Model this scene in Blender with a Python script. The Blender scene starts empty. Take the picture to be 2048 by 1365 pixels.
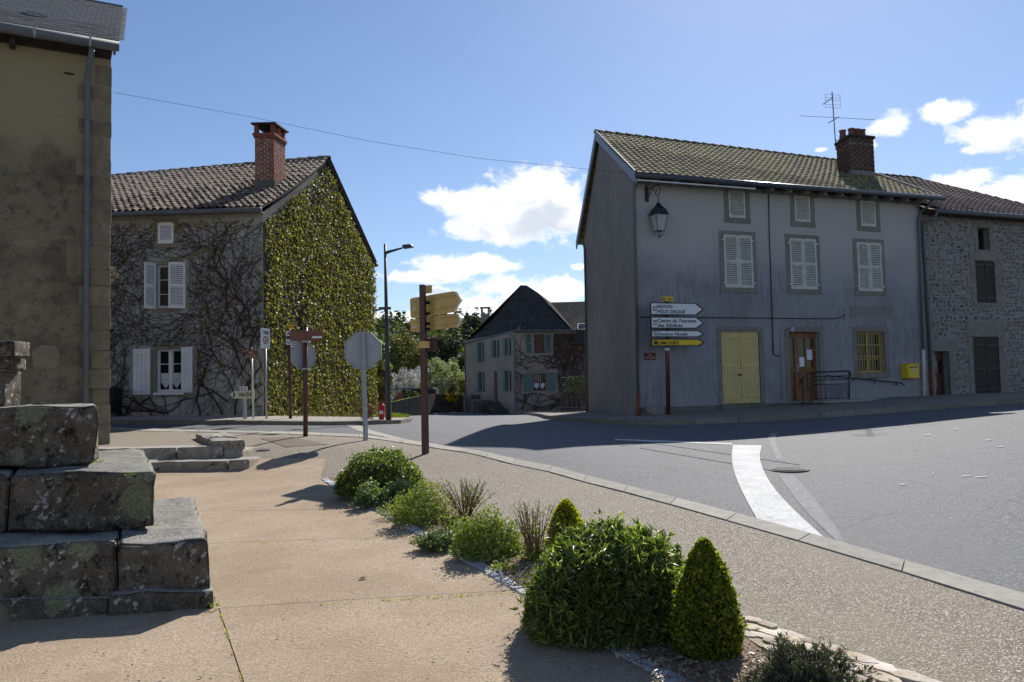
import bpy, math, random
import numpy as np
from mathutils import Vector, Matrix, noise
from mathutils.geometry import delaunay_2d_cdt

R = random.Random(7)
NR = np.random.RandomState(7)
sc = bpy.context.scene
COL = sc.collection
rad = math.radians

# ------------------------------------------------------------------ camera
EYE, FPX, PITCH, ROLL = 1.6, 1650.0, rad(3.24), 0.0225
_F = Vector((0, math.cos(PITCH), math.sin(PITCH)))
_R0 = Vector((1, 0, 0)); _U0 = Vector((0, -math.sin(PITCH), math.cos(PITCH)))
_cr, _sr = math.cos(ROLL), math.sin(ROLL)
_RT = _R0*_cr - _U0*_sr
_UP = _R0*_sr + _U0*_cr
CAMP = Vector((0, 0, EYE))
cam_d = bpy.data.cameras.new('camera'); cam = bpy.data.objects.new('camera', cam_d); COL.objects.link(cam)
cam.matrix_world = Matrix(((_RT.x, _UP.x, -_F.x, 0), (_RT.y, _UP.y, -_F.y, 0), (_RT.z, _UP.z, -_F.z, EYE), (0, 0, 0, 1)))
cam_d.sensor_width = 36; cam_d.lens = 36*FPX/2048; cam_d.clip_end = 5000; cam_d.clip_start = 0.05
sc.camera = cam

# ------------------------------------------------------------------ light
SUN_EL, SUN_AZ = rad(38), rad(20.3)      # azimuth measured from +Y towards +X
sun_dir = Vector((math.sin(SUN_AZ)*math.cos(SUN_EL), math.cos(SUN_AZ)*math.cos(SUN_EL), math.sin(SUN_EL)))
sd = bpy.data.lights.new('sun', 'SUN'); sd.energy = 4.6; sd.angle = rad(0.5); sd.color = (1.0, 0.955, 0.88)
so = bpy.data.objects.new('sun', sd); COL.objects.link(so)
so.rotation_mode = 'QUATERNION'; so.rotation_quaternion = sun_dir.to_track_quat('Z', 'Y')
sc.view_settings.view_transform = 'Standard'; sc.view_settings.look = 'None'
sc.view_settings.gamma = 1.0; sc.view_settings.use_curve_mapping = False
sc.view_settings.exposure = 0.5

class NT:
    """small helper for node trees"""
    def __init__(s, tree): s.t = tree; s.n = tree.nodes; s.l = tree.links
    def new(s, typ, **kw):
        nd = s.n.new(typ)
        for k, v in kw.items(): setattr(nd, k, v)
        return nd
    def put(s, sock, v):
        if isinstance(v, bpy.types.NodeSocket): s.l.new(v, sock)
        elif v is not None: sock.default_value = v
    def math(s, op, a, b=None, c=None, clamp=False):
        nd = s.new('ShaderNodeMath', operation=op, use_clamp=clamp)
        s.put(nd.inputs[0], a)
        if b is not None: s.put(nd.inputs[1], b)
        if c is not None: s.put(nd.inputs[2], c)
        return nd.outputs[0]
    def vmath(s, op, a, b=None):
        nd = s.new('ShaderNodeVectorMath', operation=op)
        s.put(nd.inputs[0], a)
        if b is not None: s.put(nd.inputs[1], b)
        return nd.outputs['Value'] if op in ('LENGTH', 'DOT_PRODUCT', 'DISTANCE') else nd.outputs[0]
    def mix(s, f, a, b, mode='MIX'):
        nd = s.new('ShaderNodeMix', data_type='RGBA', blend_type=mode)
        s.put(nd.inputs[0], f); s.put(nd.inputs[6], a); s.put(nd.inputs[7], b)
        return nd.outputs[2]
    def ss(s, x, lo, hi, a=0.0, b=1.0):
        nd = s.new('ShaderNodeMapRange', interpolation_type='SMOOTHSTEP')
        s.put(nd.inputs[0], x); nd.inputs[1].default_value = lo; nd.inputs[2].default_value = hi
        nd.inputs[3].default_value = a; nd.inputs[4].default_value = b
        return nd.outputs[0]
    def noise(s, vec, scale, detail=4, rough=.55, dist=0.0, dim='3D'):
        nd = s.new('ShaderNodeTexNoise', noise_dimensions=dim)
        s.put(nd.inputs['Vector'], vec); nd.inputs['Scale'].default_value = scale
        nd.inputs['Detail'].default_value = detail; nd.inputs['Roughness'].default_value = rough
        nd.inputs['Distortion'].default_value = dist
        return nd.outputs[0]
    def voro(s, vec, scale, feature='F1', out='Distance', rnd=1.0):
        nd = s.new('ShaderNodeTexVoronoi', feature=feature)
        s.put(nd.inputs['Vector'], vec); nd.inputs['Scale'].default_value = scale
        nd.inputs['Randomness'].default_value = rnd
        return nd.outputs[out]
    def ramp(s, f, stops, interp='LINEAR'):
        nd = s.new('ShaderNodeValToRGB'); cr = nd.color_ramp; cr.interpolation = interp
        while len(cr.elements) < len(stops): cr.elements.new(.5)
        for e, (p, c) in zip(cr.elements, stops): e.position = p; e.color = (*c, 1)
        s.put(nd.inputs[0], f); return nd.outputs[0]
    def comb(s, x, y, z):
        nd = s.new('ShaderNodeCombineXYZ'); s.put(nd.inputs[0], x); s.put(nd.inputs[1], y); s.put(nd.inputs[2], z)
        return nd.outputs[0]
    def sep(s, v):
        nd = s.new('ShaderNodeSeparateXYZ'); s.put(nd.inputs[0], v); return nd.outputs

def pix_dir(px, py):
    return (_F + _RT*((px-1024)/FPX) + _UP*((682.5-py)/FPX))

# ------------------------------------------------------------------ sky
w = bpy.data.worlds.new('World'); sc.world = w; w.use_nodes = True
N = NT(w.node_tree); N.n.clear()
sky = N.new('ShaderNodeTexSky', sky_type='NISHITA')
sky.sun_disc = False; sky.sun_elevation = SUN_EL; sky.sun_rotation = SUN_AZ
sky.air_density = 1.0; sky.dust_density = 0.3; sky.ozone_density = 2.2; sky.altitude = 300
tc = N.new('ShaderNodeTexCoord')
d = N.vmath('NORMALIZE', tc.outputs['Generated'])
dx, dy, dz = N.sep(d)
az = N.math('MULTIPLY', N.math('ARCTAN2', dx, dy), 57.29578)
el = N.math('MULTIPLY', N.math('ARCSINE', dz), 57.29578)
BLOBS = []
def cloud(px, py, rx, ry, wgt=1.0):
    q = pix_dir(px, py).normalized()
    BLOBS.append((math.degrees(math.atan2(q.x, q.y)), math.degrees(math.asin(q.z)), rx/27.0, ry/27.0, wgt))
for c in [(1045,425,125,46,1.28),(1110,390,60,45,1.2),(1075,395,90,58),(1000,455,130,38),(905,400,70,28,.8),(1130,430,70,55),(1040,470,120,22,.8),
          (930,530,110,24),(850,553,130,16,.9),(1000,570,70,26,.8),(1085,585,75,32),(780,640,80,22,.9),(1010,615,170,28,.9),
          (880,590,70,20,.7),(1160,534,26,9,.7),(1775,255,42,24,.95),
          (1740,290,30,16,.75),(1900,222,42,20),(2000,262,76,30),(1940,300,34,12,.8),(2090,250,60,44),(2010,395,130,44),
          (1930,365,60,24,.9),(1640,300,16,6,.5),(2200,380,160,80),(1250,620,60,22,.6)]:
    cloud(*c)
for a_, e_, rx_, ry_ in [(-48,9,9,3),(-62,14,10,4),(-80,8,12,3),(52,10,8,3),(64,16,9,4),(85,9,14,4),(115,12,14,5),(150,8,16,4),(-115,11,14,5),(-150,14,16,5),(180,9,14,4),(75,24,7,2.6),(-95,22,8,3)]:
    BLOBS.append((a_, e_, rx_, ry_, 1.0))
def density(el_s):
    p = N.comb(az, el_s, 0.0)
    acc = None
    for a_, e_, rx_, ry_, wg in BLOBS:
        v = N.vmath('MULTIPLY', N.vmath('SUBTRACT', p, (a_, e_, 0)), (1/rx_, 1/ry_, 0))
        f = N.math('MULTIPLY_ADD', N.vmath('LENGTH', v), -1.0, wg)
        acc = f if acc is None else N.math('MAXIMUM', acc, f)
    n1 = N.noise(N.vmath('MULTIPLY', p, (1.0, 1.35, 1.0)), 0.34, 9, .64, .35)
    return N.math('ADD', N.math('MAXIMUM', acc, -1.3), N.math('MULTIPLY_ADD', n1, 2.7, -1.36))
dA = density(el)
dB = density(N.math('ADD', el, 1.1))
mask = N.ss(dA, -.12, .50)
shade = N.ss(N.math('MULTIPLY', dB, mask), .15, 1.1)
cl = N.mix(shade, (1.0, .995, .985, 1), (.60, .65, .74, 1))
skyc = N.mix(1.0, sky.outputs[0], (.92, .97, 1.08, 1), 'MULTIPLY')
bgA = N.new('ShaderNodeBackground'); N.put(bgA.inputs[0], skyc); bgA.inputs[1].default_value = 0.074
bgB = N.new('ShaderNodeBackground'); N.put(bgB.inputs[0], cl); bgB.inputs[1].default_value = 0.86
ms = N.new('ShaderNodeMixShader'); N.put(ms.inputs[0], mask); N.l.new(bgA.outputs[0], ms.inputs[1]); N.l.new(bgB.outputs[0], ms.inputs[2])
wo = N.new('ShaderNodeOutputWorld'); N.l.new(ms.outputs[0], wo.inputs[0])
w.cycles.sampling_method = 'MANUAL'; w.cycles.sample_map_resolution = 512

# ------------------------------------------------------------------ projection helpers
def at(px, py, Y):
    q = pix_dir(px, py); return CAMP + q*(Y/q.y)
_cp = [(0,4,.02),(-2.2,6.1,.016),(-3.75,6.05,-.08),(3,5,.08),(8,7,.25),(-8,5,-.25),(3.3,5.3,.10),(2.3,7.9,.25),(-.2,12.7,.44),
       (0,-6,-.1),(14,-4,.2),(-12,-6,-.4),(0,0,-.02),(25,8,.9),(30,30,1.5),(18,28,.98),(25,45,.8),(-12,15,.35),(-20,10,0.1),(-25,28,1.2),(-25,50,.8),
       (-9,40,.4),(6,40,.35),(10,58,-.15),(-12,62,-.3),(2,80,-.9),(-30,90,-1.5),(30,90,-1.0),(-60,70,-.5),(60,70,1),(60,-10,1.5),(-60,-10,-.5)]
for px, py, Y in [(350,945,14.3),(600,900,15.6),(851,908,14.8),(611,873,18.5),(728,880,18.0),(528,840,26.0),(222,840,26.0),(222,862,21.8),
                  (900,895,15.5),(1054,891,14.2),(1350,880,15.5),(1278,842,22.0),(1850,800,25.7),(1945,829,18.1),(780,845,27.0),(745,841,37.0),
                  (1000,836,35.0),(1030,829,57.8),(930,824,65.0),(860,829,60.0),(980,850,25.0)]:
    p = at(px, py, Y); _cp.append((p.x, p.y, p.z))
for px, py, Y in [(200,947,14.1),(350,947,14.1),(470,948,14.1),(330,985,11.9),(450,990,11.8)]:
    p = at(px, py, Y); _cp.append((p.x, p.y, p.z-.06))
_P = np.array(_cp)
def _U(r2): return np.where(r2 > 1e-12, r2*np.log(np.maximum(r2, 1e-12)), 0.0)
_n = len(_P); _d2 = ((_P[:, None, :2]-_P[None, :, :2])**2).sum(2)
_A = np.zeros((_n+3, _n+3)); _A[:_n, :_n] = _U(_d2) + np.eye(_n)*2.5
_A[:_n, _n] = 1; _A[:_n, _n+1:] = _P[:, :2]; _A[_n, :_n] = 1; _A[_n+1:, :_n] = _P[:, :2].T
_W = np.linalg.solve(_A, np.concatenate([_P[:, 2], np.zeros(3)]))
def Ga(xy):
    xy = np.asarray(xy, float).reshape(-1, 2)
    return _U(((xy[:, None, :]-_P[None, :, :2])**2).sum(2)) @ _W[:_n] + _W[_n] + xy @ _W[_n+1:]
def G(x, y): return float(Ga([(x, y)])[0])
_ys = np.concatenate([np.arange(2.5, 30, .05), np.arange(30, 100, .25)])
def gp(px, py, lift=0.0):
    """where the line of sight meets the ground"""
    q = pix_dir(px, py); t = _ys/q.y
    X = q.x*t; Z = EYE+q.z*t
    f = Z-(Ga(np.stack([X, _ys], 1))+lift)
    i = int(np.argmax(f < 0)) if (f < 0).any() else len(f)-1
    i = max(i, 1); k = f[i-1]/(f[i-1]-f[i]) if f[i-1] != f[i] else 0
    Y = _ys[i-1]+(_ys[i]-_ys[i-1])*min(max(k, 0), 1)
    return Vector((q.x*Y/q.y, Y, G(q.x*Y/q.y, Y)+lift))

# ------------------------------------------------------------------ object helpers
def tag(o, label=None, cat=None, group=None, kind=None):
    if label: o['label'] = label
    if cat: o['category'] = cat
    if group: o['group'] = group
    if kind: o['kind'] = kind
    return o
def empty(name, loc, label=None, cat=None, group=None, kind=None):
    o = bpy.data.objects.new(name, None); COL.objects.link(o); o.location = loc; o.empty_display_size = .2
    return tag(o, label, cat, group, kind)
def wloc(o):
    v = Vector((0, 0, 0))
    while o is not None: v += o.location; o = o.parent
    return v
def link(name, me, mat, parent=None, **kw):
    o = bpy.data.objects.new(name, me); COL.objects.link(o)
    if mat is not None and not me.materials: me.materials.append(mat)
    if parent is not None: o.parent = parent
    return tag(o, **kw)
def mesh_of(V, F, name='mesh', smooth=False):
    me = bpy.data.meshes.new(name); me.from_pydata([tuple(v) for v in V], [], F); me.update()
    if smooth: me.polygons.foreach_set('use_smooth', [True]*len(me.polygons))
    return me
def bulk(name, V, F, mat, parent=None, smooth=False, **kw):
    """fast mesh from numpy: V (n,3) world, F (m,k)"""
    off = np.array(wloc(parent)) if parent is not None else np.zeros(3)
    V = np.asarray(V, np.float32)-off.astype(np.float32); F = np.asarray(F, np.int32)
    me = bpy.data.meshes.new(name); m, k = F.shape
    me.vertices.add(len(V)); me.vertices.foreach_set('co', V.ravel())
    me.loops.add(m*k); me.loops.foreach_set('vertex_index', F.ravel())
    me.polygons.add(m); me.polygons.foreach_set('loop_start', np.arange(0, m*k, k, dtype=np.int32))
    try: me.polygons.foreach_set('loop_total', np.full(m, k, dtype=np.int32))
    except Exception: pass
    me.update(calc_edges=True)
    if smooth: me.polygons.foreach_set('use_smooth', np.ones(m, bool))
    return link(name, me, mat, parent, **kw)

class MB:
    def __init__(s): s.v = []; s.f = []
    def add(s, V, F):
        o = len(s.v); s.v += [Vector(p) for p in V]; s.f += [tuple(i+o for i in f) for f in F]; return s
    def quad(s, *p): return s.add(p, [tuple(range(len(p)))])
    def hexa(s, p):   # 8 points: bottom 4, top 4
        return s.add(p, [(3,2,1,0),(4,5,6,7),(0,1,5,4),(1,2,6,5),(2,3,7,6),(3,0,4,7)])
    def box(s, c, sx, sy, sz, ax=None):
        c = Vector(c); X, Y, Z = ax if ax else (Vector((1,0,0)), Vector((0,1,0)), Vector((0,0,1)))
        P = [c+X*(a*sx/2)+Y*(b*sy/2)+Z*(e*sz/2) for e in (-1,1) for a, b in ((-1,-1),(1,-1),(1,1),(-1,1))]
        return s.hexa(P)
    def prism(s, poly, vec):
        n = len(poly); P = [Vector(p) for p in poly]; Q = [p+Vector(vec) for p in P]
        return s.add(P+Q, [tuple(range(n))[::-1], tuple(range(n, 2*n))]+[(i, (i+1) % n, n+(i+1) % n, n+i) for i in range(n)])
    def tube(s, pts, r, k=8, cap=True):
        pts = [Vector(p) for p in pts]; n = len(pts)
        rs = r if isinstance(r, (list, tuple)) else [r]*n
        T = [(pts[min(i+1, n-1)]-pts[max(i-1, 0)]).normalized() for i in range(n)]
        up = Vector((0, 0, 1)) if abs(T[0].z) < .9 else Vector((1, 0, 0))
        A = T[0].cross(up).normalized(); V = []
        for i in range(n):
            A = (A-T[i]*A.dot(T[i])).normalized(); B = T[i].cross(A)
            V += [pts[i]+(A*math.cos(2*math.pi*j/k)+B*math.sin(2*math.pi*j/k))*rs[i] for j in range(k)]
        Fc = [(i*k+j, i*k+(j+1) % k, (i+1)*k+(j+1) % k, (i+1)*k+j) for i in range(n-1) for j in range(k)]
        if cap: Fc += [tuple(range(k))[::-1], tuple(range((n-1)*k, n*k))]
        return s.add(V, Fc)
    def lathe(s, base, prof, k=12, phase=0.0):
        base = Vector(base); V = []
        for r, z in prof: V += [base+Vector((r*math.cos(phase+2*math.pi*j/k), r*math.sin(phase+2*math.pi*j/k), z)) for j in range(k)]
        n = len(prof)
        return s.add(V, [(i*k+j, i*k+(j+1) % k, (i+1)*k+(j+1) % k, (i+1)*k+j) for i in range(n-1) for j in range(k)]+[tuple(range(k))[::-1], tuple(range((n-1)*k, n*k))])
    def build(s, name, mat, parent=None, smooth=False, bevel=0, **kw):
        off = wloc(parent) if parent is not None else Vector((0, 0, 0))
        me = mesh_of([p-off for p in s.v], s.f, name, smooth)
        o = link(name, me, mat, parent, **kw)
        if bevel:
            b = o.modifiers.new('edge', 'BEVEL'); b.width = bevel; b.segments = 2; b.limit_method = 'ANGLE'
        return o

class Fr:
    """vertical wall frame: O origin, u along the wall, n outward"""
    def __init__(s, O, u, n=None):
        s.O = Vector((O[0], O[1], 0)); s.u = Vector((u[0], u[1], 0)).normalized()
        s.n = Vector((s.u.y, -s.u.x, 0)) if n is None else Vector((n[0], n[1], 0)).normalized()
    def p(s, u, z, d=0.0): v = s.O+s.u*u+s.n*d; v.z = z; return v
    def px(s, px, py, d=0.0):
        q = pix_dir(px, py); o = s.O+s.n*d
        t = (o-CAMP).to_2d().dot(s.n.to_2d())/q.to_2d().dot(s.n.to_2d())
        P = CAMP+q*t; return (P-s.O).dot(s.u), P.z
    def box(s, mb, u0, u1, z0, z1, d0, d1):
        P = [s.p(a, z, b) for z in (z0, z1) for a, b in ((u0, d1), (u1, d1), (u1, d0), (u0, d0))]
        return mb.hexa(P)
    def rect(s, x0, y0, x1, y1, d=0.0):
        (ua, za), (ub, zb) = s.px(x0, (y0+y1)/2, d), s.px(x1, (y0+y1)/2, d)
        xm = (x0+x1)/2
        return ua, ub, s.px(xm, y1, d)[1], s.px(xm, y0, d)[1]

def wall(fr, u0, u1, z0, z1, holes, mb=None, d=0.0, reveal=.16, step=0):
    """wall face with openings and their reveals; holes (ua,ub,za,zb)"""
    mb = mb or MB()
    us = sorted({u0, u1, *[h[0] for h in holes], *[h[1] for h in holes]})
    zs = sorted({z0, z1, *[h[2] for h in holes], *[h[3] for h in holes]})
    us = [a for a in us if u0 <= a <= u1]; zs = [a for a in zs if z0 <= a <= z1]
    for i in range(len(us)-1):
        for j in range(len(zs)-1):
            cu, cz = (us[i]+us[i+1])/2, (zs[j]+zs[j+1])/2
            if any(h[0] < cu < h[1] and h[2] < cz < h[3] for h in holes): continue
            mb.quad(fr.p(us[i], zs[j], d), fr.p(us[i+1], zs[j], d), fr.p(us[i+1], zs[j+1], d), fr.p(us[i], zs[j+1], d))
    for a, b, c, e in holes:
        q = d-reveal
        mb.quad(fr.p(a, c, d), fr.p(a, e, d), fr.p(a, e, q), fr.p(a, c, q)); mb.quad(fr.p(b, e, d), fr.p(b, c, d), fr.p(b, c, q), fr.p(b, e, q))
        mb.quad(fr.p(a, e, d), fr.p(b, e, d), fr.p(b, e, q), fr.p(a, e, q)); mb.quad(fr.p(b, c, d), fr.p(a, c, d), fr.p(a, c, q), fr.p(b, c, q))
    return mb
def surround(fr, h, wd, mb=None, d=0.012, out=.0, sill=True, sides=(1,1)):
    mb = mb or MB(); a, b, c, e = h
    fr.box(mb, a-wd*sides[0], b+wd*sides[1], e, e+wd, -.02, d)
    if sides[0]: fr.box(mb, a-wd, a, c, e, -.02, d)
    if sides[1]: fr.box(mb, b, b+wd, c, e, -.02, d)
    if sill: fr.box(mb, a-wd, b+wd, c-wd, c, -.02, d+.012)
    return mb

def near_key(p): return (Vector(p)-CAMP).length
def pieces(parent, name, tmpl, mats, mat, limit=300, key=None, stuff=None, **kw):
    """tmpl: list of (V, F) templates; mats: list of (template index, 4x4 Matrix). nearest become parts, the rest one part"""
    key = key or (lambda m: near_key(m.translation))
    order = sorted(mats, key=lambda t: key(t[1]))
    meshes = {}
    off = wloc(parent) if parent is not None else Vector((0, 0, 0))
    for i, m in order[:limit]:
        if i not in meshes: meshes[i] = mesh_of(*tmpl[i], name)
        o = link(name, meshes[i], mat, parent, **kw)
        mm = m.copy(); mm.translation -= off; o.matrix_basis = mm
    rest = order[limit:]
    if rest:
        VV = []; FF = []; n = 0
        for i, m in rest:
            V, F = tmpl[i]; A = np.array(m)
            VV.append(np.asarray([tuple(v) for v in V]) @ A[:3, :3].T + A[:3, 3])
            FF += [tuple(a+n for a in f) for f in F]; n += len(V)
        VV = np.concatenate(VV)-np.array(off)
        me = mesh_of(VV, FF, stuff or name)
        link(stuff or name, me, mat, parent, kind='stuff')
def basis(X, Y, Z, T):
    return Matrix(((X[0], Y[0], Z[0], T[0]), (X[1], Y[1], Z[1], T[1]), (X[2], Y[2], Z[2], T[2]), (0, 0, 0, 1)))
def sheet(poly, lift=0.0, step=.5, fn=None, thick=0.0, mound=None):
    """draped polygon: returns MB"""
    P = [Vector((p[0], p[1])) for p in poly]; B = []
    for i, p in enumerate(P):
        q = P[(i+1) % len(P)]; k = max(1, int((q-p).length/step))
        B += [p.lerp(q, j/k) for j in range(k)]
    nb = len(B); xs = [p.x for p in P]; ys = [p.y for p in P]
    def inside(x, y):
        c = False; j = len(P)-1
        for i in range(len(P)):
            if (P[i].y > y) != (P[j].y > y) and x < (P[j].x-P[i].x)*(y-P[i].y)/(P[j].y-P[i].y)+P[i].x: c = not c
            j = i
        return c
    I = []
    gx = np.arange(min(xs)+step*.37, max(xs), step); gy = np.arange(min(ys)+step*.41, max(ys), step)
    Bn = np.array([tuple(b) for b in B])
    for x in gx:
        for y in gy:
            if inside(x, y) and np.min(((Bn-(x, y))**2).sum(1)) > (step*.35)**2: I.append(Vector((x, y)))
    pts, _, fs, _, _, _ = delaunay_2d_cdt(B+I, [(i, (i+1) % nb) for i in range(nb)], [], 1, 1e-5)
    arr = np.array([tuple(p) for p in pts]); z = (Ga(arr) if fn is None else np.array([fn(*a) for a in arr]))+lift
    if mound:
        dd = np.sqrt(np.min(((arr[:, None, :]-Bn[None])**2).sum(2), axis=1)); z = z+np.minimum(dd*mound[0], mound[1])
    mb = MB(); mb.add([(a[0], a[1], zz) for a, zz in zip(arr, z)], [tuple(f) for f in fs])
    if thick:
        n0 = len(mb.v); zb = (Ga(Bn) if fn is None else np.array([fn(*a) for a in Bn]))+lift
        mb.add([(b[0], b[1], h) for b, h in zip(Bn, zb)]+[(b[0], b[1], h-thick) for b, h in zip(Bn, zb)],
               [(i, (i+1) % nb, nb+(i+1) % nb, nb+i) for i in range(nb)])
    return mb
def strip(a, b, lift=0.0, cross=2, name=None):
    """draped band between two polylines of equal length"""
    V = []; n = len(a)
    for p, q in zip(a, b):
        for j in range(cross+1):
            s = Vector(p[:2]).lerp(Vector(q[:2]), j/cross); V.append((s.x, s.y, G(s.x, s.y)+lift))
    c = cross+1
    return MB().add(V, [(i*c+j, i*c+j+1, (i+1)*c+j+1, (i+1)*c+j) for i in range(n-1) for j in range(cross)])
def resample(pts, step):
    P = [Vector(p) for p in pts]; out = [P[0]]
    for a, b in zip(P, P[1:]):
        k = max(1, int(round((b-a).length/step)))
        out += [a.lerp(b, j/k) for j in range(1, k+1)]
    return out
def smooth_line(pts, it=2):
    for _ in range(it):
        q = [pts[0]]
        for a, b in zip(pts, pts[1:]): q += [a.lerp(b, .25), a.lerp(b, .75)]
        pts = q+[pts[-1]]
    return pts

def text(s, P, X, Z, h, mat, parent, width=None, shear=0.0, name='lettering', n=None, align='LEFT'):
    """lettering lying in the plane X (along) / Z (up), facing n"""
    cu = bpy.data.curves.new(name, 'FONT'); cu.body = s; cu.size = 1.0; cu.shear = shear; cu.resolution_u = 2
    cu.space_character = 1.08; cu.offset = .024
    o = bpy.data.objects.new(name, cu); COL.objects.link(o)
    dg = bpy.context.evaluated_depsgraph_get(); me = bpy.data.meshes.new_from_object(o.evaluated_get(dg))
    bpy.data.objects.remove(o); bpy.data.curves.remove(cu)
    co = np.empty(len(me.vertices)*3, np.float32); me.vertices.foreach_get('co', co); co = co.reshape(-1, 3)
    x0, x1 = co[:, 0].min(), co[:, 0].max()
    sc_ = h/.72; sx = sc_ if width is None else width/(x1-x0)
    off = {'LEFT': 0, 'CENTER': .5}[align]*(x1-x0)*sx
    X = Vector(X).normalized(); Z = Vector(Z); n = Vector(n)
    W = np.array(P)[None]+np.outer((co[:, 0]-x0)*sx-off, X)+np.outer(co[:, 1]*sc_, Z)+np.outer(co[:, 2]+.004, n)
    W -= np.array(wloc(parent)); me.vertices.foreach_set('co', W.astype(np.float32).ravel()); me.update()
    return link(name, me, mat, parent)
# ------------------------------------------------------------------ materials
def newmat(name):
    m = bpy.data.materials.new(name); m.use_nodes = True; t = NT(m.node_tree); t.n.clear()
    t.bsdf = t.new('ShaderNodeBsdfPrincipled'); t.out = t.new('ShaderNodeOutputMaterial')
    t.l.new(t.bsdf.outputs[0], t.out.inputs[0])
    t.pos = t.new('ShaderNodeNewGeometry').outputs['Position']
    return m, t
def fin(t, col, rough=.9, bump=None, dist=.01, strength=.6, spec=.3, metal=0.0):
    t.put(t.bsdf.inputs['Base Color'], col); t.put(t.bsdf.inputs['Roughness'], rough)
    t.put(t.bsdf.inputs['Specular IOR Level'], spec); t.put(t.bsdf.inputs['Metallic'], metal)
    if bump is not None:
        b = t.new('ShaderNodeBump'); b.inputs['Distance'].default_value = dist; b.inputs['Strength'].default_value = strength
        t.put(b.inputs['Height'], bump); t.l.new(b.outputs[0], t.bsdf.inputs['Normal'])
def c4(c): return (*c, 1)
def simple(name, c, rough=.6, var=.12, scale=6, metal=0.0, spec=.4, bump=.0, rnd=0.0, dirt=None):
    m, t = newmat(name)
    n = t.noise(t.pos, scale, 5, .6)
    col = t.mix(t.ss(n, .3, .7), c4([x*(1-var) for x in c]), c4([min(1, x*(1+var)) for x in c]))
    if dirt: col = t.mix(t.ss(t.noise(t.pos, scale*2.7, 6, .7), dirt[1], dirt[1]+.14), col, c4(dirt[0]))
    if rnd:
        r = t.new('ShaderNodeObjectInfo').outputs['Random']
        col = t.mix(1.0, col, t.ramp(r, [(0, (1-rnd,)*3), (1, (1+rnd*.6,)*3)]), 'MULTIPLY')
    fin(t, col, rough, n if bump else None, bump or .01, .6, spec, metal); return m
MT = {}
# asphalt: aggregate in a dark binder, worn paler patches
m, t = newmat('asphalt'); MT['asphalt'] = m
v = t.voro(t.pos, 95, out='Color'); vs = t.sep(v)[0]
big = t.noise(t.pos, .45, 5, .6); med = t.noise(t.pos, 3.5, 6, .65)
base = t.ramp(vs, [(0, (.036,.037,.043)), (.45, (.072,.075,.083)), (.8, (.135,.138,.148)), (1, (.30,.30,.31))])
base = t.mix(t.ss(big, .40, .62, 0, .55), base, (.115, .118, .127, 1))
base = t.mix(t.ss(med, .52, .72, 0, .5), base, (.075, .075, .08, 1))
st = t.noise(t.vmath('ADD', t.pos, (4, 9, 0)), 1.1, 6, .75); base = t.mix(t.ss(st, .62, .72, 0, .6), base, (.045, .045, .05, 1))
crk = t.voro(t.vmath('ADD', t.pos, t.vmath('MULTIPLY', t.comb(med, big, 0.0), (.8,.8,0))), .32, 'DISTANCE_TO_EDGE')
base = t.mix(t.ss(crk, .0, .006, .6, 0), base, (.05, .05, .055, 1))
fin(t, base, .82, t.voro(t.pos, 95), .006, .55, .35)
# washed gravel concrete
m, t = newmat('washed_gravel'); MT['gravel'] = m
wp = t.vmath('ADD', t.pos, t.vmath('MULTIPLY', t.comb(t.noise(t.pos, 40, 2), t.noise(t.pos, 37, 2), 0.0), (.02, .02, 0)))
vc = t.sep(t.voro(wp, 88, out='Color'))[0]; vd = t.voro(wp, 88)
col = t.ramp(vc, [(0, (.11,.092,.068)), (.3, (.26,.225,.17)), (.65, (.43,.385,.30)), (.9, (.62,.57,.47)), (1, (.80,.78,.70))])
col = t.mix(t.ss(vd, .32, .62), col, (.12, .092, .066, 1))
col = t.mix(t.ss(t.noise(t.pos, .8, 6, .65), .38, .66, 0, .5), col, (.25, .215, .16, 1))
col = t.mix(t.ss(t.noise(t.pos, 2.6, 6, .7), .56, .72, 0, .5), col, (.15, .13, .10, 1))
fin(t, col, .85, t.math('MULTIPLY', vd, -1.0), .006, .8, .3)
# tinted brushed concrete of the plaza
m, t = newmat('pink_concrete'); MT['plaza'] = m
big = t.noise(t.pos, .7, 5, .6); fine = t.noise(t.pos, 70, 6, .75); sw = t.voro(t.vmath('ADD', t.pos, t.vmath('MULTIPLY', t.comb(big, big, 0.0), (1.5, 1.5, 0))), .9)
ring = t.math('SINE', t.math('MULTIPLY', sw, 150.0))
col = t.mix(t.ss(big, .3, .7), (.375, .285, .19, 1), (.52, .41, .285, 1))
col = t.mix(t.ss(fine, .38, .60, .75, 0), col, (.17, .12, .08, 1))
col = t.mix(t.ss(t.noise(t.pos, 2.2, 7, .72), .50, .70, 0, .6), col, (.27, .19, .115, 1))
col = t.mix(t.ss(t.voro(t.pos, 26), .02, .05, .8, 0), col, (.75, .66, .55, 1))
hgt = t.math('ADD', t.math('MULTIPLY', ring, .16), fine)
fin(t, col, .85, hgt, .007, .65, .25)
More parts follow.
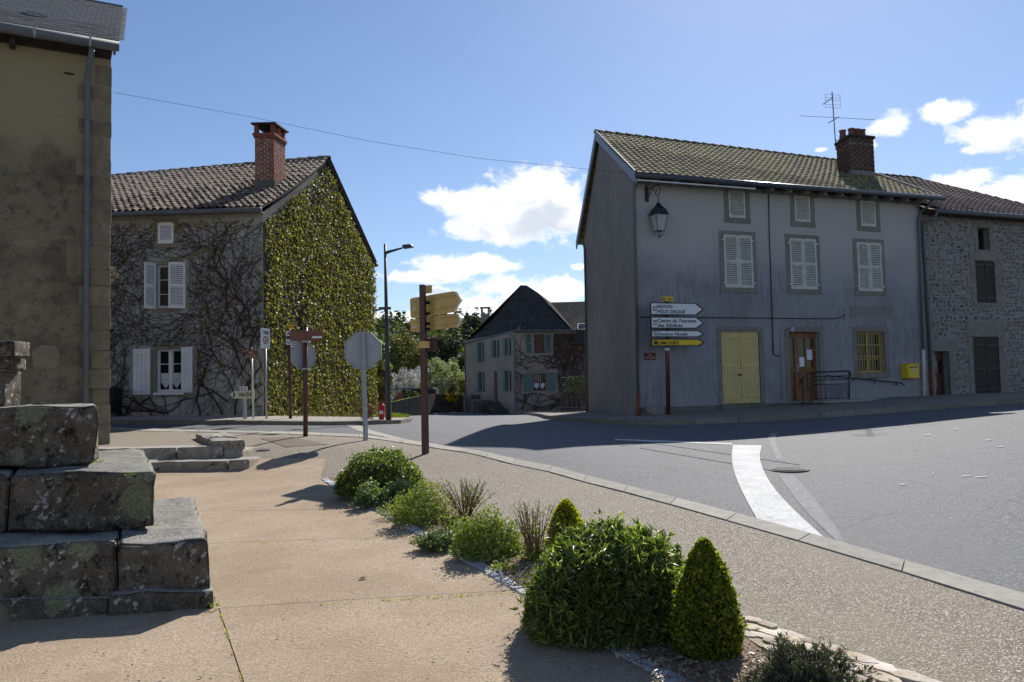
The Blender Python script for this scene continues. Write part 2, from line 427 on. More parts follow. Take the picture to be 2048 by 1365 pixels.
def stone(name, a, b, c=None, lich=None, moss=None, black=None, scale=4, bump=.02, rnd=.15, green=None):
    m, t = newmat(name)
    n = t.noise(t.pos, scale, 7, .68); f = t.noise(t.pos, scale*9, 6, .7)
    col = t.mix(t.ss(n, .35, .66), c4(a), c4(b))
    if c: col = t.mix(t.ss(f, .5, .72, 0, .75), col, c4(c))
    if black: col = t.mix(t.ss(t.noise(t.vmath('ADD', t.pos, (3, 7, 1)), scale*1.6, 8, .75), black[1], black[1]+.1), col, c4(black[0]))
    if lich:
        vv = t.voro(t.vmath('ADD', t.pos, t.vmath('MULTIPLY', t.comb(f, n, f), (.16,.16,.16))), lich[1])
        k = t.math('MAXIMUM', t.math('MULTIPLY', t.ss(vv, .26, .31, 1, 0), t.ss(t.noise(t.pos, 3.2, 5), .52, .57)), t.ss(t.noise(t.vmath('ADD', t.pos, (5, 1, 8)), 13, 7, .7), .57, .66, 0, .8))
        col = t.mix(k, col, c4(lich[0]))
    if green:
        vv = t.voro(t.vmath('ADD', t.pos, t.vmath('MULTIPLY', t.comb(f, n, f), (.22,.22,.22))), green[1])
        k = t.ss(vv, .40, .43, 1, 0); k = t.math('MULTIPLY', k, t.ss(t.noise(t.pos, 1.3, 3), .50, .53))
        col = t.mix(k, col, t.mix(t.ss(f, .4, .65), c4(green[0]), c4([x*1.7 for x in green[0]])))
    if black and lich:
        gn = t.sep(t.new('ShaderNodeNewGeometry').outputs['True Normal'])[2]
        col = t.mix(t.math('MULTIPLY', t.ss(gn, .45, .85), t.ss(f, .36, .6, .25, .85)), col, (.36,.35,.32,1))  # up-facing tops coloured paler: sunlit look put into the stone colour
    if moss: col = t.mix(t.ss(t.noise(t.vmath('ADD', t.pos, (9, 2, 4)), scale*.9, 7, .7), moss[1], moss[1]+.08), col, c4(moss[0]))
    r = t.new('ShaderNodeObjectInfo').outputs['Random']
    col = t.mix(1.0, col, t.ramp(r, [(0, (1-rnd,)*3), (1, (1+rnd,)*3)]), 'MULTIPLY')
    fin(t, col, .92, t.math('ADD', n, t.math('MULTIPLY', f, .35)), bump, .8, .15); return m
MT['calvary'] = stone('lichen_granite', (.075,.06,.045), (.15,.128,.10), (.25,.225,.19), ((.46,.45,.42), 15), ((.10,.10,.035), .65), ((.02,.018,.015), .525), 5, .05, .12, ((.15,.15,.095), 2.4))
MT['steps'] = stone('step_stone', (.25,.21,.155), (.36,.32,.25), (.20,.165,.12), ((.44,.42,.37), 9), None, ((.10,.08,.055), .53), 3.5, .025)
MT['dark_kerb'] = stone('aged_kerb', (.20,.185,.155), (.26,.24,.20), (.13,.12,.10), None, None, ((.10,.09,.075), .58), 6, .01, .12)
MT['rustic'] = stone('rustic_paving_stone', (.42,.33,.23), (.60,.54,.46), (.66,.62,.58), None, None, ((.26,.20,.13), .62), 6, .02, .3)
MT['sett'] = stone('granite_sett', (.40,.41,.42), (.52,.53,.54), (.30,.30,.31), None, None, None, 12, .006, .15)
MT['kerb'] = stone('kerb_concrete', (.31,.29,.255), (.385,.365,.32), (.22,.20,.175), None, None, ((.19,.175,.15), .58), 6, .006, .1)
MT['rubble'] = stone('rubble_stone', (.13,.10,.078), (.23,.19,.15), (.28,.26,.235), None, None, None, 7, .02, .45)
MT['garden_wall'] = stone('mossy_wall', (.075,.068,.055), (.13,.12,.10), (.17,.16,.14), None, ((.08,.10,.03), .6), ((.03,.028,.024), .55), 3, .05)
MT['dress'] = stone('dressed_stone', (.21,.19,.165), (.27,.25,.22), (.16,.15,.13), None, None, None, 5, .006, .05)
# old render, near building
m, t = newmat('old_lime_render'); MT['old_render'] = m
x, y, z = t.sep(t.pos)
n1 = t.noise(t.pos, .9, 6, .6); n2 = t.noise(t.pos, 5, 7, .7); n3 = t.noise(t.pos, 28, 6, .75)
col = t.mix(t.ss(n1, .38, .6), (.18,.153,.11,1), (.295,.252,.175,1))
col = t.mix(t.ss(n2, .46, .66, 0, .7), col, (.095,.085,.068,1))
vv = t.voro(t.vmath('ADD', t.vmath('MULTIPLY', t.pos, (1, 1, 1.6)), t.vmath('MULTIPLY', t.comb(n2, n2, n2), (.8,.8,.8))), 1.5, 'F1')
col = t.mix(t.ss(vv, .20, .34, .55, 0), col, (.27,.205,.125,1))
col = t.mix(t.ss(n3, .575, .64, 0, .85), col, (.05,.042,.032,1))
col = t.mix(t.ss(t.voro(t.pos, 34), .06, .13, .7, 0), col, (.40,.36,.28,1))
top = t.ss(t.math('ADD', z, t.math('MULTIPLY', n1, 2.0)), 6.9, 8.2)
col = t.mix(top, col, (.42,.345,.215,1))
fin(t, col, .95, t.math('ADD', t.math('MULTIPLY', n2, 1.4), n3), .06, .9, .1)
MT['quoin'] = stone('quoin_stone', (.18,.15,.105), (.25,.21,.145), (.12,.10,.075), None, None, ((.06,.05,.035), .6), 4, .03, .12)
# grey cement render with rain streaks
def streaky(name, a, b, dark, amt=.75, pale_top=None):
    m, t = newmat(name); x, y, z = t.sep(t.pos)
    h = t.math('ADD', x, t.math('MULTIPLY', y, .4))
    st = t.noise(t.comb(t.math('MULTIPLY', h, 8.0), t.math('MULTIPLY', z, 1.5), y), 1.0, 6, .72)
    n = t.noise(t.pos, .55, 5, .6); f = t.noise(t.pos, 45, 5, .7)
    col = t.mix(t.ss(n, .35, .65), c4(a), c4(b))
    k = t.math('MULTIPLY', t.ss(st, .42, .64), t.ss(t.noise(t.comb(h, t.math('MULTIPLY', z, 1.3), 0.0), .42, 4, .6), .36, .60))
    col = t.mix(t.math('MULTIPLY', k, amt), col, c4(dark))
    col = t.mix(t.ss(f, .55, .75, 0, .25), col, c4([v*.6 for v in dark]))
    col = t.mix(t.ss(t.noise(t.pos, 2.3, 7, .72), .56, .74, 0, .35), col, c4([v*1.25 for v in b]))
    if pale_top: col = t.mix(t.ss(t.math('ADD', z, t.math('MULTIPLY', n, 1.8)), pale_top-.9, pale_top+1.0, 0, .9), col, c4([min(1, v*q) for v, q in zip(b, (1.42, 1.38, 1.28))]))  # blends to a paler tone with height
    fin(t, col, .95, t.math('ADD', f, t.math('MULTIPLY', n, .3)), .008, .5, .15); return m
MT['grey_render'] = streaky('grey_cement_render', (.26,.25,.265), (.325,.315,.33), (.15,.15,.168), .6, 6.0)
MT['gable_render'] = streaky('gable_cement_render', (.23,.22,.205), (.27,.255,.235), (.16,.152,.148), .45)
MT['plinth'] = streaky('plinth_render', (.13,.125,.105), (.17,.165,.145), (.06,.06,.055))
MT['ivy_house_render'] = streaky('pale_house_render', (.33,.32,.325), (.42,.41,.415), (.22,.21,.205), .55)
MT['ivy_gable'] = streaky('ivy_gable_render', (.10,.098,.10), (.15,.145,.15), (.055,.052,.05))
MT['pink_render'] = streaky('far_house_render', (.27,.235,.195), (.325,.285,.24), (.20,.17,.14), .5)
MT['eave_render'] = simple('eave_board', (.20,.17,.13), .9, .2, 3)
MT['mortar'] = simple('rubble_mortar', (.25,.24,.235), .95, .2, 8, bump=.02)
MT['joint'] = simple('joint_mortar', (.14,.13,.115), .95, .3, 15, bump=.01)
MT['brick_mortar'] = simple('brick_mortar', (.42,.38,.34), .95, .15, 8)
MT['brick'] = simple('brick_red', (.27,.095,.062), .9, .35, 13, rnd=.4, bump=.004)
MT['brick_dark'] = simple('brick_old', (.10,.042,.032), .9, .35, 13, rnd=.4, bump=.004)
MT['roman_tile'] = stone('canal_tile', (.13,.095,.075), (.26,.215,.175), (.42,.385,.33), None, None, ((.055,.045,.038), .52), 9, .01, .5)
MT['moss_tile'] = stone('mossy_tile', (.085,.07,.055), (.15,.13,.09), (.22,.20,.10), None, ((.30,.26,.085), .50), ((.05,.042,.032), .6), 5, .008, .35)
MT['red_tile'] = stone('pinkish_tile', (.25,.165,.125), (.36,.27,.22), (.42,.36,.30), None, None, None, 6, .008, .3)
MT['slate'] = stone('slate', (.085,.09,.10), (.13,.135,.145), (.17,.175,.185), None, None, None, 7, .004, .3)
m, t = newmat('far_slate'); MT['far_slate'] = m
x, y, z = t.sep(t.pos)
bt = t.new('ShaderNodeTexBrick'); t.put(bt.inputs['Vector'], t.comb(t.math('ADD', x, t.math('MULTIPLY', y, .5)), t.math('MULTIPLY', z, 1.2), 0.0)); bt.inputs['Scale'].default_value = 2.2
bt.inputs['Color1'].default_value = (.04,.039,.04,1); bt.inputs['Color2'].default_value = (.075,.071,.07,1); bt.inputs['Mortar'].default_value = (.035,.034,.034,1)
bt.inputs['Mortar Size'].default_value = .022; bt.inputs['Brick Width'].default_value = .42; bt.inputs['Row Height'].default_value = .24
col = t.mix(t.ss(t.noise(t.comb(t.math('MULTIPLY', x, 3.0), y, t.math('MULTIPLY', z, .5)), 1.4, 6, .65), .48, .70, 0, .5), bt.outputs[0], (.125,.11,.085,1))
fin(t, col, .97, bt.outputs['Fac'], .04, .8, .04)
MT['white_paint'] = simple('white_paint', (.74,.75,.79), .5, .06, 3, dirt=((.5,.5,.5), .62))
MT['shutter_old'] = simple('old_cream_paint', (.60,.585,.53), .75, .12, 6, dirt=((.33,.30,.26), .58))
MT['yellow_paint'] = simple('straw_yellow_paint', (.60,.47,.20), .6, .08, 4, dirt=((.34,.25,.09), .62))
MT['post_yellow'] = simple('post_yellow', (.72,.52,.02), .4, .05, 4)
MT['grille_yellow'] = simple('grille_yellow', (.50,.37,.12), .5, .05, 4)
MT['zinc'] = simple('zinc', (.12,.13,.145), .6, .15, 4)
MT['gutter_blue'] = simple('gutter_dark_blue', (.055,.06,.08), .35, .15, 4, spec=.5)
MT['barge'] = simple('bargeboard_paint', (.19,.22,.28), .5, .1, 3)
MT['fascia'] = simple('white_fascia', (.75,.76,.78), .35, .05, 3)
MT['brown_wood'] = simple('brown_shutter', (.035,.027,.024), .7, .25, 9)
MT['oak'] = simple('oak_door', (.20,.085,.028), .5, .3, 10)
MT['red_door'] = simple('oxblood_door', (.075,.022,.016), .5, .2, 6)
MT['teal'] = simple('teal_paint', (.095,.175,.165), .6, .1, 3)
MT['beam'] = simple('dark_beam', (.045,.035,.028), .9, .3, 9)
MT['iron'] = simple('black_iron', (.014,.015,.018), .45, .2, 9)
MT['brown_post'] = simple('brown_post_paint', (.085,.035,.026), .4, .15, 5, dirt=((.16,.10,.07), .68))
MT['galv'] = simple('galvanised_steel', (.36,.38,.40), .5, .12, 6, metal=.35)
MT['sign_back'] = simple('sign_back_grey', (.36,.385,.41), .6, .08, 2.5, dirt=((.26,.27,.28), .66))
MT['cream_back'] = simple('sign_back_cream', (.60,.44,.16), .6, .1, 2, dirt=((.42,.30,.12), .62))
MT['sign_white'] = simple('sign_white', (.72,.73,.76), .35, .04, 2)
MT['sign_cream'] = simple('sign_cream', (.62,.64,.46), .4, .05, 2)
MT['sign_yellow'] = simple('sign_yellow', (.78,.50,.01), .35, .04, 2)
MT['sign_brown'] = simple('sign_brown', (.16,.055,.035), .4, .06, 2)
MT['sign_red'] = simple('sign_red', (.45,.015,.02), .4, .05, 2)
MT['plate_red'] = simple('plate_dark_red', (.12,.012,.016), .4, .1, 3)
MT['ink'] = simple('black_ink', (.012,.011,.013), .5, .1, 3)
MT['edge_black'] = simple('sign_edge', (.02,.02,.026), .4, .1, 3)
MT['hydrant'] = simple('hydrant_red', (.42,.012,.018), .4, .08, 4)
MT['pale_letters'] = simple('pale_letters', (.55,.48,.42), .5, .05, 4)
MT['curtain'] = simple('lace_curtain', (.62,.64,.66), .9, .12, 14)
MT['drape'] = simple('glass_drape', (.30,.27,.19), .9, .15, 8)
MT['bin'] = simple('bin_black', (.012,.013,.014), .5, .2, 3)
MT['pot'] = simple('terracotta_pot', (.20,.085,.055), .85, .2, 8)
MT['cable'] = simple('cable_black', (.014,.013,.016), .6, .1, 3)
MT['pvc'] = simple('pvc_grey', (.38,.39,.42), .5, .08, 3)
MT['rust_pipe'] = simple('red_oxide_pipe', (.22,.05,.035), .6, .15, 5)
m, t = newmat('road_marking_paint'); MT['road_paint'] = m
n_a = t.noise(t.pos, 2.2, 7, .7); n_b = t.noise(t.pos, 42, 6, .75)
col = t.mix(t.ss(n_a, .35, .7), (.66,.655,.64,1), (.50,.50,.49,1))
ce = t.voro(t.vmath('ADD', t.pos, t.vmath('MULTIPLY', t.comb(n_a, n_b, n_a), (.3,.3,.3))), 5.5, 'DISTANCE_TO_EDGE')
col = t.mix(t.ss(ce, .0, .018, .8, 0), col, (.30,.30,.30,1)); col = t.mix(t.ss(n_b, .545, .62, 0, .85), col, (.20,.20,.21,1))
fin(t, col, .85, n_b, .004, .5, .2)
MT['pale_patch'] = simple('pale_worn_asphalt', (.21,.21,.22), .9, .22, 14, bump=.004)
MT['seam'] = simple('patch_seam', (.155,.155,.165), .9, .2, 14)
MT['brown_patch'] = simple('brown_asphalt_patch', (.13,.092,.075), .85, .15, 60, bump=.003)
MT['grate'] = simple('cast_iron_grate', (.17,.16,.155), .8, .2, 12)
MT['pit'] = simple('dark_pit', (.008,.008,.008), .9, .1, 3)
MT['wood_slat'] = simple('weathered_fence', (.07,.05,.04), .85, .3, 8)
MT['brown_debris'] = simple('dry_leaf', (.09,.05,.028), .9, .4, 40, rnd=.4)
MT['mulch'] = stone('mulch', (.20,.135,.085), (.36,.27,.19), (.50,.42,.33), None, None, ((.07,.045,.03), .52), 22, .03, .1)
MT['soil'] = stone('field_grass', (.035,.055,.012), (.07,.10,.02), (.10,.12,.035), None, None, None, 2, .05)
MT['bark'] = simple('bark', (.075,.055,.042), .95, .3, 18, bump=.01)
MT['twig'] = simple('twig', (.17,.105,.07), .9, .3, 18)
MT['vine'] = simple('vine_stem', (.050,.036,.030), .95, .3, 20)
def glassy(name, c=(.012,.014,.018)):
    m, t = newmat(name); fin(t, c4(c), .06, None, spec=.5); return m
MT['glass'] = glassy('window_glass'); MT['glass_warm'] = glassy('door_glass', (.075,.062,.040))
m, t = newmat('lantern_glass'); MT['lantern_glass'] = m
fin(t, (.62,.63,.62,1), .3, None, spec=.5); tr_ = t.new('ShaderNodeBsdfTransparent'); mx = t.new('ShaderNodeMixShader'); mx.inputs[0].default_value = .55
t.l.new(t.bsdf.outputs[0], mx.inputs[1]); t.l.new(tr_.outputs[0], mx.inputs[2]); t.l.new(mx.outputs[0], t.out.inputs[0])
def leafmat(name, stops, trans=.35, rough=.45, spec=.4, tcol=(1.3,1.5,.5)):
    m, t = newmat(name)
    r = t.new('ShaderNodeNewGeometry').outputs['Random Per Island']
    col = t.ramp(r, stops)
    col = t.mix(t.ss(t.noise(t.pos, 3.0, 3), .35, .65, 0, .35), col, t.mix(.5, col, c4(stops[0][1])))
    fin(t, col, rough, None, spec=spec)
    if trans:
        tr = t.new('ShaderNodeBsdfTranslucent'); t.put(tr.inputs[0], t.mix(1.0, col, c4(tcol), 'MULTIPLY'))
        mx = t.new('ShaderNodeMixShader'); mx.inputs[0].default_value = trans
        t.l.new(t.bsdf.outputs[0], mx.inputs[1]); t.l.new(tr.outputs[0], mx.inputs[2]); t.l.new(mx.outputs[0], t.out.inputs[0])
    return m
MT['lf_laurel'] = leafmat('shrub_leaf', [(0,(.055,.082,.025)),(.5,(.12,.16,.042)),(.8,(.22,.265,.07)),(1,(.46,.50,.16))], .55, .32, .5, (1.35,1.5,.5))
MT['lf_box'] = leafmat('box_leaf', [(0,(.07,.092,.012)),(.5,(.155,.185,.022)),(1,(.40,.41,.045))], .52, .4, .35, (1.5,1.7,.45))
MT['lf_gold'] = leafmat('gold_box_leaf', [(0,(.15,.17,.012)),(.5,(.30,.32,.02)),(1,(.52,.50,.04))], .55, .4, .35, (1.5,1.6,.45))
MT['lf_lime'] = leafmat('spring_leaf', [(0,(.13,.165,.04)),(.5,(.25,.29,.07)),(1,(.42,.46,.15))], .4, .5, .3)
MT['lf_grey'] = leafmat('lavender_leaf', [(0,(.035,.055,.035)),(.6,(.075,.11,.07)),(1,(.13,.17,.11))], .2, .6, .2)
MT['lf_lav'] = leafmat('old_lavender_leaf', [(0,(.05,.045,.042)),(.5,(.10,.10,.085)),(.8,(.10,.14,.05)),(1,(.20,.20,.18))], .2, .6, .2)
MT['lf_ivy'] = leafmat('ivy_leaf', [(0,(.15,.11,.06)),(.2,(.17,.17,.05)),(.6,(.26,.26,.08)),(.9,(.40,.39,.14)),(1,(.28,.18,.09))], .42, .5, .22, (1.15,1.2,.45))
MT['lf_tree'] = leafmat('tree_leaf', [(0,(.10,.108,.038)),(.6,(.165,.168,.055)),(1,(.24,.235,.09))], .4, .6, .2, (1.1,1.15,.6))
MT['lf_wood'] = leafmat('wood_leaf', [(0,(.045,.065,.028)),(.5,(.085,.11,.04)),(1,(.14,.155,.055))], .25, .7, .15)
MT['lf_dark'] = leafmat('conifer_leaf', [(0,(.04,.056,.032)),(.6,(.075,.095,.048)),(1,(.11,.13,.062))], .15, .7, .15)
MT['lf_blossom'] = leafmat('blossom', [(0,(.35,.33,.30)),(.5,(.60,.57,.55)),(.8,(.78,.75,.74)),(1,(.16,.20,.06))], .35, .7, .2, (1,1,1))
MT['lf_apple'] = leafmat('blossom_leaf', [(0,(.16,.19,.05)),(.5,(.28,.31,.09)),(.72,(.40,.42,.18)),(.8,(.70,.66,.62)),(1,(.8,.78,.74))], .35, .7, .2, (1.1,1.2,.7))
MT['lf_yellow'] = leafmat('yellow_leaf', [(0,(.40,.30,.01)),(1,(.75,.60,.02))], .4, .6, .2, (1.1,1,.3))
MT['lf_brush'] = leafmat('brush_leaf', [(0,(.07,.06,.035)),(.6,(.12,.11,.055)),(1,(.16,.17,.06))], .3, .7, .1)
MT['grassy'] = leafmat('grass_blade', [(0,(.08,.12,.02)),(.7,(.15,.20,.04)),(1,(.26,.26,.09))], .4, .6, .2)
# ------------------------------------------------------------------ terrain, road
def smst(x, a, b):
    t = min(max((x-a)/(b-a), 0), 1); return t*t*(3-2*t)
def H(x, y):
    r = math.hypot(x, y-25)
    k = smst(r, 48, 85)
    g = G(x, y)-.14 if k < 1 else 0
    far = -2.2+17*smst(y, 120, 300)*(1+.10*math.sin(x*.021+1))+7*smst(y, 300, 700)+6*smst(r, 250, 900)+1.2*math.sin(x*.03)*math.sin(y*.021)
    return g*(1-k)+far*k
V = []; F_ = []; NA = 120
radii = [0.01, 2, 4, 6, 8, 10, 12, 14, 16, 18, 20, 22, 24, 26, 28, 30, 33, 36, 40, 44, 48, 54, 60, 70, 82, 96, 115, 140, 170, 205, 250, 300, 370, 460, 600, 800, 1100, 1600]
for r in radii:
    for j in range(NA):
        a = 2*math.pi*j/NA; x, y = r*math.cos(a), 25+r*math.sin(a); V.append((x, y, H(x, y)))
for i in range(len(radii)-1):
    for j in range(NA): F_.append((i*NA+j, i*NA+(j+1) % NA, (i+1)*NA+(j+1) % NA, (i+1)*NA+j))
bulk('ground', V, F_, MT['soil'], smooth=True, kind='structure')
gx = np.arange(-26, 30.1, .5); gy = np.arange(-8, 68.1, .5)
XX, YY = np.meshgrid(gx, gy); pts = np.stack([XX.ravel(), YY.ravel()], 1); zz = np.concatenate([Ga(pts[i:i+4000]) for i in range(0, len(pts), 4000)])
nx = len(gx); idx = [(j*nx+i, j*nx+i+1, (j+1)*nx+i+1, (j+1)*nx+i) for j in range(len(gy)-1) for i in range(nx-1)]
bulk('road', np.column_stack([pts, zz]), idx, MT['asphalt'], smooth=True, kind='structure')

# ---- washed gravel pavement on the near side with its kerb
L_PV = .035
outer = [(2300,1310),(2048,1195),(1788,1123),(1655,1083),(1563,1060),(1474,1034),(1400,1015),(1300,988),(1200,963),(1098,935),(1010,919),(952,904),(849,888),(800,882),(726,872),(640,869),(560,866),(420,863),(222,858),(60,856),(-300,852)]
inner = [(2300,1336),(2048,1219),(1781,1137),(1629,1091),(1540,1067),(1455,1042),(1385,1023),(1290,995),(1195,972),(1090,942),(1004,925),(946,908),(849,893),(800,886),(726,875.5),(640,871.5),(560,868.5),(420,865),(222,861),(60,859),(-300,856)]
KO = [gp(x, y) for x, y in outer]; KI = [gp(x, y, L_PV) for x, y in inner]
pv = [(p.x, p.y) for p in KI]
pv = [(9.5, -6)]+[(pv[0][0]+1.6, pv[0][1]-1.6)]+pv+[(-17, 21), (-17, -6)]
_pe = sorted([(gp(x, y, L_PV).y, gp(x, y, L_PV).x) for x, y in [(650,919),(640,960),(700,997),(785,1046),(890,1107),(1040,1193),(1190,1291),(1330,1370),(1560,1530)]])
def under_plaza(x, y):
    return G(x, y)-(.05 if y < _pe[-1][0]-.35 and x < np.interp(y, [a for a, _ in _pe], [b for _, b in _pe])-.35 else 0)
sheet(pv, L_PV-.003, .4, fn=under_plaza).build('gravel_pavement', MT['gravel'], smooth=True, kind='structure')
def kerb_run(name, lo, li, lift, drop, mat, ln=1.0, upto=None):
    """a kerb laid as separate blocks between its road edge and its back edge"""
    root = empty(name, (lo[0].x, lo[0].y, lo[0].z), kind='structure')
    A = [Vector(p) for p in lo]; B = [Vector(p) for p in li]
    S = [0]
    for a, b in zip(A, A[1:]): S.append(S[-1]+(b-a).length)
    def pt(P, s):
        s = min(max(s, 0), S[-1])
        for i in range(len(S)-1):
            if s <= S[i+1]: return P[i].lerp(P[i+1], (s-S[i])/(S[i+1]-S[i]))
        return P[-1]
    s = 0
    while s < S[-1]-.1:
        e = min(s+ln, S[-1]); g = .006
        a0, a1, b0, b1 = pt(A, s+g), pt(A, e-g), pt(B, s+g), pt(B, e-g)
        q = [a0, a1, b1, b0]
        top = [Vector((p.x, p.y, G(p.x, p.y)+lift+R.uniform(-.003, .003)+(0 if i > 1 else -.008))) for i, p in enumerate(q)]
        bot = [p-Vector((0, 0, drop)) for p in top]
        MB().hexa(bot+top).build('kerb_stone', mat, root)
        s = e
    return root
kerb_run('kerb', KO[:14], KI[:14], .045, .12, MT['kerb'], 1.0)
kerb_run('side_street_kerb', KO[13:], KI[13:], .045, .12, MT['kerb'], 1.0)
# pale concrete channel between the side street and the road
ca = [gp(x, y) for x, y in [(716,851),(745,862),(790,874),(849,887.5)]]; cb = [gp(x, y) for x, y in [(693,851),(715,862),(745,870),(800,880.5)]]
strip(ca, cb, .006).build('concrete_channel', MT['kerb'], kind='structure')

# ---- plaza slabs of tinted concrete
ROWS = [919, 1021, 1083, 1200, 1500]
# plaza edge against the planting (pixel measured on the ground)
edge = [(650,919),(640,960),(668,980),(700,997),(740,1020),(785,1046),(830,1072),(890,1107),(950,1140),(1040,1193),(1110,1240),(1190,1291),(1260,1330),(1330,1370),(1430,1440),(1560,1530)]
E3 = [gp(x, y, L_PV) for x, y in edge]
plaza = empty('plaza', (-1, 8, G(-1, 8)), kind='structure')
def joint_y(k, px):   # pixel rows of the joints, sloping slightly
    return [None, 1024-(px-440)*.016, 1089-(px-440)*.036, 1221-(px-440)*.061][k]
def on_edge(k):
    for (a, b) in zip(edge, edge[1:]):
        fa, fb = a[1]-joint_y(k, a[0]), b[1]-joint_y(k, b[0])
        if fa <= 0 < fb or fa < 0 <= fb:
            s = fa/(fa-fb); return (a[0]+(b[0]-a[0])*s, a[1]+(b[1]-a[1])*s)
cuts = [None]+[on_edge(k) for k in (1, 2, 3)]
def between(lo, hi): return [p for p in edge if lo < p[1] < hi]
LX = -420
def W2(p, dx=0, dy=0): v = gp(p[0], p[1], L_PV); return (v.x+dx, v.y+dy)
gap = .0045
top_l = (-1.5e1, 0)
far_left = gp(300, 921, L_PV)
slabs = []
slabs.append([(-11, far_left.y-.4), W2((300,921)), W2((500,919)), W2((650,919))]+[W2(p, -gap) for p in between(920, cuts[1][1])]+[W2(cuts[1], -gap, gap), W2((440,1024), 0, gap), (-11, gp(440,1024,L_PV).y+.1)])
slabs.append([(-11, gp(440,1024,L_PV).y+.1-2*gap), W2((440,1024), 0, -gap), W2(cuts[1], -gap, -gap)]+[W2(p, -gap) for p in between(cuts[1][1], cuts[2][1])]+[W2(cuts[2], -gap, gap), W2((440,1089), 0, gap), (-11, gp(440,1089,L_PV).y-.2)])
slabs.append([(-11, gp(440,1089,L_PV).y-.2-2*gap), W2((440,1089), 0, -gap), W2(cuts[2], -gap, -gap)]+[W2(p, -gap) for p in between(cuts[2][1], cuts[3][1])]+[W2(cuts[3], -gap, gap), W2((440,1221), 0, gap), (-11, gp(440,1221,L_PV).y-.25)])
j0 = W2((438,1221)); j1 = W2((486,1365)); jd = ((j1[0]-j0[0])/(j0[1]-j1[1])); jx = j0[0]+jd*(j0[1]+5)
slabs.append([(j0[0]+gap, j0[1]-gap), W2(cuts[3], -gap, -gap)]+[W2(p, -gap) for p in between(cuts[3][1], 9999)]+[(3.0, -5), (jx+gap, -5)])
slabs.append([(-11, gp(440,1221,L_PV).y-.25-2*gap), (j0[0]-gap, j0[1]-gap), (jx-gap, -5), (-11, -5)])
for s_ in slabs: sheet(s_, L_PV+.014, .3, thick=.03).build('concrete_slab', MT['plaza'], plaza)
sheet([(-11.2, far_left.y-.3), W2((300,919)), W2((655,917))]+[W2((p[0]+3, p[1]-2)) for p in edge[1:]]+[(3.2, -5.2), (-11.2, -5.2)], L_PV-.004, .3).build('joint_base', MT['pit'] if 0 else MT['mulch'], plaza)

# ---- planting bed: setts on the plaza side, rustic stones on the street side
sett_out = E3[1:]
bed_r = [(700,950),(760,945),(860,960),(905,1000),(960,1035),(1010,1063),(1070,1098),(1150,1135),(1240,1170),(1330,1195),(1430,1222),(1492,1246)]
# inner side of the rustic stone band
rust_o = [(1380,1203),(1492,1238),(1560,1262),(1640,1290),(1740,1325),(1860,1368),(2010,1425),(2200,1500)]
rust_i = [(1360,1222),(1470,1268),(1520,1300),(1590,1340),(1660,1380),(1740,1430),(1830,1500),(1950,1590)]
bedpoly = [gp(x, y, L_PV) for x, y in bed_r]+[gp(x, y, L_PV) for x, y in rust_i[2:]]
bedpoly = [(p.x, p.y) for p in bedpoly]+[(p.x+.06, p.y) for p in reversed(sett_out)]
sheet(bedpoly, L_PV+.012, .22, mound=(.12, .06)).build('planting_bed', MT['mulch'], smooth=True, kind='structure')
edging = empty('sett_edging', sett_out[0], kind='structure')
S3 = smooth_line([Vector((p.x, p.y, 0)) for p in sett_out], 2)
acc = 0; prev = S3[0]; run = [S3[0]]
LEN = [0]
for a, b in zip(S3, S3[1:]): LEN.append(LEN[-1]+(b-a).length)
def along(s):
    for i in range(len(S3)-1):
        if s <= LEN[i+1]:
            d_ = (S3[i+1]-S3[i]).normalized(); return S3[i]+d_*(s-LEN[i]), d_
    return S3[-1], (S3[-1]-S3[-2]).normalized()
s = .05
while s < LEN[-1]:
    ln = R.uniform(.17, .23); c, d_ = along(s+ln/2); nn = Vector((-d_.y, d_.x, 0));
    if nn.x < 0: nn = -nn
    c = c+nn*.062; z0 = G(c.x, c.y)+L_PV-.03
    mb = MB(); hh = R.uniform(.048, .06); a = ln/2-.006; bq = .052+R.uniform(-.005, .005)
    P = [c-d_*a-nn*bq, c+d_*a-nn*bq, c+d_*a+nn*bq, c-d_*a+nn*bq]
    for p in P: p.x += R.uniform(-.006, .006); p.y += R.uniform(-.006, .006)
    mb.hexa([Vector((p.x, p.y, z0)) for p in P]+[Vector((c.x+(p.x-c.x)*.95, c.y+(p.y-c.y)*.95, G(p.x, p.y)+L_PV-.03+hh+R.uniform(-.003, .003))) for p in P])
    mb.build('sett', MT['sett'], edging, bevel=.006); s += ln
rust = empty('rustic_border', gp(1492, 1238, L_PV), kind='structure')
RO = [gp(x, y, L_PV) for x, y in rust_o]; RI = [gp(x, y, L_PV) for x, y in rust_i]
rp = [(p.x, p.y) for p in RO]+[(p.x, p.y) for p in reversed(RI)]
sheet(rp, L_PV+.02, .2).build('mortar_bed', stone('border_mortar', (.34,.27,.18), (.46,.38,.28), (.26,.20,.14), None, None, None, 9, .02), rust)
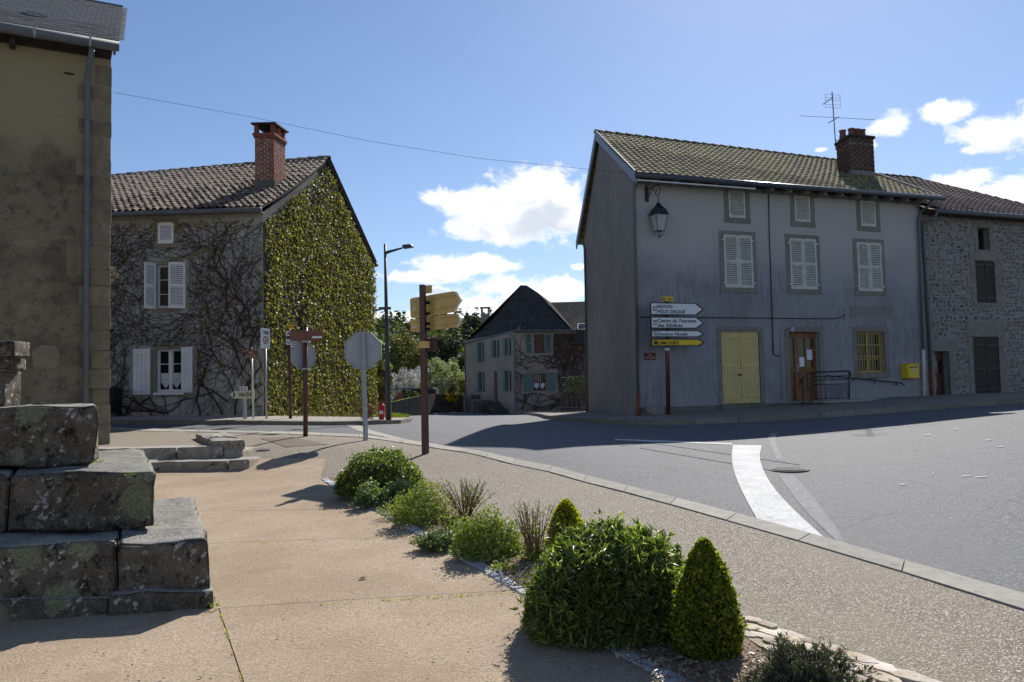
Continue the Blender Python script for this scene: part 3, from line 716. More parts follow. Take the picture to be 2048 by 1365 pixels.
for i in range(len(RO)-1):
    n_ = max(2, int((RO[i+1]-RO[i]).length/.22))
    for k in range(n_):
        for rr in range(4):
            f = (k+R.uniform(.3, .7)+(.4 if rr % 2 else 0))/n_
            if f > 1: continue
            a = RO[i].lerp(RO[i+1], f); b = RI[i].lerp(RI[i+1], f); c = a.lerp(b, (rr+R.uniform(.4, .6))/4)
            wdt = (a-b).length/4*.66; ax = (RO[i+1]-RO[i]).normalized(); ay = Vector((-ax.y, ax.x, 0))
            ns = R.choice([5, 6, 7]); ph = R.uniform(0, 6)
            ring = []
            for q in range(ns):
                t_ = ph+2*math.pi*q/ns; r_ = R.uniform(.72, 1.08)
                p = c+ax*math.cos(t_)*min(.15, wdt*1.9)*r_+ay*math.sin(t_)*wdt*.9*r_; ring.append(p)
            z0 = G(c.x, c.y)+L_PV; hh = R.uniform(.026, .036)
            mb = MB(); nb = len(ring)
            mb.add([(p.x, p.y, z0) for p in ring]+[(c.x+(p.x-c.x)*.93, c.y+(p.y-c.y)*.93, z0+hh+R.uniform(-.002, .002)) for p in ring]+[(c.x, c.y, z0+hh+.002)],
                   [(j, (j+1) % nb, nb+(j+1) % nb, nb+j) for j in range(nb)]+[(nb+j, nb+(j+1) % nb, 2*nb) for j in range(nb)])
            mb.build('stone', MT['rustic'], rust)

# ---- painted curve, worn patch, drain cover, marks on the road
L = [(1466,891),(1463,920),(1468,945),(1478,972),(1493,1002),(1515,1042)]; Rr = [(1524,892),(1518,915),(1526,942),(1545,975),(1583,1018),(1655,1083)]
def curve_band(L, Rr, lift):
    a = smooth_line([gp(*p) for p in L], 2); b = smooth_line([gp(*p) for p in Rr], 2)
    return strip(a, b, lift, 4)
curve_band(L, Rr, .008).build('painted_curve', MT['road_paint'], kind='structure')
curve_band([(1556,950),(1572,972),(1592,1000),(1622,1035),(1655,1066),(1676,1086)], [(1586,951),(1610,975),(1632,1003),(1655,1035),(1680,1066),(1689,1090)], .004).build('worn_patch', MT['pale_patch'], kind='structure')
curve_band([(1540,868),(1536,880),(1545,900),(1552,920)], [(1556,866),(1549,880),(1558,900),(1567,921)], .004).build('worn_patch', MT['pale_patch'], kind='structure')
for a_, b_, w_ in [((1230,880),(1464,889),1.3), ((1240,893),(1290,884),.8), ((1290,884),(1600,930),1.0), ((1280,896),(1560,944),1.0)]:
    n_ = 10; pts_ = [(a_[0]+(b_[0]-a_[0])*i/n_, a_[1]+(b_[1]-a_[1])*i/n_) for i in range(n_+1)]
    strip([gp(x, y-w_) for x, y in pts_], [gp(x, y+w_) for x, y in pts_], .006, 1).build('seam_line' if w_ < 1.2 else 'painted_line', MT['seam'] if w_ < 1.2 else MT['road_paint'], kind='structure')
for x, y, hw, hh in [(1856,871,6,.8),(1977,882,5,.7),(2002,895,7,.6),(1933,954,10,.5),(1962,956,12,.6),(1806,971,5,.7),(1866,949,2,.5),(1910,860,6,.5)]:
    q = [gp(x-hw, y-hh), gp(x+hw, y-hh-1), gp(x+hw, y+hh-1), gp(x-hw, y+hh)]
    MB().quad(*[v+Vector((0, 0, .009)) for v in q]).build('paint_mark', MT['road_paint'], kind='structure')
def drain(px, py, r):
    c = gp(px, py); root = empty('drain_cover', c, 'round slatted iron drain cover beside the white painted curve', 'drain cover')
    MB().lathe(c+Vector((0, 0, .004)), [(r*1.22, 0), (r*1.22, .002), (r*1.18, .0035)], 28).build('collar', MT['seam'], root)
    MB().lathe(c+Vector((0, 0, .0085)), [(r, 0), (r, .004)], 28).build('pit', MT['pit'], root)
    mb = MB(); k = 28
    mb.add([c+Vector((rr*math.cos(2*math.pi*j/k), rr*math.sin(2*math.pi*j/k), zz)) for rr, zz in ((r*.9, .012), (r*.9, .018), (r, .018), (r, .008)) for j in range(k)],
           [(i*k+j, i*k+(j+1) % k, (i+1)*k+(j+1) % k, (i+1)*k+j) for i in range(3) for j in range(k)])
    mb.build('rim', MT['grate'], root)
    for i in range(11):
        x = -r*.8+i*r*.16; hgt = math.sqrt(max(0, (r*.9)**2-x*x))
        MB().box(c+Vector((x, 0, .014)), r*.075, 2*hgt, .006).build('bar', MT['grate'], root)
    return root
drain(1578, 940, .215)
# brown asphalt patch and slot drain on the gravel
q = [gp(x, y, L_PV) for x, y in [(519,877),(585,875),(658,890),(572,895)]]
MB().quad(*[v+Vector((0, 0, .006)) for v in q]).build('brown_patch', MT['brown_patch'], kind='structure')
q = [gp(x, y, L_PV) for x, y in [(491,898),(534,898),(541,902),(491,903)]]
root = empty('slot_drain', q[0], 'narrow slatted drain grate set in the gravel by the block at the stair end', 'drain grate')
MB().quad(*[v+Vector((0, 0, .004)) for v in q]).build('pit', MT['pit'], root)
for i in range(12):
    f = (i+.5)/12; a = q[0].lerp(q[1], f); b = q[3].lerp(q[2], f)
    MB().box((a+b)/2+Vector((0, 0, .01)), .018, (a-b).length, .008).build('bar', MT['grate'], root)

# ---- far pavement in front of the row of houses
KR = [(1046,829),(1090,838),(1140,843),(1200,848),(1280,851.5),(1400,849),(1500,845),(1600,839),(1750,829),(1900,817),(2048,807),(2300,790)]
KRo = [gp(x, y) for x, y in KR]
dirn = []
for i in range(len(KRo)):
    a = KRo[max(i-1, 0)]; b = KRo[min(i+1, len(KRo)-1)]; t_ = (b-a); t_.z = 0; t_.normalize(); dirn.append(Vector((-t_.y, t_.x, 0)))
KRi = [p+n_*.16 for p, n_ in zip(KRo, dirn)]
L_P2 = .13
sheet([(p.x, p.y) for p in KRi]+[(30, 36), (2.5, 36), (1.7, 34)], L_P2-.004, .5).build('house_pavement', MT['gravel'] if 0 else simple('worn_pavement', (.20,.175,.14), .9, .2, 9, bump=.01), smooth=True, kind='structure')
kerb_run('house_kerb', KRo, KRi, L_P2, .2, MT['dark_kerb'], 1.0)
# pavement corner round the ivy house
KL = [(-200,848),(60,848),(222,848.5),(400,849.5),(560,850.5),(660,851.5),(745,850),(800,848),(822,844.5),(826,840),(812,836),(790,833)]
KLo = [gp(x, y) for x, y in KL]
KLi = [p+Vector(o) for p, o in zip(KLo, [(0,.2,0)]*6+[(0,.2,0),(-.05,.2,0),(-.2,.15,0),(-.3,0,0),(-.2,-.3,0),(-.1,-.3,0)])]
kerb_run('ivy_house_kerb', KLo, KLi, .12, .2, MT['dark_kerb'], 1.0)
sheet([(p.x, p.y) for p in KLi]+[(KLi[-1].x-2, KLi[-1].y+4), (-7.5, 45), (-18, 40), (-20, 30)], .115, .5).build('ivy_house_pavement', MT['kerb'], smooth=True, kind='structure')
# ------------------------------------------------------------------ tiles, bricks, shutters
def arc_tile(w, ln, r_h, th, k=5, taper=.86):
    V = []; F = []
    for (y, sc_, z0) in ((0, 1, .028), (ln, taper, 0)):
        for rr in (1, 1-th/r_h):
            for j in range(k):
                a = math.pi*j/(k-1); V.append((-math.cos(a)*w/2*sc_*(1 if rr == 1 else .84), y, z0+math.sin(a)*r_h*sc_*rr))
    for j in range(k-1):
        F += [(j, j+1, 2*k+j+1, 2*k+j), (k+j, j, j+1, k+j+1)]
        F[-1] = (j+1, j, k+j, k+j+1)
    return V, F
CANAL = [arc_tile(.2, .46, .075, .018), arc_tile(.19, .44, .082, .018)]
def mech_tile(w, ln, th=.028):
    prof = [(-w/2, .012), (-w*.32, .038), (-w*.1, .012), (w*.14, .006), (w*.36, .018), (w/2, .012)]
    n = len(prof); V = [(x, 0, z+.024) for x, z in prof]+[(x, ln, z) for x, z in prof]+[(x, 0, z+.024-th) for x, z in prof]
    F = [(j, j+1, n+j+1, n+j) for j in range(n-1)]+[(2*n+j, 2*n+j+1, j+1, j) for j in range(n-1)]
    return V, F
MECH = [mech_tile(.225, .40)]
def slate_tile(w, ln, th=.007):
    a = w/2-.004
    return [(-a, 0, .014), (a, 0, .014), (a, ln, 0), (-a, ln, 0), (-a, 0, .014-th), (a, 0, .014-th)], [(0, 1, 2, 3), (4, 5, 1, 0)]
def roof_patch(roof, E0, E1, R0, R1, tw, te, tmpl, mat, name='tile', under=None, jit=.01, limit=300, skip=None, sag=0, stag=False, lift=.0):
    """lay tiles on the bilinear patch eave E0-E1 / ridge R0-R1"""
    E0, E1, R0, R1 = map(Vector, (E0, E1, R0, R1))
    nc = int(((E1-E0).length)/tw); nr = int(((R0-E0).length)/te); mats = []
    nrm = (E1-E0).cross(R0-E0).normalized()
    if nrm.z < 0: nrm = -nrm
    def S(s, t): 
        p = E0.lerp(E1, s).lerp(R0.lerp(R1, s), t)
        return p+Vector((0, 0, -sag*4*t*(1-t)+.5*sag*math.sin(s*9+t*3)*.25))
    for r in range(nr):
        for c in range(nc):
            s_ = (c+.5+(.5 if stag and r % 2 else 0))/nc; t_ = r/nr
            if s_ > 1: continue
            if skip and skip(s_, t_): continue
            P = S(s_, t_); X = (S(min(1, s_+.01), t_)-S(s_-.01, t_)).normalized(); Y = (S(s_, t_+.02)-S(s_, t_)).normalized(); Z = X.cross(Y).normalized()
            sx = ((E1-E0).lerp(R1-R0, t_)).length/nc/tw
            a = R.uniform(-jit, jit)*3
            X2 = (X+Y*a)*sx
            mats.append((R.randrange(len(tmpl)), basis(X2, Y, Z, P+nrm*(.02+lift+R.uniform(0, jit))+Y*R.uniform(-jit, jit))))
    mb = MB(); K = 8
    mb.add([S(i/K, j/K) for j in range(K+1) for i in range(K+1)], [(j*(K+1)+i, j*(K+1)+i+1, (j+1)*(K+1)+i+1, (j+1)*(K+1)+i) for j in range(K) for i in range(K)])
    mb.build('roof_deck', under or MT['beam'], roof)
    pieces(roof, name, tmpl, mats, mat, limit)
    return S
def ridge_tiles(roof, A, B, mat, r=.11, step=.38, drop=0.0):
    A, B = Vector(A), Vector(B); n = max(1, int((B-A).length/step)); X = (B-A).normalized(); side = X.cross(Vector((0, 0, 1))).normalized(); U = side.cross(X)
    V, F = arc_tile(2*r, (B-A).length/n*1.1, r*.8, .02, 6, .9)
    pieces(roof, 'ridge_tile', [(V, F)], [(0, basis(side, X, U, A+X*((B-A).length*i/n)+Vector((0, 0, -.02)))) for i in range(n)], mat)
def brick_faces(ch, corner, X, Y, wx, wy, z0, z1, mat, bw=.22, bh=.065, limit=300, proud=.006):
    """brick courses on the four faces of a shaft; corner = lower corner, X/Y its horizontal directions"""
    mats = []; rows = int((z1-z0)/(bh+.012)); Z = Vector((0, 0, 1))
    faces = [(corner, X, wx, -Y), (corner+X*wx, Y, wy, X), (corner+X*wx+Y*wy, -X, wx, Y), (corner+Y*wy, -Y, wy, -X)]
    for O, D, ln, nn in faces:
        for r in range(rows):
            z = z0+r*(z1-z0)/rows; s = 0; off = bw/2 if r % 2 else bw
            while s < ln-.02:
                e = min(s+off, ln); off = bw+.012
                L_ = e-s-.012
                if L_ > .03:
                    c = O+D*(s+L_/2)+Z*0; c = Vector((c.x, c.y, z+bh/2))
                    mats.append((0, basis(D*L_, nn*.03, Z*bh, c+nn*(proud-.015+R.uniform(-.001, .001)))))
                s = e
    cube = ([(-.5,-.5,-.5),(.5,-.5,-.5),(.5,.5,-.5),(-.5,.5,-.5),(-.5,-.5,.5),(.5,-.5,.5),(.5,.5,.5),(-.5,.5,.5)], [(3,2,1,0),(4,5,6,7),(0,1,5,4),(1,2,6,5),(2,3,7,6),(3,0,4,7)])
    pieces(ch, 'brick', [cube], mats, mat, limit)
CUBE = ([(-.5,-.5,-.5),(.5,-.5,-.5),(.5,.5,-.5),(-.5,.5,-.5),(-.5,-.5,.5),(.5,-.5,.5),(.5,.5,.5),(-.5,.5,.5)], [(3,2,1,0),(4,5,6,7),(0,1,5,4),(1,2,6,5),(2,3,7,6),(3,0,4,7)])
def louvre(parent, fr, ua, ub, za, zb, d, mat, mids=(), n=14, st=.05, th=.035, name='shutter', **kw):
    mb = MB()
    fr.box(mb, ua, ua+st, za, zb, d, d+th); fr.box(mb, ub-st, ub, za, zb, d, d+th)
    ys = [za]+list(mids)+[zb-st]
    for i, zz in enumerate(ys): fr.box(mb, ua+st, ub-st, zz, zz+st*1.25 if i else zz+st*1.5, d+.002, d+th-.002)
    sh = mb.build(name, mat, parent, **kw)
    mats = []
    for i in range(len(ys)-1):
        z0 = ys[i]+st*(1.5 if i == 0 else 1.25); z1 = ys[i+1]; k = max(2, int(round(n*(z1-z0)/(zb-za))))
        for j in range(k):
            zc = z0+(j+.5)*(z1-z0)/k; c = fr.p((ua+ub)/2, zc, d+th/2)
            Zv = (Vector((0, 0, 1))*.72+fr.n*-.62).normalized(); Yv = fr.u.cross(Zv)
            mats.append((0, basis(fr.u*(ub-ua-2*st+.01), Yv*.009, Zv*((z1-z0)/k*.98), c)))
    pieces(sh, 'slat', [CUBE], mats, mat)
    return sh
def planked(parent, fr, ua, ub, za, zb, d, mat, n=5, name='shutter', battens=(.1, .5, .9), th=.03, bat_mat=None, **kw):
    mb = MB(); fr.box(mb, ua, ub, za, zb, d, d+.008); sh = mb.build(name, mat, parent, **kw)
    w_ = (ub-ua)/n
    for i in range(n):
        m_ = MB(); fr.box(m_, ua+i*w_+.004, ua+(i+1)*w_-.004, za+R.uniform(0, .006), zb, d+.008, d+th); m_.build('plank', mat, sh)
    for b in battens:
        m_ = MB(); zc = za+(zb-za)*b; fr.box(m_, ua+.02, ub-.02, zc-.035, zc+.035, d+th, d+th+.018); m_.build('batten', bat_mat or mat, sh)
    return sh
def hit(px, py, P, nrm):
    q = pix_dir(px, py); t = (Vector(P)-CAMP).dot(nrm)/q.dot(nrm); return CAMP+q*t

# ================================================================== grey post house
A_ = Vector((3.39, 22.3, 0)); D_ = Vector((2.9, 32.3, 0)); uF = Vector((9.6, 3.6, 0)).normalized()
FR = Fr(A_, uF); FG = Fr(D_, A_-D_)
LR = FR.px(1848, 600)[0]
B_ = A_+uF*LR; C_ = B_+(D_-A_)
house = empty('grey_house', (A_.x, A_.y, G(A_.x, A_.y)), 'three-storey grey rendered corner house with cream louvred shutters and straw yellow garage door', 'house')
zT = FR.px(1275, 364)[1]
attic = [FR.rect(1456,380,1491,437), FR.rect(1588,391,1621,445), FR.rect(1720,402,1752,454)]
first = [FR.rect(1447,472,1505,576), FR.rect(1579,479,1633,579), FR.rect(1714,487,1763,583)]
gdoor = FR.rect(1444,664,1520,808); wdoor = FR.rect(1580,664,1640,803); grw = FR.rect(1714,664,1770,746)
holes = attic+first+[gdoor, wdoor, grw]
mb = wall(FR, 0, LR, -.5, zT, holes, reveal=.22); mb.build('front_wall', MT['grey_render'], house)
M0 = A_+(D_-A_)*.53; M1 = B_+(D_-A_)*.53
zR = at(1199, 266, M0.y).z; OV = .45
zE = FR.px(1265, 347, OV)[1]
Lg = (D_-A_).length
wz = lambda s: zT
mb = MB(); zg = zE+ (zR-zE)*(OV/(OV+Lg*.53))-.16
mb.add([FG.p(0, -1), FG.p(Lg, -1), FG.p(Lg, zg), FG.p(Lg*.47, zR-.16), FG.p(0, zg)], [(0, 1, 2, 3, 4)])
mb.build('gable_wall', MT['gable_render'], house)
mb = MB(); FB = Fr(B_, C_-B_)
mb.add([FB.p(0, -1), FB.p(Lg, -1), FB.p(Lg, zg), FB.p(Lg*.53, zR-.45), FB.p(0, zg)], [(0, 1, 2, 3, 4)])
mb.quad(Vector((D_.x, D_.y, -1)), Vector((C_.x, C_.y, -1)), Vector((C_.x, C_.y, zg)), Vector((D_.x, D_.y, zg)))
mb.build('back_wall', MT['gable_render'], house)
mb = MB(); FR.box(mb, .0, LR, -.5, FR.px(1400, 812)[1], -.02, .03); mb.build('plinth', MT['plinth'], house)
mb = MB(); FR.box(mb, 0, LR, zT-.06, zT+.03, 0, .06); mb.build('cornice', MT['gable_render'], house)
mb = MB(); FR.box(mb, 0, LR, zT+.03, zE-.02, -.1, .02); mb.build('eave_board', MT['eave_render'], house)
roof = empty('roof', (0, 0, 0)); roof.parent = house; roof.location = (M0.x-house.location.x, M0.y-house.location.y, zR-house.location.z)
sl = .16
def up(v, z): return Vector((v.x, v.y, z))
E0 = up(A_+FR.n*OV-uF*sl, zE); E1 = up(B_+FR.n*OV+uF*.42, zE); R0_ = up(M0-uF*sl, zR); R1_ = up(M1-uF*.05, zR-.22)
roof_patch(roof, E0, E1, R0_, R1_, .225, .345, MECH, MT['moss_tile'], jit=.006, sag=.05)
E2 = up(D_-FR.n*.35-uF*sl, zE+.05); E3b = up(C_-FR.n*.35+uF*.3, zE)
mb = MB(); mb.quad(R0_, R1_, E3b, E2); mb.quad(*[p-Vector((0, 0, .08)) for p in (E2, E3b, R1_, R0_)]); mb.build('rear_slope', MT['moss_tile'], roof)
ridge_tiles(roof, R0_, R1_, MT['moss_tile'], .13)
mb = MB(); dn = Vector((0, 0, -.26)); o_ = -uF*.035
for a, b in ((E0, R0_), (E2, R0_)):
    t0 = Vector((0, 0, .05)); mb.hexa([a+dn, b+dn, b+dn-o_*1.5, a+dn-o_*1.5, a+t0, b+t0, b+t0-o_*1.5, a+t0-o_*1.5])
mb.build('bargeboard', MT['barge'], roof)
mb = MB(); mb.tube([E0+Vector((0,0,.07)), R0_+Vector((0,0,.07))], .02, 6); mb.tube([E1+Vector((0,0,.05)), R1_+Vector((0,0,.05))], .025, 6); mb.build('verge_trim', MT['zinc'], roof)
mb = MB(); ga, gb = FR.p(-.18, zE-.05, OV+.06), FR.p(LR+.5, zE-.03, OV+.06); mb.tube([ga, gb], .072, 10); g1 = mb.build('gutter', MT['gutter_blue'], house, smooth=True)
mb = MB(); FR.box(mb, -.12, LR*.36, zE-.185, zE-.155, OV-.03, OV+.02); mb.build('fascia', MT['fascia'], house)
for i in range(16):
    uu = .55+i*(LR-.8)/15; mb = MB(); FR.box(mb, uu-.045, uu+.045, zE-.17, zE-.05, .0, OV-.04); mb.build('rafter_end', MT['fascia'] if 0 else MT['gable_render'], house)
# chimney with four pots, on the front slope
nR = (E1-E0).cross(R0_-E0).normalized(); nR = nR if nR.z > 0 else -nR
ck = hit(1704, 347, E0, nR); Yd = (D_-A_).normalized()
wx, wy = .98, 1.05
chm = empty('chimney', (0, 0, 0)); chm.parent = house; chm.location = ck-house.location
zc0 = ck.z-.15; zc1 = at(1704, 268, ck.y).z
mb = MB(); P = [ck, ck+uF*wx, ck+uF*wx+Yd*wy, ck+Yd*wy]
mb.hexa([up(p, zc0-.2) for p in P]+[up(p, zc1-.09) for p in P]); mb.build('shaft', MT['joint'], chm)
zb = zc0+(zc1-zc0)*.78
brick_faces(chm, ck, uF, Yd, wx, wy, zc0+.28, zc1-.09, MT['brick_dark'])
mb = MB(); e_ = .012
Q = [ck-uF*e_-Yd*e_, ck+uF*(wx+e_)-Yd*e_, ck+uF*(wx+e_)+Yd*(wy+e_), ck-uF*e_+Yd*(wy+e_)]
mb.hexa([up(p, zb) for p in Q]+[up(p, zb+.045) for p in Q]); mb.hexa([up(p, zc0+.12) for p in Q]+[up(p, zc0+.27) for p in Q]); mb.build('strap', MT['gable_render'], chm)
e_ = .07; Q = [ck-uF*e_-Yd*e_, ck+uF*(wx+e_)-Yd*e_, ck+uF*(wx+e_)+Yd*(wy+e_), ck-uF*e_+Yd*(wy+e_)]
mb = MB(); mb.hexa([up(p, zc1-.09) for p in Q]+[up(p, zc1-.01) for p in Q]); mb.build('cap', MT['beam'], chm)
for fx, fy in ((.14, .5), (.38, .5), (.62, .5), (.86, .5)):
    c = ck+uF*wx*fx+Yd*wy*(fy+(.25 if fx < .2 else 0)); c.z = zc1-.02
    MB().lathe(c, [(.15, 0), (.125, .12), (.10, .30), (.115, .36), (.13, .385), (.12, .40), (.09, .38)], 12).build('chimney_pot', MT['pot'], chm, smooth=True)
# aerial
ab = at(1672, 301, ck.y+.25); atp = at(1664, 184, ck.y+.25)
ae = empty('tv_aerial', ab, 'rooftop television aerial strapped to the brick chimney of the grey house', 'aerial')
MB().tube([ab, atp], .017, 6).build('mast', MT['iron'], ae)
MB().tube([ab+Vector((0,0,.1)), ab+Vector((.25,.05,.1))], .015, 5).tube([ab+Vector((0,0,.35)), ab+Vector((.25,.05,.35))], .015, 5).build('bracket', MT['iron'], ae)
yA = ck.y+.25
MB().tube([at(1599, 232, yA-.3), at(1750, 240, yA+.4)], .008, 5).build('dipole', MT['iron'], ae)
MB().tube([at(1656, 247, yA), at(1678, 234, yA)], .014, 5).build('boom', MT['iron'], ae)
mb = MB()
for yy in (189, 195, 200, 209, 215):
    mb.tube([at(1650, yy, yA), at(1680, yy+2, yA)], .005, 4)
for xx in (1650, 1665, 1680): mb.tube([at(xx, 188, yA), at(xx+1, 216, yA)], .005, 4)
mb.tube([at(1646, 209, yA-.3), at(1666, 195, yA)], .014, 5); mb.build('reflector', MT['iron'], ae)
# openings
for h in attic:
    surround(FR, h, .14, sides=(1, 1)).build('stone_surround', MT['dress'], house)
    mb = MB(); FR.box(mb, h[0], h[1], h[2], h[3], -.24, -.2); mb.build('backing', MT['pit'], house)
    louvre(house, FR, h[0]+.02, h[1]-.02, h[2]+.01, h[3]-.01, -.02, MT['shutter_old'], n=20)
for h in first:
    surround(FR, h, .13).build('stone_surround', MT['dress'], house)
    mb = MB(); FR.box(mb, h[0], h[1], h[2], h[3], -.24, -.2); mb.build('backing', MT['pit'], house)
    mid = h[2]+(h[3]-h[2])*.48; um = (h[0]+h[1])/2
    louvre(house, FR, h[0]+.01, um-.008, h[2], h[3], .0, MT['shutter_old'], (mid,), n=28, st=.055)
    louvre(house, FR, um+.008, h[1]-.01, h[2], h[3], .0, MT['shutter_old'], (mid,), n=28, st=.055)
    for xx in (h[0]-.05, h[1]-.03):
        for zz in (h[2]+.14, h[3]-.14): mb = MB(); FR.box(mb, xx, xx+.08, zz-.02, zz+.02, .0, .05); mb.build('hinge', MT['shutter_old'], house)
surround(FR, gdoor, .15, sill=False).build('stone_surround', MT['dress'], house)
um = (gdoor[0]+gdoor[1])/2
for a, b in ((gdoor[0]+.01, um-.004), (um+.004, gdoor[1]-.01)):
    planked(house, FR, a, b, gdoor[2]+.01, gdoor[3], -.05, MT['yellow_paint'], 7, 'garage_door_leaf', (.11, .52, .93))
mb = MB(); FR.box(mb, gdoor[0]-.1, gdoor[1]+.1, gdoor[2]-.25, gdoor[2], -.02, .06); mb.build('threshold', MT['plinth'], house)
mb = MB(); c = FR.p(um-.06, (gdoor[2]+gdoor[3])/2-.2, .0); mb.box(c, .1, .05, .05, (FR.u, FR.n, Vector((0,0,1)))); mb.build('door_latch', MT['iron'], house)
# post office door
surround(FR, wdoor, .16, sill=False).build('stone_surround', MT['dress'], house)
a, b, c0, c1 = wdoor; dd = -.2
pd = MB(); FR.box(pd, a, b, c0, c1, dd-.02, dd); pdo = pd.build('entrance_door', MT['oak'], house, label='varnished oak door with tall glass panes')
mb = MB()
for x0, x1 in ((a, a+.06), (b-.09, b), (a+.30, a+.36), (a+.36, a+.44)): FR.box(mb, x0, x1, c0, c1, dd, dd+.04)
FR.box(mb, a, b, c1-.16, c1, dd+.001, dd+.05); FR.box(mb, a+.44, b-.09, c0, c0+.3, dd, dd+.03); FR.box(mb, a+.44, b-.09, c0+.86, c0+.98, dd, dd+.035); FR.box(mb, a+.06, a+.3, c0+.86, c0+.98, dd, dd+.035)
mb.build('door_frame', MT['oak'], pdo)
umid = (a+.44+b-.09)/2
mb = MB(); FR.box(mb, umid-.035, umid+.035, c0+.98, c1-.16, dd, dd+.035); mb.build('mullion', MT['oak'], pdo)
for x0, x1 in ((a+.07, a+.29), (a+.45, umid-.04), (umid+.04, b-.1)):
    mb = MB(); FR.box(mb, x0, x1, c0+1.0, c1-.18, dd, dd+.012); mb.build('pane', MT['glass_warm'], pdo)
    mb = MB(); FR.box(mb, x0+.02, x1-.02, c0+.34, c0+.82, dd, dd+.025); mb.build('panel', MT['oak'], pdo)
for x0, z0, w_, h_ in ((a+.5, c0+1.02, .2, .28), (umid+.06, c0+1.22, .2, .30)):
    mb = MB(); FR.box(mb, x0, x0+w_, z0, z0+h_, dd+.014, dd+.017); mb.build('notice', MT['sign_white'], pdo)
mb = MB(); FR.box(mb, a+.39, a+.42, c0+.85, c0+1.1, dd+.04, dd+.05); FR.box(mb, a+.39, a+.5, c0+1.0, c0+1.02, dd+.05, dd+.07); mb.build('door_handle', MT['sign_yellow'] if 0 else MT['galv'], pdo)
# barred window
surround(FR, grw, .15).build('stone_surround', MT['dress'], house)
a, b, c0, c1 = grw
mb = MB(); FR.box(mb, a, b, c0, c1, -.21, -.19); win = mb.build('window', MT['glass'], house, label='post office window behind yellow bars')
mb = MB()
for x0 in (a, (a+b)/2-.05, b-.07): FR.box(mb, x0, x0+.08, c0, c1, -.19, -.14)
for z0 in (c0, c1-.07, c0+(c1-c0)*.33, c0+(c1-c0)*.66): FR.box(mb, a+.08, b-.07, z0, z0+(.07 if z0 in (c0, c1-.07) else .03), -.189, -.145)
mb.build('window_frame', MT['grille_yellow'], win)
for i in range(11):
    uu = a+.03+(b-a-.06)*i/10; mb = MB(); mb.tube([FR.p(uu, c0+.02, -.07), FR.p(uu, c1-.02, -.07)], .009, 6); mb.build('bar', MT['grille_yellow'], win)
for f in (.02, .4, .68, .97):
    mb = MB(); zz = c0+(c1-c0)*f; FR.box(mb, a, b, zz-.012, zz+.012, -.095, -.08); mb.build('cross_bar', MT['grille_yellow'], win)
# letter box
uL, uRr, z0, z1 = FR.rect(1802,728,1825,757)
lb = empty('letter_box', FR.p((uL+uRr)/2, z0, 0), 'yellow wall letter box fixed low on the grey facade', 'letter box')
mb = MB(); FR.box(mb, uL, uRr, z0, z1-.03, 0, .26); FR.box(mb, uL-.012, uRr+.012, z1-.03, z1, 0, .28); mb.build('body', MT['post_yellow'], lb, bevel=.012)
mb = MB(); FR.box(mb, uL+.06, uRr-.05, z1-.13, z1-.10, .26, .268); mb.build('slot', MT['ink'], lb)
mb = MB(); FR.box(mb, uL+.03, uRr-.03, z0+.03, z1-.17, .26, .272); mb.build('door', MT['post_yellow'], lb)
mb = MB(); FR.box(mb, (uL+uRr)/2-.035, (uL+uRr)/2+.035, z0+.17, z0+.32, .273, .276); mb.build('emblem', MT['sign_white'], lb)
mb = MB(); FR.box(mb, (uL+uRr)/2-.02, (uL+uRr)/2+.02, z0+.2, z0+.245, .276, .279); FR.box(mb, (uL+uRr)/2-.02, (uL+uRr)/2+.01, z0+.26, z0+.29, .276, .279); mb.build('emblem_mark', MT['gutter_blue'], lb)
mb = MB(); u0, u1_, z0, z1 = FR.rect(1733,751,1757,759); FR.box(mb, u0, u1_, z0, z1, 0, .01); mb.build('house_plate', MT['plinth'], house)
# pipes, cables
def pipe(parent, pts, r, mat, name='downpipe', frame=FR, d=.09, **kw):
    P = [frame.p(*frame.px(x, y, dd_ if (dd_ := (q[0] if q else d)) is not None else d), (q[0] if q else d)) for x, y, *q in pts]
    return MB().tube(P, r, 8).build(name, mat, parent, smooth=True, **kw)
pipe(house, [(1279,352,.5),(1277,361,.35),(1270,372,.1),(1268,385,.09),(1276,790,.09)], .045, MT['zinc'])
pipe(house, [(1276,789,.09),(1277.5,838,.09)], .052, MT['rust_pipe'])
pipe(house, [(1866,398,.45),(1858,412,.3),(1842,424,.09),(1837,440,.08),(1846.5,700,.08)], .045, MT['zinc'])
pipe(house, [(1846.5,700,.08),(1848.5,802,.08)], .05, MT['shutter_old'])
pipe(house, [(1280,634.5),(1400,635.5),(1520,636.5),(1600,637.5),(1660,638),(1680,636),(1690,630)], .012, MT['cable'], 'cable', d=.02)
pipe(house, [(1537,378),(1539,480),(1542,560),(1545,650),(1546,706),(1549,711),(1560,712)], .014, MT['cable'], 'cable', d=.02)
pipe(house, [(1580,651),(1568,657),(1563.5,664),(1565,800)], .018, MT['pvc'], 'conduit', d=.03)
pipe(house, [(1690,640),(1692,632)], .02, MT['pvc'], 'conduit', d=.03)
for r_ in ((1547,684,1558,711,.03), (1689,617,1699,632,.03), (1578,655,1584,664,.10)):
    u0, u1_, z0, z1 = FR.rect(*r_[:4]); mb = MB(); FR.box(mb, u0, u1_, z0, z1, 0, r_[4]); mb.build('junction_box', MT['grey_render'] if r_[4] < .05 else MT['pvc'], house)
u0, u1_, z0, z1 = FR.rect(1701,613,1785,632); mb = MB(); FR.box(mb, u0, u1_, z0, z1, 0, .008); mb.build('patched_render', MT['gable_render'], house)
u0, u1_, z0, z1 = FR.rect(1289,810,1328,832)
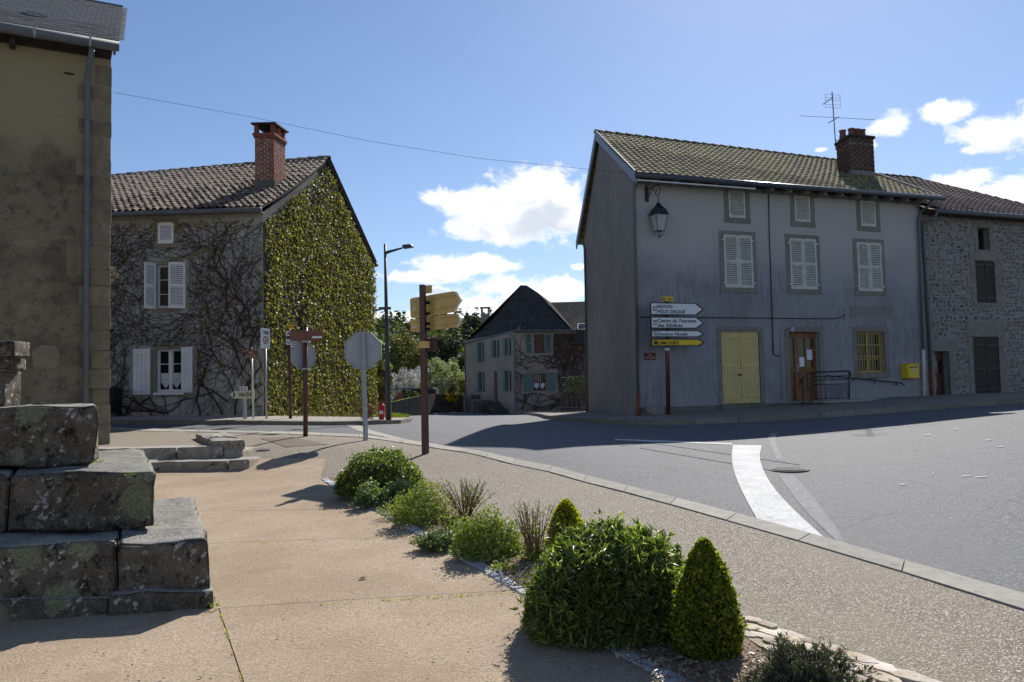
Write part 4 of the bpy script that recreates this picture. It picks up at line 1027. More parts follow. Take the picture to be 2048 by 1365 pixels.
mb = MB(); P = [FR.p(u0+(u1_-u0)*x, z0+(z1-z0)*y, .034) for x, y in ((.05,.95),(.5,1),(.95,.9),(1,.4),(.85,.05),(.45,.12),(.2,.3),(.02,.6))]; mb.prism(P, FR.n*.012); mb.build('bare_plaster', MT['gable_render'], house)
mb = MB(); u0, u1_, z0, z1 = FG.rect(1253,812,1270,838); FG.box(mb, max(Lg-.75, u0-.1), Lg-.12, z0-.2, z1, 0, .12); mb.build('wall_block', MT['gable_render'], house)
pipe(house, [(1166,486,.25),(1170,500,.08),(1174,832,.06)], .04, MT['zinc'], frame=FG)
# street name plate
u0, u1_, z0, z1 = FR.rect(1288,706,1311,720.5)
sp = empty('street_plate', FR.p(u0, z0, 0), 'small dark red enamel street name plate screwed to the grey facade', 'street sign')
mb = MB(); FR.box(mb, u0, u1_, z0, z1, .0, .012); mb.build('plate', MT['plate_red'], sp)
Zv = Vector((0, 0, 1))
text('RUE', FR.p((u0+u1_)/2, z0+(z1-z0)*.58, .012), FR.u, Zv, .05, MT['pale_letters'], sp, width=.08, n=FR.n, align='CENTER')
text("DE L'HORLOGERIE", FR.p((u0+u1_)/2, z0+(z1-z0)*.2, .012), FR.u, Zv, .05, MT['pale_letters'], sp, width=(u1_-u0)*.82, n=FR.n, align='CENTER')
# wall lantern
mu, mz0 = FR.px(1293, 404); _, mz1 = FR.px(1293, 366)
lan = empty('wall_lantern', FR.p(mu, mz0, 0), 'black iron four-sided street lantern on a scrolled bracket below the eaves', 'street lantern')
mb = MB(); FR.box(mb, mu-.045, mu+.045, mz0, mz1-.12, .0, .05); FR.box(mb, mu-.012, mu+.012, mz1-.12, mz1+.03, .0, .03); mb.build('wall_plate', MT['iron'], lan)
FLn = Fr(FR.p(mu, 0, .03), (FR.n*.75+FR.u*.66))
def lp(px_, py_):
    return FLn.p(*FLn.px(px_, py_))
arm = [(1296,380),(1306,374),(1316,370),(1320,374),(1320.5,382),(1317,391),(1312.5,391),(1311,386),(1313,380),(1316,381)]
MB().tube([lp(*q) for q in arm], .013, 6).tube([lp(*q) for q in [(1296,396),(1300,387),(1304,377),(1308,377),(1308,382),(1305.5,383)]], .010, 6).build('bracket', MT['iron'], lan)
lc = lp(1316, 392); mb = MB().tube([lc, lc-Vector((0, 0, .2))], .012, 6); mb.lathe(lc-Vector((0,0,.24)), [(.05,0),(.07,.03),(.02,.05)], 10); mb.build('hanger', MT['iron'], lan)
top = lc-Vector((0, 0, .24)); sX = .29
ph = math.pi/4+.35
MB().lathe(top-Vector((0,0,.30)), [(sX,0),(sX*.98,.015),(.22,.13),(.215,.16),(.16,.2),(.06,.3)], 4, ph).build('hood', MT['iron'], lan)
MB().lathe(top-Vector((0,0,.74)), [(.145,0),(.145,.02)], 4, ph).build('base_ring', MT['iron'], lan)
for j in range(4):
    a = ph+j*math.pi/2; a2 = a+math.pi/2
    p0 = top+Vector((math.cos(a)*.25, math.sin(a)*.25, -.30)); p1 = top+Vector((math.cos(a)*.145, math.sin(a)*.145, -.73))
    q0 = top+Vector((math.cos(a2)*.25, math.sin(a2)*.25, -.30)); q1 = top+Vector((math.cos(a2)*.145, math.sin(a2)*.145, -.73))
    MB().tube([p0, p1], .009, 5).build('glazing_bar', MT['iron'], lan)
    mb = MB(); mb.prism([p0*1.0, q0, q1, p1], ((p0+q0)/2-top).to_2d().to_3d().normalized()*-.004); mb.build('pane', MT['lantern_glass'], lan)
    MB().tube([p1, p1+Vector((math.cos(a)*-.02, math.sin(a)*-.02, -.1)), top+Vector((0,0,-.87))], .007, 5).build('finial_scroll', MT['iron'], lan)
MB().lathe(top-Vector((0,0,.92)), [(.012,0),(.028,.03),(.02,.06)], 8).build('finial', MT['iron'], lan)
# landing, ramp and railings
uA = FR.px(1562, 815)[0]; uB = FR.px(1605, 806)[0]; uC = FR.px(1700, 800)[0]; uD = FR.px(1800, 798)[0]; zs = wdoor[2]
land = empty('door_landing', FR.p(uB, zs, .5), 'low rubble landing and ramp with two steps under the oak door', 'door landing')
mb = MB(); FR.box(mb, uB-.12, uC, -.2, zs-.03, .031, 1.0); b0 = FR.p(uC, zs-.03, .031)
gD = G(FR.p(uD,0,.5).x, FR.p(uD,0,.5).y)+L_P2
mb.add([FR.p(uC, 0, .031), FR.p(uC, 0, 1.0), FR.p(uD, 0, 1.0), FR.p(uD, 0, .031), FR.p(uC, zs-.03, .031), FR.p(uC, zs-.03, 1.0), FR.p(uD, gD, 1.0), FR.p(uD, gD, .031)], [(0,1,5,4),(1,2,6,5),(4,5,6,7)])
mb.build('ramp_wall', MT['garden_wall'], land)
mb = MB(); FR.box(mb, uB-.14, uC+.05, zs-.03, zs+.02, .032, 1.03); mb.build('slab', MT['kerb'], land)
for i in range(2):
    mb = MB(); FR.box(mb, uA+.22*i-.1, uB-.13, -.2, zs-.03-.14*(2-i)+.02, .033, 1.3-.1*i); mb.build('step', MT['garden_wall'], land)
mats = []
for i in range(34):
    uu = uB+(uD-uB)*(i+R.random())/34; hz = (zs-.06) if uu < uC else zs-.06+(gD-zs)*(uu-uC)/(uD-uC)
    gz = G(FR.p(uu,0,1).x, FR.p(uu,0,1).y)+L_P2
    if hz-gz < .05: continue
    mats.append((0, basis(FR.u*R.uniform(.1,.2), FR.n*.05, Vector((0,0,1))*min(.13, (hz-gz)*.8), FR.p(uu, gz+R.uniform(.06, max(.07, hz-gz-.05)), 1.0))))
pieces(land, 'rubble_block', [CUBE], mats, MT['rubble'])
rl = empty('entrance_railing', FR.p(uB, zs, 1.0), 'black tubular railing with mesh panel round the post office landing', 'railing')
dR = 1.0
def rp_(x, y, dq=dR): return FR.p(*FR.px(x, y, dq), dq)
post = [rp_(1606,826,1.3), rp_(1605,757,1.3)], [rp_(1623,820), rp_(1623,746)], [rp_(1699,806), rp_(1698,743)]
for pq in post: MB().tube(pq, .022, 8).build('post', MT['iron'], rl)
MB().tube([rp_(1605,770,1.3), rp_(1601,762,1.3), rp_(1605,756,1.3), rp_(1621,746), rp_(1640,744.5), rp_(1698,742.5), rp_(1701,746), rp_(1701,752), rp_(1698,753)], .022, 8).build('handrail', MT['iron'], rl)
for y0, y1 in ((754,751.5),(761,759.5),(770,768)): MB().tube([rp_(1623,y0), rp_(1698,y1)], .012, 6).build('rail', MT['iron'], rl)
for y0, y1 in ((767,755),(776,764),(785,773),(812,800)): MB().tube([rp_(1605,y0,1.3), rp_(1623,y1)], .012, 6).build('rail', MT['iron'], rl)
MB().tube([rp_(1623,798.5), rp_(1698,796)], .014, 6).build('rail', MT['iron'], rl)
mb = MB()
for i in range(26):
    f = i/25; a_ = 1650+48*f
    mb.tube([rp_(a_, 769.5), rp_(min(1698, a_+14), 797)], .003, 3, False); mb.tube([rp_(a_, 769.5), rp_(max(1650, a_-14), 797)], .003, 3, False)
mb.build('wire_mesh', MT['iron'], rl)
hr = empty('wall_handrail', FR.p(*FR.px(1652,751,.12), .12), 'black wall handrail sloping down beside the ramp under the barred window', 'handrail')
MB().tube([rp_(1650,757,.12), rp_(1653,751.5,.12), rp_(1700,756,.12), rp_(1760,762,.12), rp_(1800,765.5,.12), rp_(1809,770,.12)], .018, 8).build('tube', MT['iron'], hr)
for x, y in ((1664,753),(1707,757),(1749,762),(1792,765.5)):
    MB().tube([rp_(x, y, .12), rp_(x+1, y+5, .06), rp_(x, y+5, .0)], .012, 6).build('support', MT['iron'], hr)

# ================================================================== rubble stone house
FS = Fr(FR.p(LR, 0, -.05), uF); LS = FS.px(2131, 600)[0]
sh_ = empty('stone_house', FS.p(0, 1, 0), 'rubble stone house with dark brown plank shutters and pinkish tile roof', 'house')
zTs = FS.px(1900, 434)[1]
up_w = FS.rect(1955,456,1978,500); mid_s = FS.rect(1951,522,1990,606); sdo = FS.rect(1869,703,1899,792); bdo = FS.rect(1947,674,1999,792)
hs = [up_w, mid_s, sdo, bdo]
mb = wall(FS, 0, LS, -.5, zTs, hs, reveal=.28); mb.build('mortar_wall', MT['mortar'], sh_)
FSs = Fr(FS.p(LS, 0), Yd)
mb = MB(); mb.add([FSs.p(0, -1), FSs.p(8, -1), FSs.p(8, zTs), FSs.p(0, zTs)], [(0, 1, 2, 3)]); mb.build('side_wall', MT['mortar'], sh_)
mb = MB(); mb.quad(FSs.p(8, -1), FS.p(0, -1, 0)+Yd*8-Vector((0,0,0)), up(FS.p(0, 0, 0)+Yd*8, zTs), FSs.p(8, zTs)); mb.build('back_wall', MT['mortar'], sh_)
blocks = []
def lint(h, w0, w1, hh): blocks.append((h[0]-w0, h[1]+w1, h[3], h[3]+hh))
lint(up_w, .2, .25, .12); lint(mid_s, .25, .3, .32); lint(sdo, .25, .35, .38); lint(bdo, .25, .3, .5)
for h, wl in ((up_w, .18), (mid_s, .24), (bdo, .26), (sdo, .2)):
    z = h[2]; k = 0
    while z < h[3]-.05:
        e = min(z+R.uniform(.3, .5), h[3]); a = wl*(1.5 if k % 2 else .8); b = wl*(.8 if k % 2 else 1.5)
        blocks.append((h[0]-a, h[0]-.0, z, e-.012)); blocks.append((h[1], h[1]+b, z, e-.012)); z = e; k += 1
blocks.append((mid_s[0]-.15, mid_s[1]+.2, mid_s[2]-.14, mid_s[2]-.01)); blocks.append((up_w[0]-.15, up_w[1]+.2, up_w[2]-.1, up_w[2]-.01))
z = .9; k = 0
while z < zTs-.3:
    blocks.append((0, .2+.18*(k % 2), z, z+.36)); z += .37; k += 1
for b in blocks:
    mb = MB(); FS.box(mb, max(0.02, b[0]), b[1], b[2]+.006, b[3], -.05, .022+R.uniform(0, .006)); mb.build('quoin_block', MT['dress'], sh_)
tm = []
for i in range(10):
    ns = R.choice([5, 6, 7, 8]); a0 = R.uniform(0, 6); pr = [(math.cos(a0+2*math.pi*j/ns)*R.uniform(.38, .55), math.sin(a0+2*math.pi*j/ns)*R.uniform(.36, .52)) for j in range(ns)]
    V = [(x, y, 0) for x, y in pr]+[(x*.8, y*.8, 1) for x, y in pr]+[(0, 0, 1.15)]
    tm.append((V, [(j, (j+1) % ns, ns+(j+1) % ns, ns+j) for j in range(ns)]+[(ns+j, ns+(j+1) % ns, 2*ns) for j in range(ns)]))
mats = []; z = .75
while z < zTs-.02:
    rh = R.uniform(.085, .15); uu = R.uniform(0, .15)
    while uu < LS:
        wd = R.uniform(.07, .27); cu = uu+wd/2; cz = z+rh/2+R.uniform(-.03, .03)
        bad = any(h[0]-.05 < cu < h[1]+.05 and h[2]-.05 < cz < h[3]+.05 for h in hs) or any(b[0]-.06 < cu < b[1]+.06 and b[2]-.05 < cz < b[3]+.05 for b in blocks)
        if not bad and R.random() < .88:
            mats.append((R.randrange(10), basis(FS.u*wd*R.uniform(.6, .95), Vector((0,0,1))*rh*R.uniform(.5, 1.0), FS.n*R.uniform(.006, .022), FS.p(cu, cz, 0))))
        uu += wd+.01
    z += rh
pieces(sh_, 'stone', tm, mats, MT['rubble'])
roof = empty('roof', (0, 0, 0)); roof.parent = sh_; roof.location = (0, 0, 0)
zEs = FS.px(1880, 420, .4)[1]; rdg = FS.p(0, 0, -4.6); zRs = at(1790, 353, rdg.y+1.2).z
E0 = FS.p(-.05, zEs, .4); E1 = FS.p(LS+.4, zEs, .4); R0s = FS.p(-2.0, zRs, -4.6); R1s = FS.p(-2.0, zRs, -4.6)
Rend = hit(1838, 357, up(R0s, zRs), FS.n); Rend.z = zRs-.05
f = ((Rend-R0s).to_2d().length)
Rfull = R0s+FS.u*(LS+2.4)
uRend = (Rend-FS.O).dot(FS.u)
def sk(s_, t_):
    uu = -.05+s_*(LS+.45)-(2.0-.05)*0
    # position along u of this point compared with the hip line
    ux = (-.05*(1-t_)+-2.0*t_)+s_*((LS+.45)*(1-t_)+(LS+2.4)*t_)
    hip = (LS+.4)+(uRend-(LS+.4))*t_
    return ux > hip or ux < .3-1.0*t_
S = roof_patch(roof, E0, E1, R0s, Rfull, .225, .345, MECH, MT['red_tile'], jit=.004, skip=sk)
deck = [o for o in roof.children if o.name.startswith('roof_deck')][0]; bpy.data.objects.remove(deck)
hipb = FS.p(LS+.4, zEs, -9.2)
mb = MB(); mb.quad(E0, E1, Rend, R0s); mb.quad(E1, hipb, Rend); mb.quad(hipb, FS.p(0, zEs, -9.2), R0s, Rend); mb.build('roof_deck', MT['red_tile'], roof)
ridge_tiles(roof, R0s+Vector((0,0,.04)), Rend+Vector((0,0,.06)), MT['beam'], .12, .33); ridge_tiles(roof, Rend+Vector((0,0,.03)), E1+Vector((0,0,.03)), MT['red_tile'], .10, .36)
MB().tube([FS.p(.25, zEs-.05, .46), FS.p(LS+.5, zEs-.05, .46)], .07, 10).build('gutter', MT['zinc'], sh_, smooth=True)
mb = MB(); FS.box(mb, 0, LS+.3, zTs+.01, zEs-.05, -.2, .35); mb.build('eave_beam', MT['beam'], sh_)
MB().tube([FS.p(.3, zEs-.1, .44), FS.p(.28, zEs-.35, .3), FS.p(.1, zTs-.25, .1), FS.p(.07, zTs-.45, .09), FS.p(.1, 1.9, .09)], .045, 8).build('downpipe', MT['zinc'], sh_, smooth=True)
MB().tube([FS.p(.1, 1.9, .09), FS.p(.1, .75, .09)], .052, 8).build('pipe_shoe', MT['rust_pipe'], sh_, smooth=True)
h = up_w; mb = MB(); FS.box(mb, h[0], h[1], h[2], h[3], -.27, -.25); w1 = mb.build('window', MT['glass'], sh_)
mb = MB(); FS.box(mb, h[0], h[0]+.05, h[2], h[3], -.25, -.2); FS.box(mb, h[1]-.05, h[1], h[2], h[3], -.25, -.2); FS.box(mb, h[0]+.05, h[1]-.05, h[3]-.05, h[3], -.25, -.2); FS.box(mb, h[0]+.05, h[1]-.05, h[2], h[2]+.05, -.25, -.2); FS.box(mb, (h[0]+h[1])/2-.02, (h[0]+h[1])/2+.02, h[2], h[3], -.249, -.21); FS.box(mb, h[0], h[1], h[2]+(h[3]-h[2])*.5-.012, h[2]+(h[3]-h[2])*.5+.012, -.248, -.22)
mb.build('window_frame', MT['oak'] if 0 else MT['brown_wood'], w1)
for h, nm, bt in ((mid_s, 'shutter', (.12, .9)), (bdo, 'stable_door_leaf', (.1, .46, .86))):
    um = (h[0]+h[1])/2
    for a, b in ((h[0]+.01, um-.006), (um+.006, h[1]-.01)): planked(sh_, FS, a, b, h[2], h[3], -.04, MT['brown_wood'], 4, nm, bt, bat_mat=MT['iron'])
h = sdo; mb = MB(); FS.box(mb, h[0], h[1], h[2], h[3], -.26, -.22); dr = mb.build('door', MT['red_door'], sh_, label='narrow oxblood door with a glass upper half')
mb = MB(); FS.box(mb, h[0]+.08, h[1]-.1, h[2]+.72, h[3]-.3, -.22, -.205); mb.build('pane', MT['glass'], dr)
mb = MB(); FS.box(mb, h[0]+.05, h[1]-.05, h[3]-.22, h[3]-.06, -.22, -.2); FS.box(mb, h[0]+.1, h[1]-.1, h[2]+.12, h[2]+.32, -.22, -.2); FS.box(mb, h[0]+.1, h[1]-.1, h[2]+.38, h[2]+.62, -.22, -.2); mb.build('panel', MT['red_door'], dr)
mb = MB(); FS.box(mb, h[0]-.05, h[1]+.15, h[2]-.2, h[2], -.1, .1); mb.build('door_step', MT['dress'], sh_)
# ================================================================== ivy-clad house
P0 = at(528, 838, 26.2); P0.z = 0
FI = Fr((P0.x, P0.y), (1, 0)); WL = 11.0                      # u runs from -WL (hidden end) to 0 (street corner)
Q0 = at(746, 840, 37.1); Q0.z = 0
FJ = Fr(P0, Q0-P0); Lj = (Q0-P0).length                       # gable frame, n towards the street
ih = empty('ivy_house', (P0.x, P0.y, G(P0.x, P0.y)), 'two-storey house with canal tile roof and creeper-covered walls, white shutters', 'house')
zTi = FI.px(524, 424)[1]; zEi = FI.px(528, 417, .4)[1]
wA = FI.rect(317,447,348,488); wB = FI.rect(313,530,334,617); wB = (wB[0], wB[0]+.62, wB[2], wB[3]); wC = FI.rect(313,699,364,785)
wall(FI, -WL, 0, -.2, zTi, [wA, wB, wC], reveal=.2).build('front_wall', MT['ivy_house_render'], ih)
mid_j = Lj*.5; Mj = FJ.p(mid_j, 0); zRi = at(655, 318, Mj.y).z
mb = MB(); mb.add([FJ.p(0, -.5), FJ.p(Lj, -.5), FJ.p(Lj, zTi), FJ.p(mid_j, zRi-.15), FJ.p(0, zTi)], [(0, 1, 2, 3, 4)])
mb.build('gable_wall', MT['ivy_gable'], ih)
mb = MB(); wl_ = Vector((-WL, 0, 0)); Dj = (Q0-P0)
mb.add([up(P0+wl_, -.5), up(Q0+wl_, -.5), up(Q0+wl_, zTi), up(Mj+wl_, zRi-.6), up(P0+wl_, zTi)], [(0, 1, 2, 3, 4)])
mb.quad(up(Q0, -.5), up(Q0+wl_, -.5), up(Q0+wl_, zTi), up(Q0, zTi)); mb.build('back_wall', MT['ivy_gable'], ih)
roof = empty('roof', (0, 0, 0)); roof.parent = ih; roof.location = up(Mj, zRi)-ih.location
dj = Dj.normalized()
E0 = up(P0+Vector((-WL, 0, 0))-dj*.42, zEi-.12); E1 = up(P0+Vector((.16, 0, 0))-dj*.42, zEi); R0i = up(Mj+Vector((-WL, 0, 0)), zRi-.72); R1i = up(Mj+Vector((.16, 0, 0)), zRi)
ufx = Vector((1, 0, 0))
roof_patch(roof, E0, E1, R0i, R1i, .215, .34, CANAL, MT['roman_tile'], under=MT['beam'], jit=.018, sag=.10, lift=.0)
E2 = up(Q0+Vector((-WL, 0, 0))+dj*.35, zEi-.1); E3b = up(Q0+Vector((.16, 0, 0))+dj*.35, zEi-.05)
mb = MB(); mb.quad(R0i, R1i, E3b, E2); mb.quad(*[p-Vector((0, 0, .09)) for p in (E2, E3b, R1i, R0i)]); mb.build('rear_slope', MT['roman_tile'], roof)
ridge_tiles(roof, R0i+Vector((0,0,.03)), R1i+Vector((0,0,.05)), MT['roman_tile'], .13, .4)
V_, F2 = arc_tile(.22, .46, .08, .02)
nn = int((R1i-E3b).length/.36); X = (R1i-E3b).normalized(); sd_ = Vector((1, 0, 0)); Un = sd_.cross(X); Un = Un if Un.z > 0 else -Un
pieces(roof, 'verge_tile', [(V_, F2)], [(0, basis(sd_, X, Un, E3b.lerp(R1i, i/nn)-Vector((.08, 0, -.02)))) for i in range(nn)], MT['roman_tile'])
mb = MB(); mb.hexa([E3b-Vector((.25,0,.14)), R1i-Vector((.25,0,.14)), R1i-Vector((.02,0,.14)), E3b-Vector((.02,0,.14)), E3b-Vector((.25,0,.0)), R1i-Vector((.25,0,.0)), R1i-Vector((.02,0,.0)), E3b-Vector((.02,0,.0))]); mb.build('verge_board', MT['beam'], roof)
MB().tube([E0+Vector((0,-.08,-.05)), E1+Vector((0,-.08,-.05))], .07, 8).build('gutter', MT['zinc'], ih, smooth=True)
MB().tube([E3b+Vector((.05,.0,-.06)), E3b+Vector((-2,.08,-.06))], .07, 8).build('rear_gutter', MT['zinc'], ih, smooth=True)
mb = MB(); FI.box(mb, -WL, 0.02, zTi-.02, zEi-.08, -.1, .3); mb.build('eave_board', MT['eave_render'], ih)
# chimney
nI = (E1-E0).cross(R1i-E1).normalized(); nI = nI if nI.z > 0 else -nI
ci = hit(548, 371, E1, nI); zi1 = at(548, 246, ci.y).z
cw = .66; cd = .95
cc = ci-ufx*cw
chm = empty('chimney', (0, 0, 0)); chm.parent = ih; chm.location = ci-ih.location
mb = MB(); P = [cc, cc+ufx*cw, cc+ufx*cw+dj*cd, cc+dj*cd]
zi0 = ci.z-.1
mb.hexa([up(p, zi0-.3) for p in P]+[up(p, zi1-.36) for p in P]); mb.build('shaft', MT['brick_mortar'], chm)
brick_faces(chm, cc, ufx, dj, cw, cd, zi0+.3, zi1-.36, MT['brick'], bw=.21, bh=.062)
def ring(off, za, zb, name, mat):
    Q = [cc-ufx*off-dj*off, cc+ufx*(cw+off)-dj*off, cc+ufx*(cw+off)+dj*(cd+off), cc-ufx*off+dj*(cd+off)]
    MB().hexa([up(p, za) for p in Q]+[up(p, zb) for p in Q]).build(name, mat, chm)
ring(.05, zi0-.3, zi0+.28, 'render_collar', MT['plinth']); ring(.035, zi1-.52, zi1-.44, 'brick_band', MT['brick']); ring(.06, zi1-.44, zi1-.36, 'brick_band', MT['brick'])
for fx, fy in ((.07, .05), (.93, .05), (.93, .95), (.07, .95), (.93, .5)):
    c = cc+ufx*cw*fx+dj*cd*fy; mb = MB(); mb.box(up(c, zi1-.21), .12, .14, .30, (ufx, dj, Vector((0,0,1)))); mb.build('cap_pier', MT['brick'], chm)
ring(.10, zi1-.05, zi1, 'cap_slab', MT['beam'])
# windows
mb = MB(); FI.box(mb, wA[0], wA[1], wA[2], wA[3], -.2, -.18); mb.build('backing', MT['pit'], ih)
surround(FI, wA, .13).build('stone_surround', MT['dress'], ih); surround(FI, wB, .14).build('stone_surround', MT['dress'], ih); surround(FI, wC, .15).build('stone_surround', MT['dress'], ih)
louvre(ih, FI, wA[0]+.0, wA[1]-.0, wA[2], wA[3], .02, MT['white_paint'], n=16, st=.07)
def casement(par, fr, h, mat, rows, curtain=None, d=-.14, cols=2):
    a, b, c0, c1 = h; mb = MB(); fr.box(mb, a, b, c0, c1, d-.03, d-.02); w_ = mb.build('window', MT['glass'], par)
    mb = MB(); fr.box(mb, a, a+.06, c0, c1, d-.02, d+.04); fr.box(mb, b-.06, b, c0, c1, d-.02, d+.04); fr.box(mb, a+.06, b-.06, c1-.06, c1, d-.02, d+.038); fr.box(mb, a+.06, b-.06, c0, c0+.09, d-.02, d+.038)
    if cols == 2: fr.box(mb, (a+b)/2-.05, (a+b)/2+.05, c0+.09, c1-.06, d-.02, d+.036)
    for r_ in rows: z = c0+(c1-c0)*r_; fr.box(mb, a+.06, b-.06, z-.012, z+.012, d-.018, d+.02)
    mb.build('window_frame', mat, w_)
    if curtain:
        for k in range(cols):
            x0 = a+.08+(b-a-.12)/cols*k; x1 = x0+(b-a-.2)/cols; zt = c0+(c1-c0)*.45; zb_ = c0+.12; n_ = 8; mb = MB(); V = []
            for i in range(n_+1):
                f_ = i/n_; V.append(fr.p(x0+(x1-x0)*f_, zt, d-.012)); V.append(fr.p(x0+(x1-x0)*f_, zb_+(.22*abs(f_*2-1)), d-.012))
            mb.add(V, [(2*i, 2*i+2, 2*i+3, 2*i+1) for i in range(n_)]); mb.build('curtain', curtain, w_)
            for q in (0, 1):
                mb = MB(); xx = x0 if q == 0 else x1-.07
                if (k+q) % 2 == 0 or True: fr.box(mb, xx, xx+.06, zt+.02, c1-.08, d-.016, d-.012)
                if k != q: mb.build('curtain', curtain, w_)
    return w_
casement(ih, FI, wB, MT['white_paint'], (.33, .66), None, cols=1); casement(ih, FI, wC, MT['white_paint'], (.34, .66), MT['curtain'])
mb = MB(); FI.box(mb, wC[0]-.08, wC[1]+.08, wC[2]-.08, wC[2], -.1, .06); mb.build('window_sill', MT['white_paint'], ih)
# shutters swung open
Fs1 = Fr(FI.p(wB[0]-.02, 0, .02), Vector((-.30, -1, 0)).normalized()*1, None)
z0, z1 = wB[2]-.03, wB[3]+.03; mid = z0+(z1-z0)*.47
Fa = Fr(FI.p(wB[0]-.02, 0, .02)-Vector((.18, .42, 0)), Vector((.18, .42, 0)))
louvre(ih, Fa, 0, .457, z0, z1, 0, MT['white_paint'], (mid,), n=24, st=.06)
Fb = Fr(FI.p(wB[1]-.12, 0, .30), Vector((.44, .26, 0)))
louvre(ih, Fb, 0, .50, z0, z1, 0, MT['white_paint'], (mid,), n=24, st=.06)
ca_, cb_, cz0, cz1 = FI.rect(268,698,302,790)
planked(ih, FI, ca_, cb_, cz0, cz1, .05, MT['white_paint'], 4, 'shutter', (.1, .5, .9))
Fc = Fr(FI.p(wC[1]+.01, 0, .05), Vector((.40, -.14, 0)))
z0, z1 = wC[2]-.02, wC[3]+.05
planked(ih, Fc, 0, .42, z0, z1, 0, MT['white_paint'], 3, 'shutter', (.1, .5, .9))
# bare creeper on the front wall
vr = random.Random(11)
def creeper(name, label, cat, fr, u0, u1, z0, z1, trunks, avoid, nseg, rbase, mat, mask=None, leafmat_=None, step=.14, rmin=.0042):
    base = fr.p((u0+u1)/2, z0, 0); root = empty(name, base, label, cat)
    VV = []; FF = []
    def tri(a, b, ra, rb):
        o = len(VV); T = (b-a); L_ = T.length
        if L_ < 1e-5: return
        S_ = fr.n.cross(T/L_)
        for p, r in ((a, ra), (b, rb)): VV.extend([p-S_*r, p+fr.n*r*1.5, p+S_*r])
        FF.extend([(o, o+1, o+4, o+3), (o+1, o+2, o+5, o+4)])
    stack = [(u, z, a, r, 0) for u, z, a, r in trunks]; cnt = 0; tips = []
    seen = []; dens = {}
    while cnt < nseg:
        if not stack:
            if not seen: break
            su, sz_, sa = min((vr.choice(seen) for _ in range(7)), key=lambda q: dens.get((int(q[0]/.25), int(q[1]/.25)), 0)); stack.append((su, sz_, sa+vr.choice([-1, 1])*vr.uniform(.4, 1.3), .009, 3))
        k = 0 if vr.random() < .5 else vr.randrange(len(stack))
        u, z, a, r, gen = stack.pop(k); n_ = int(vr.uniform(8, 34)*(1 if gen else 1.6)); bend = vr.uniform(-.022, .022)
        for i in range(n_):
            a += bend+vr.gauss(0, .15); a += (math.pi/2-a)*.02 if gen < 2 else 0
            nu, nz = u+math.cos(a)*step, z+math.sin(a)*step
            if not (u0 < nu < u1 and z0 < nz < z1) or any(h[0]-.06 < nu < h[1]+.06 and h[2]-.06 < nz < h[3]+.06 for h in avoid) or (mask and not mask(nu, nz)): break
            r2 = max(r*.972, rmin); dd_ = .012+r; tri(fr.p(u, z, dd_), fr.p(nu, nz, dd_), r, r2); cnt += 1
            u, z, r = nu, nz, r2
            if i % 3 == 0: seen.append((u, z, a)); kk = (int(u/.25), int(z/.25)); dens[kk] = dens.get(kk, 0)+1
            if vr.random() < (.17 if gen < 3 else .10): stack.append((u, z, a+vr.choice([-1, 1])*vr.uniform(.4, 1.25), max(r*.68, rmin), gen+1))
        tips.append((u, z))
    bulk('stems', VV, FF, mat, root)
    if leafmat_:
        LV = []; LF = []
        for u, z in tips[:900]:
            if vr.random() < .3:
                for _ in range(3):
                    s = vr.uniform(.02, .05); a = vr.uniform(0, 6); c = fr.p(u+vr.uniform(-.08, .08), z+vr.uniform(-.08, .08), .05); o = len(LV)
                    X = (fr.u*math.cos(a)+Vector((0,0,1))*math.sin(a))*s; Y = (fr.u*-math.sin(a)+Vector((0,0,1))*math.cos(a)+fr.n*.6)*s
                    LV += [c-X, c-Y, c+X, c+Y]; LF.append((o, o+1, o+2, o+3))
        bulk('leaves', LV, LF, leafmat_, root, kind='stuff')
    return root
gI = G(P0.x-3, P0.y)+.1
av = [(wA[0]-.02, wA[1]+.02, wA[2], wA[3]), (wB[0]-.12, wB[1]+.3, wB[2]-.1, wB[3]+.1), (wC[0]-.15, wC[1]+.15, wC[2], wC[3]), (ca_-.05, cb_+.05, cz0, cz1), (wC[1], wC[1]+.4, wC[2], wC[3])]
tr = [(-.9, gI, 1.7, .034), (-.6, gI, 1.45, .03), (-1.3, gI, 1.9, .028), (-2.0, gI, 1.5, .03), (-1.1, gI+.4, 2.6, .026), (-1.2, gI+1.5, 2.3, .024), (-.8, gI+1.2, .9, .03),
      (-5.4, gI, 1.5, .035), (-5.9, gI, 1.7, .03), (-7.2, gI, 1.4, .03), (-6.6, gI, 1.8, .03), (-.7, gI+2.4, 1.2, .035), (-1.0, gI+3.0, 2.1, .03), (-3.0, gI+.1, 2.9, .03), (-8, gI, 1.2, .03), (-4.6, gI+.05, .2, .025), (-3.2, gI+.1, 3.0, .025)]
creeper('bare_creeper', 'leafless climbing creeper spread over the shaded front of the white-shuttered house', 'creeper', FI, -WL, .0, gI, zTi-.25, tr, av, 50000, .04, MT['vine'], leafmat_=MT['lf_lime'], step=.10)
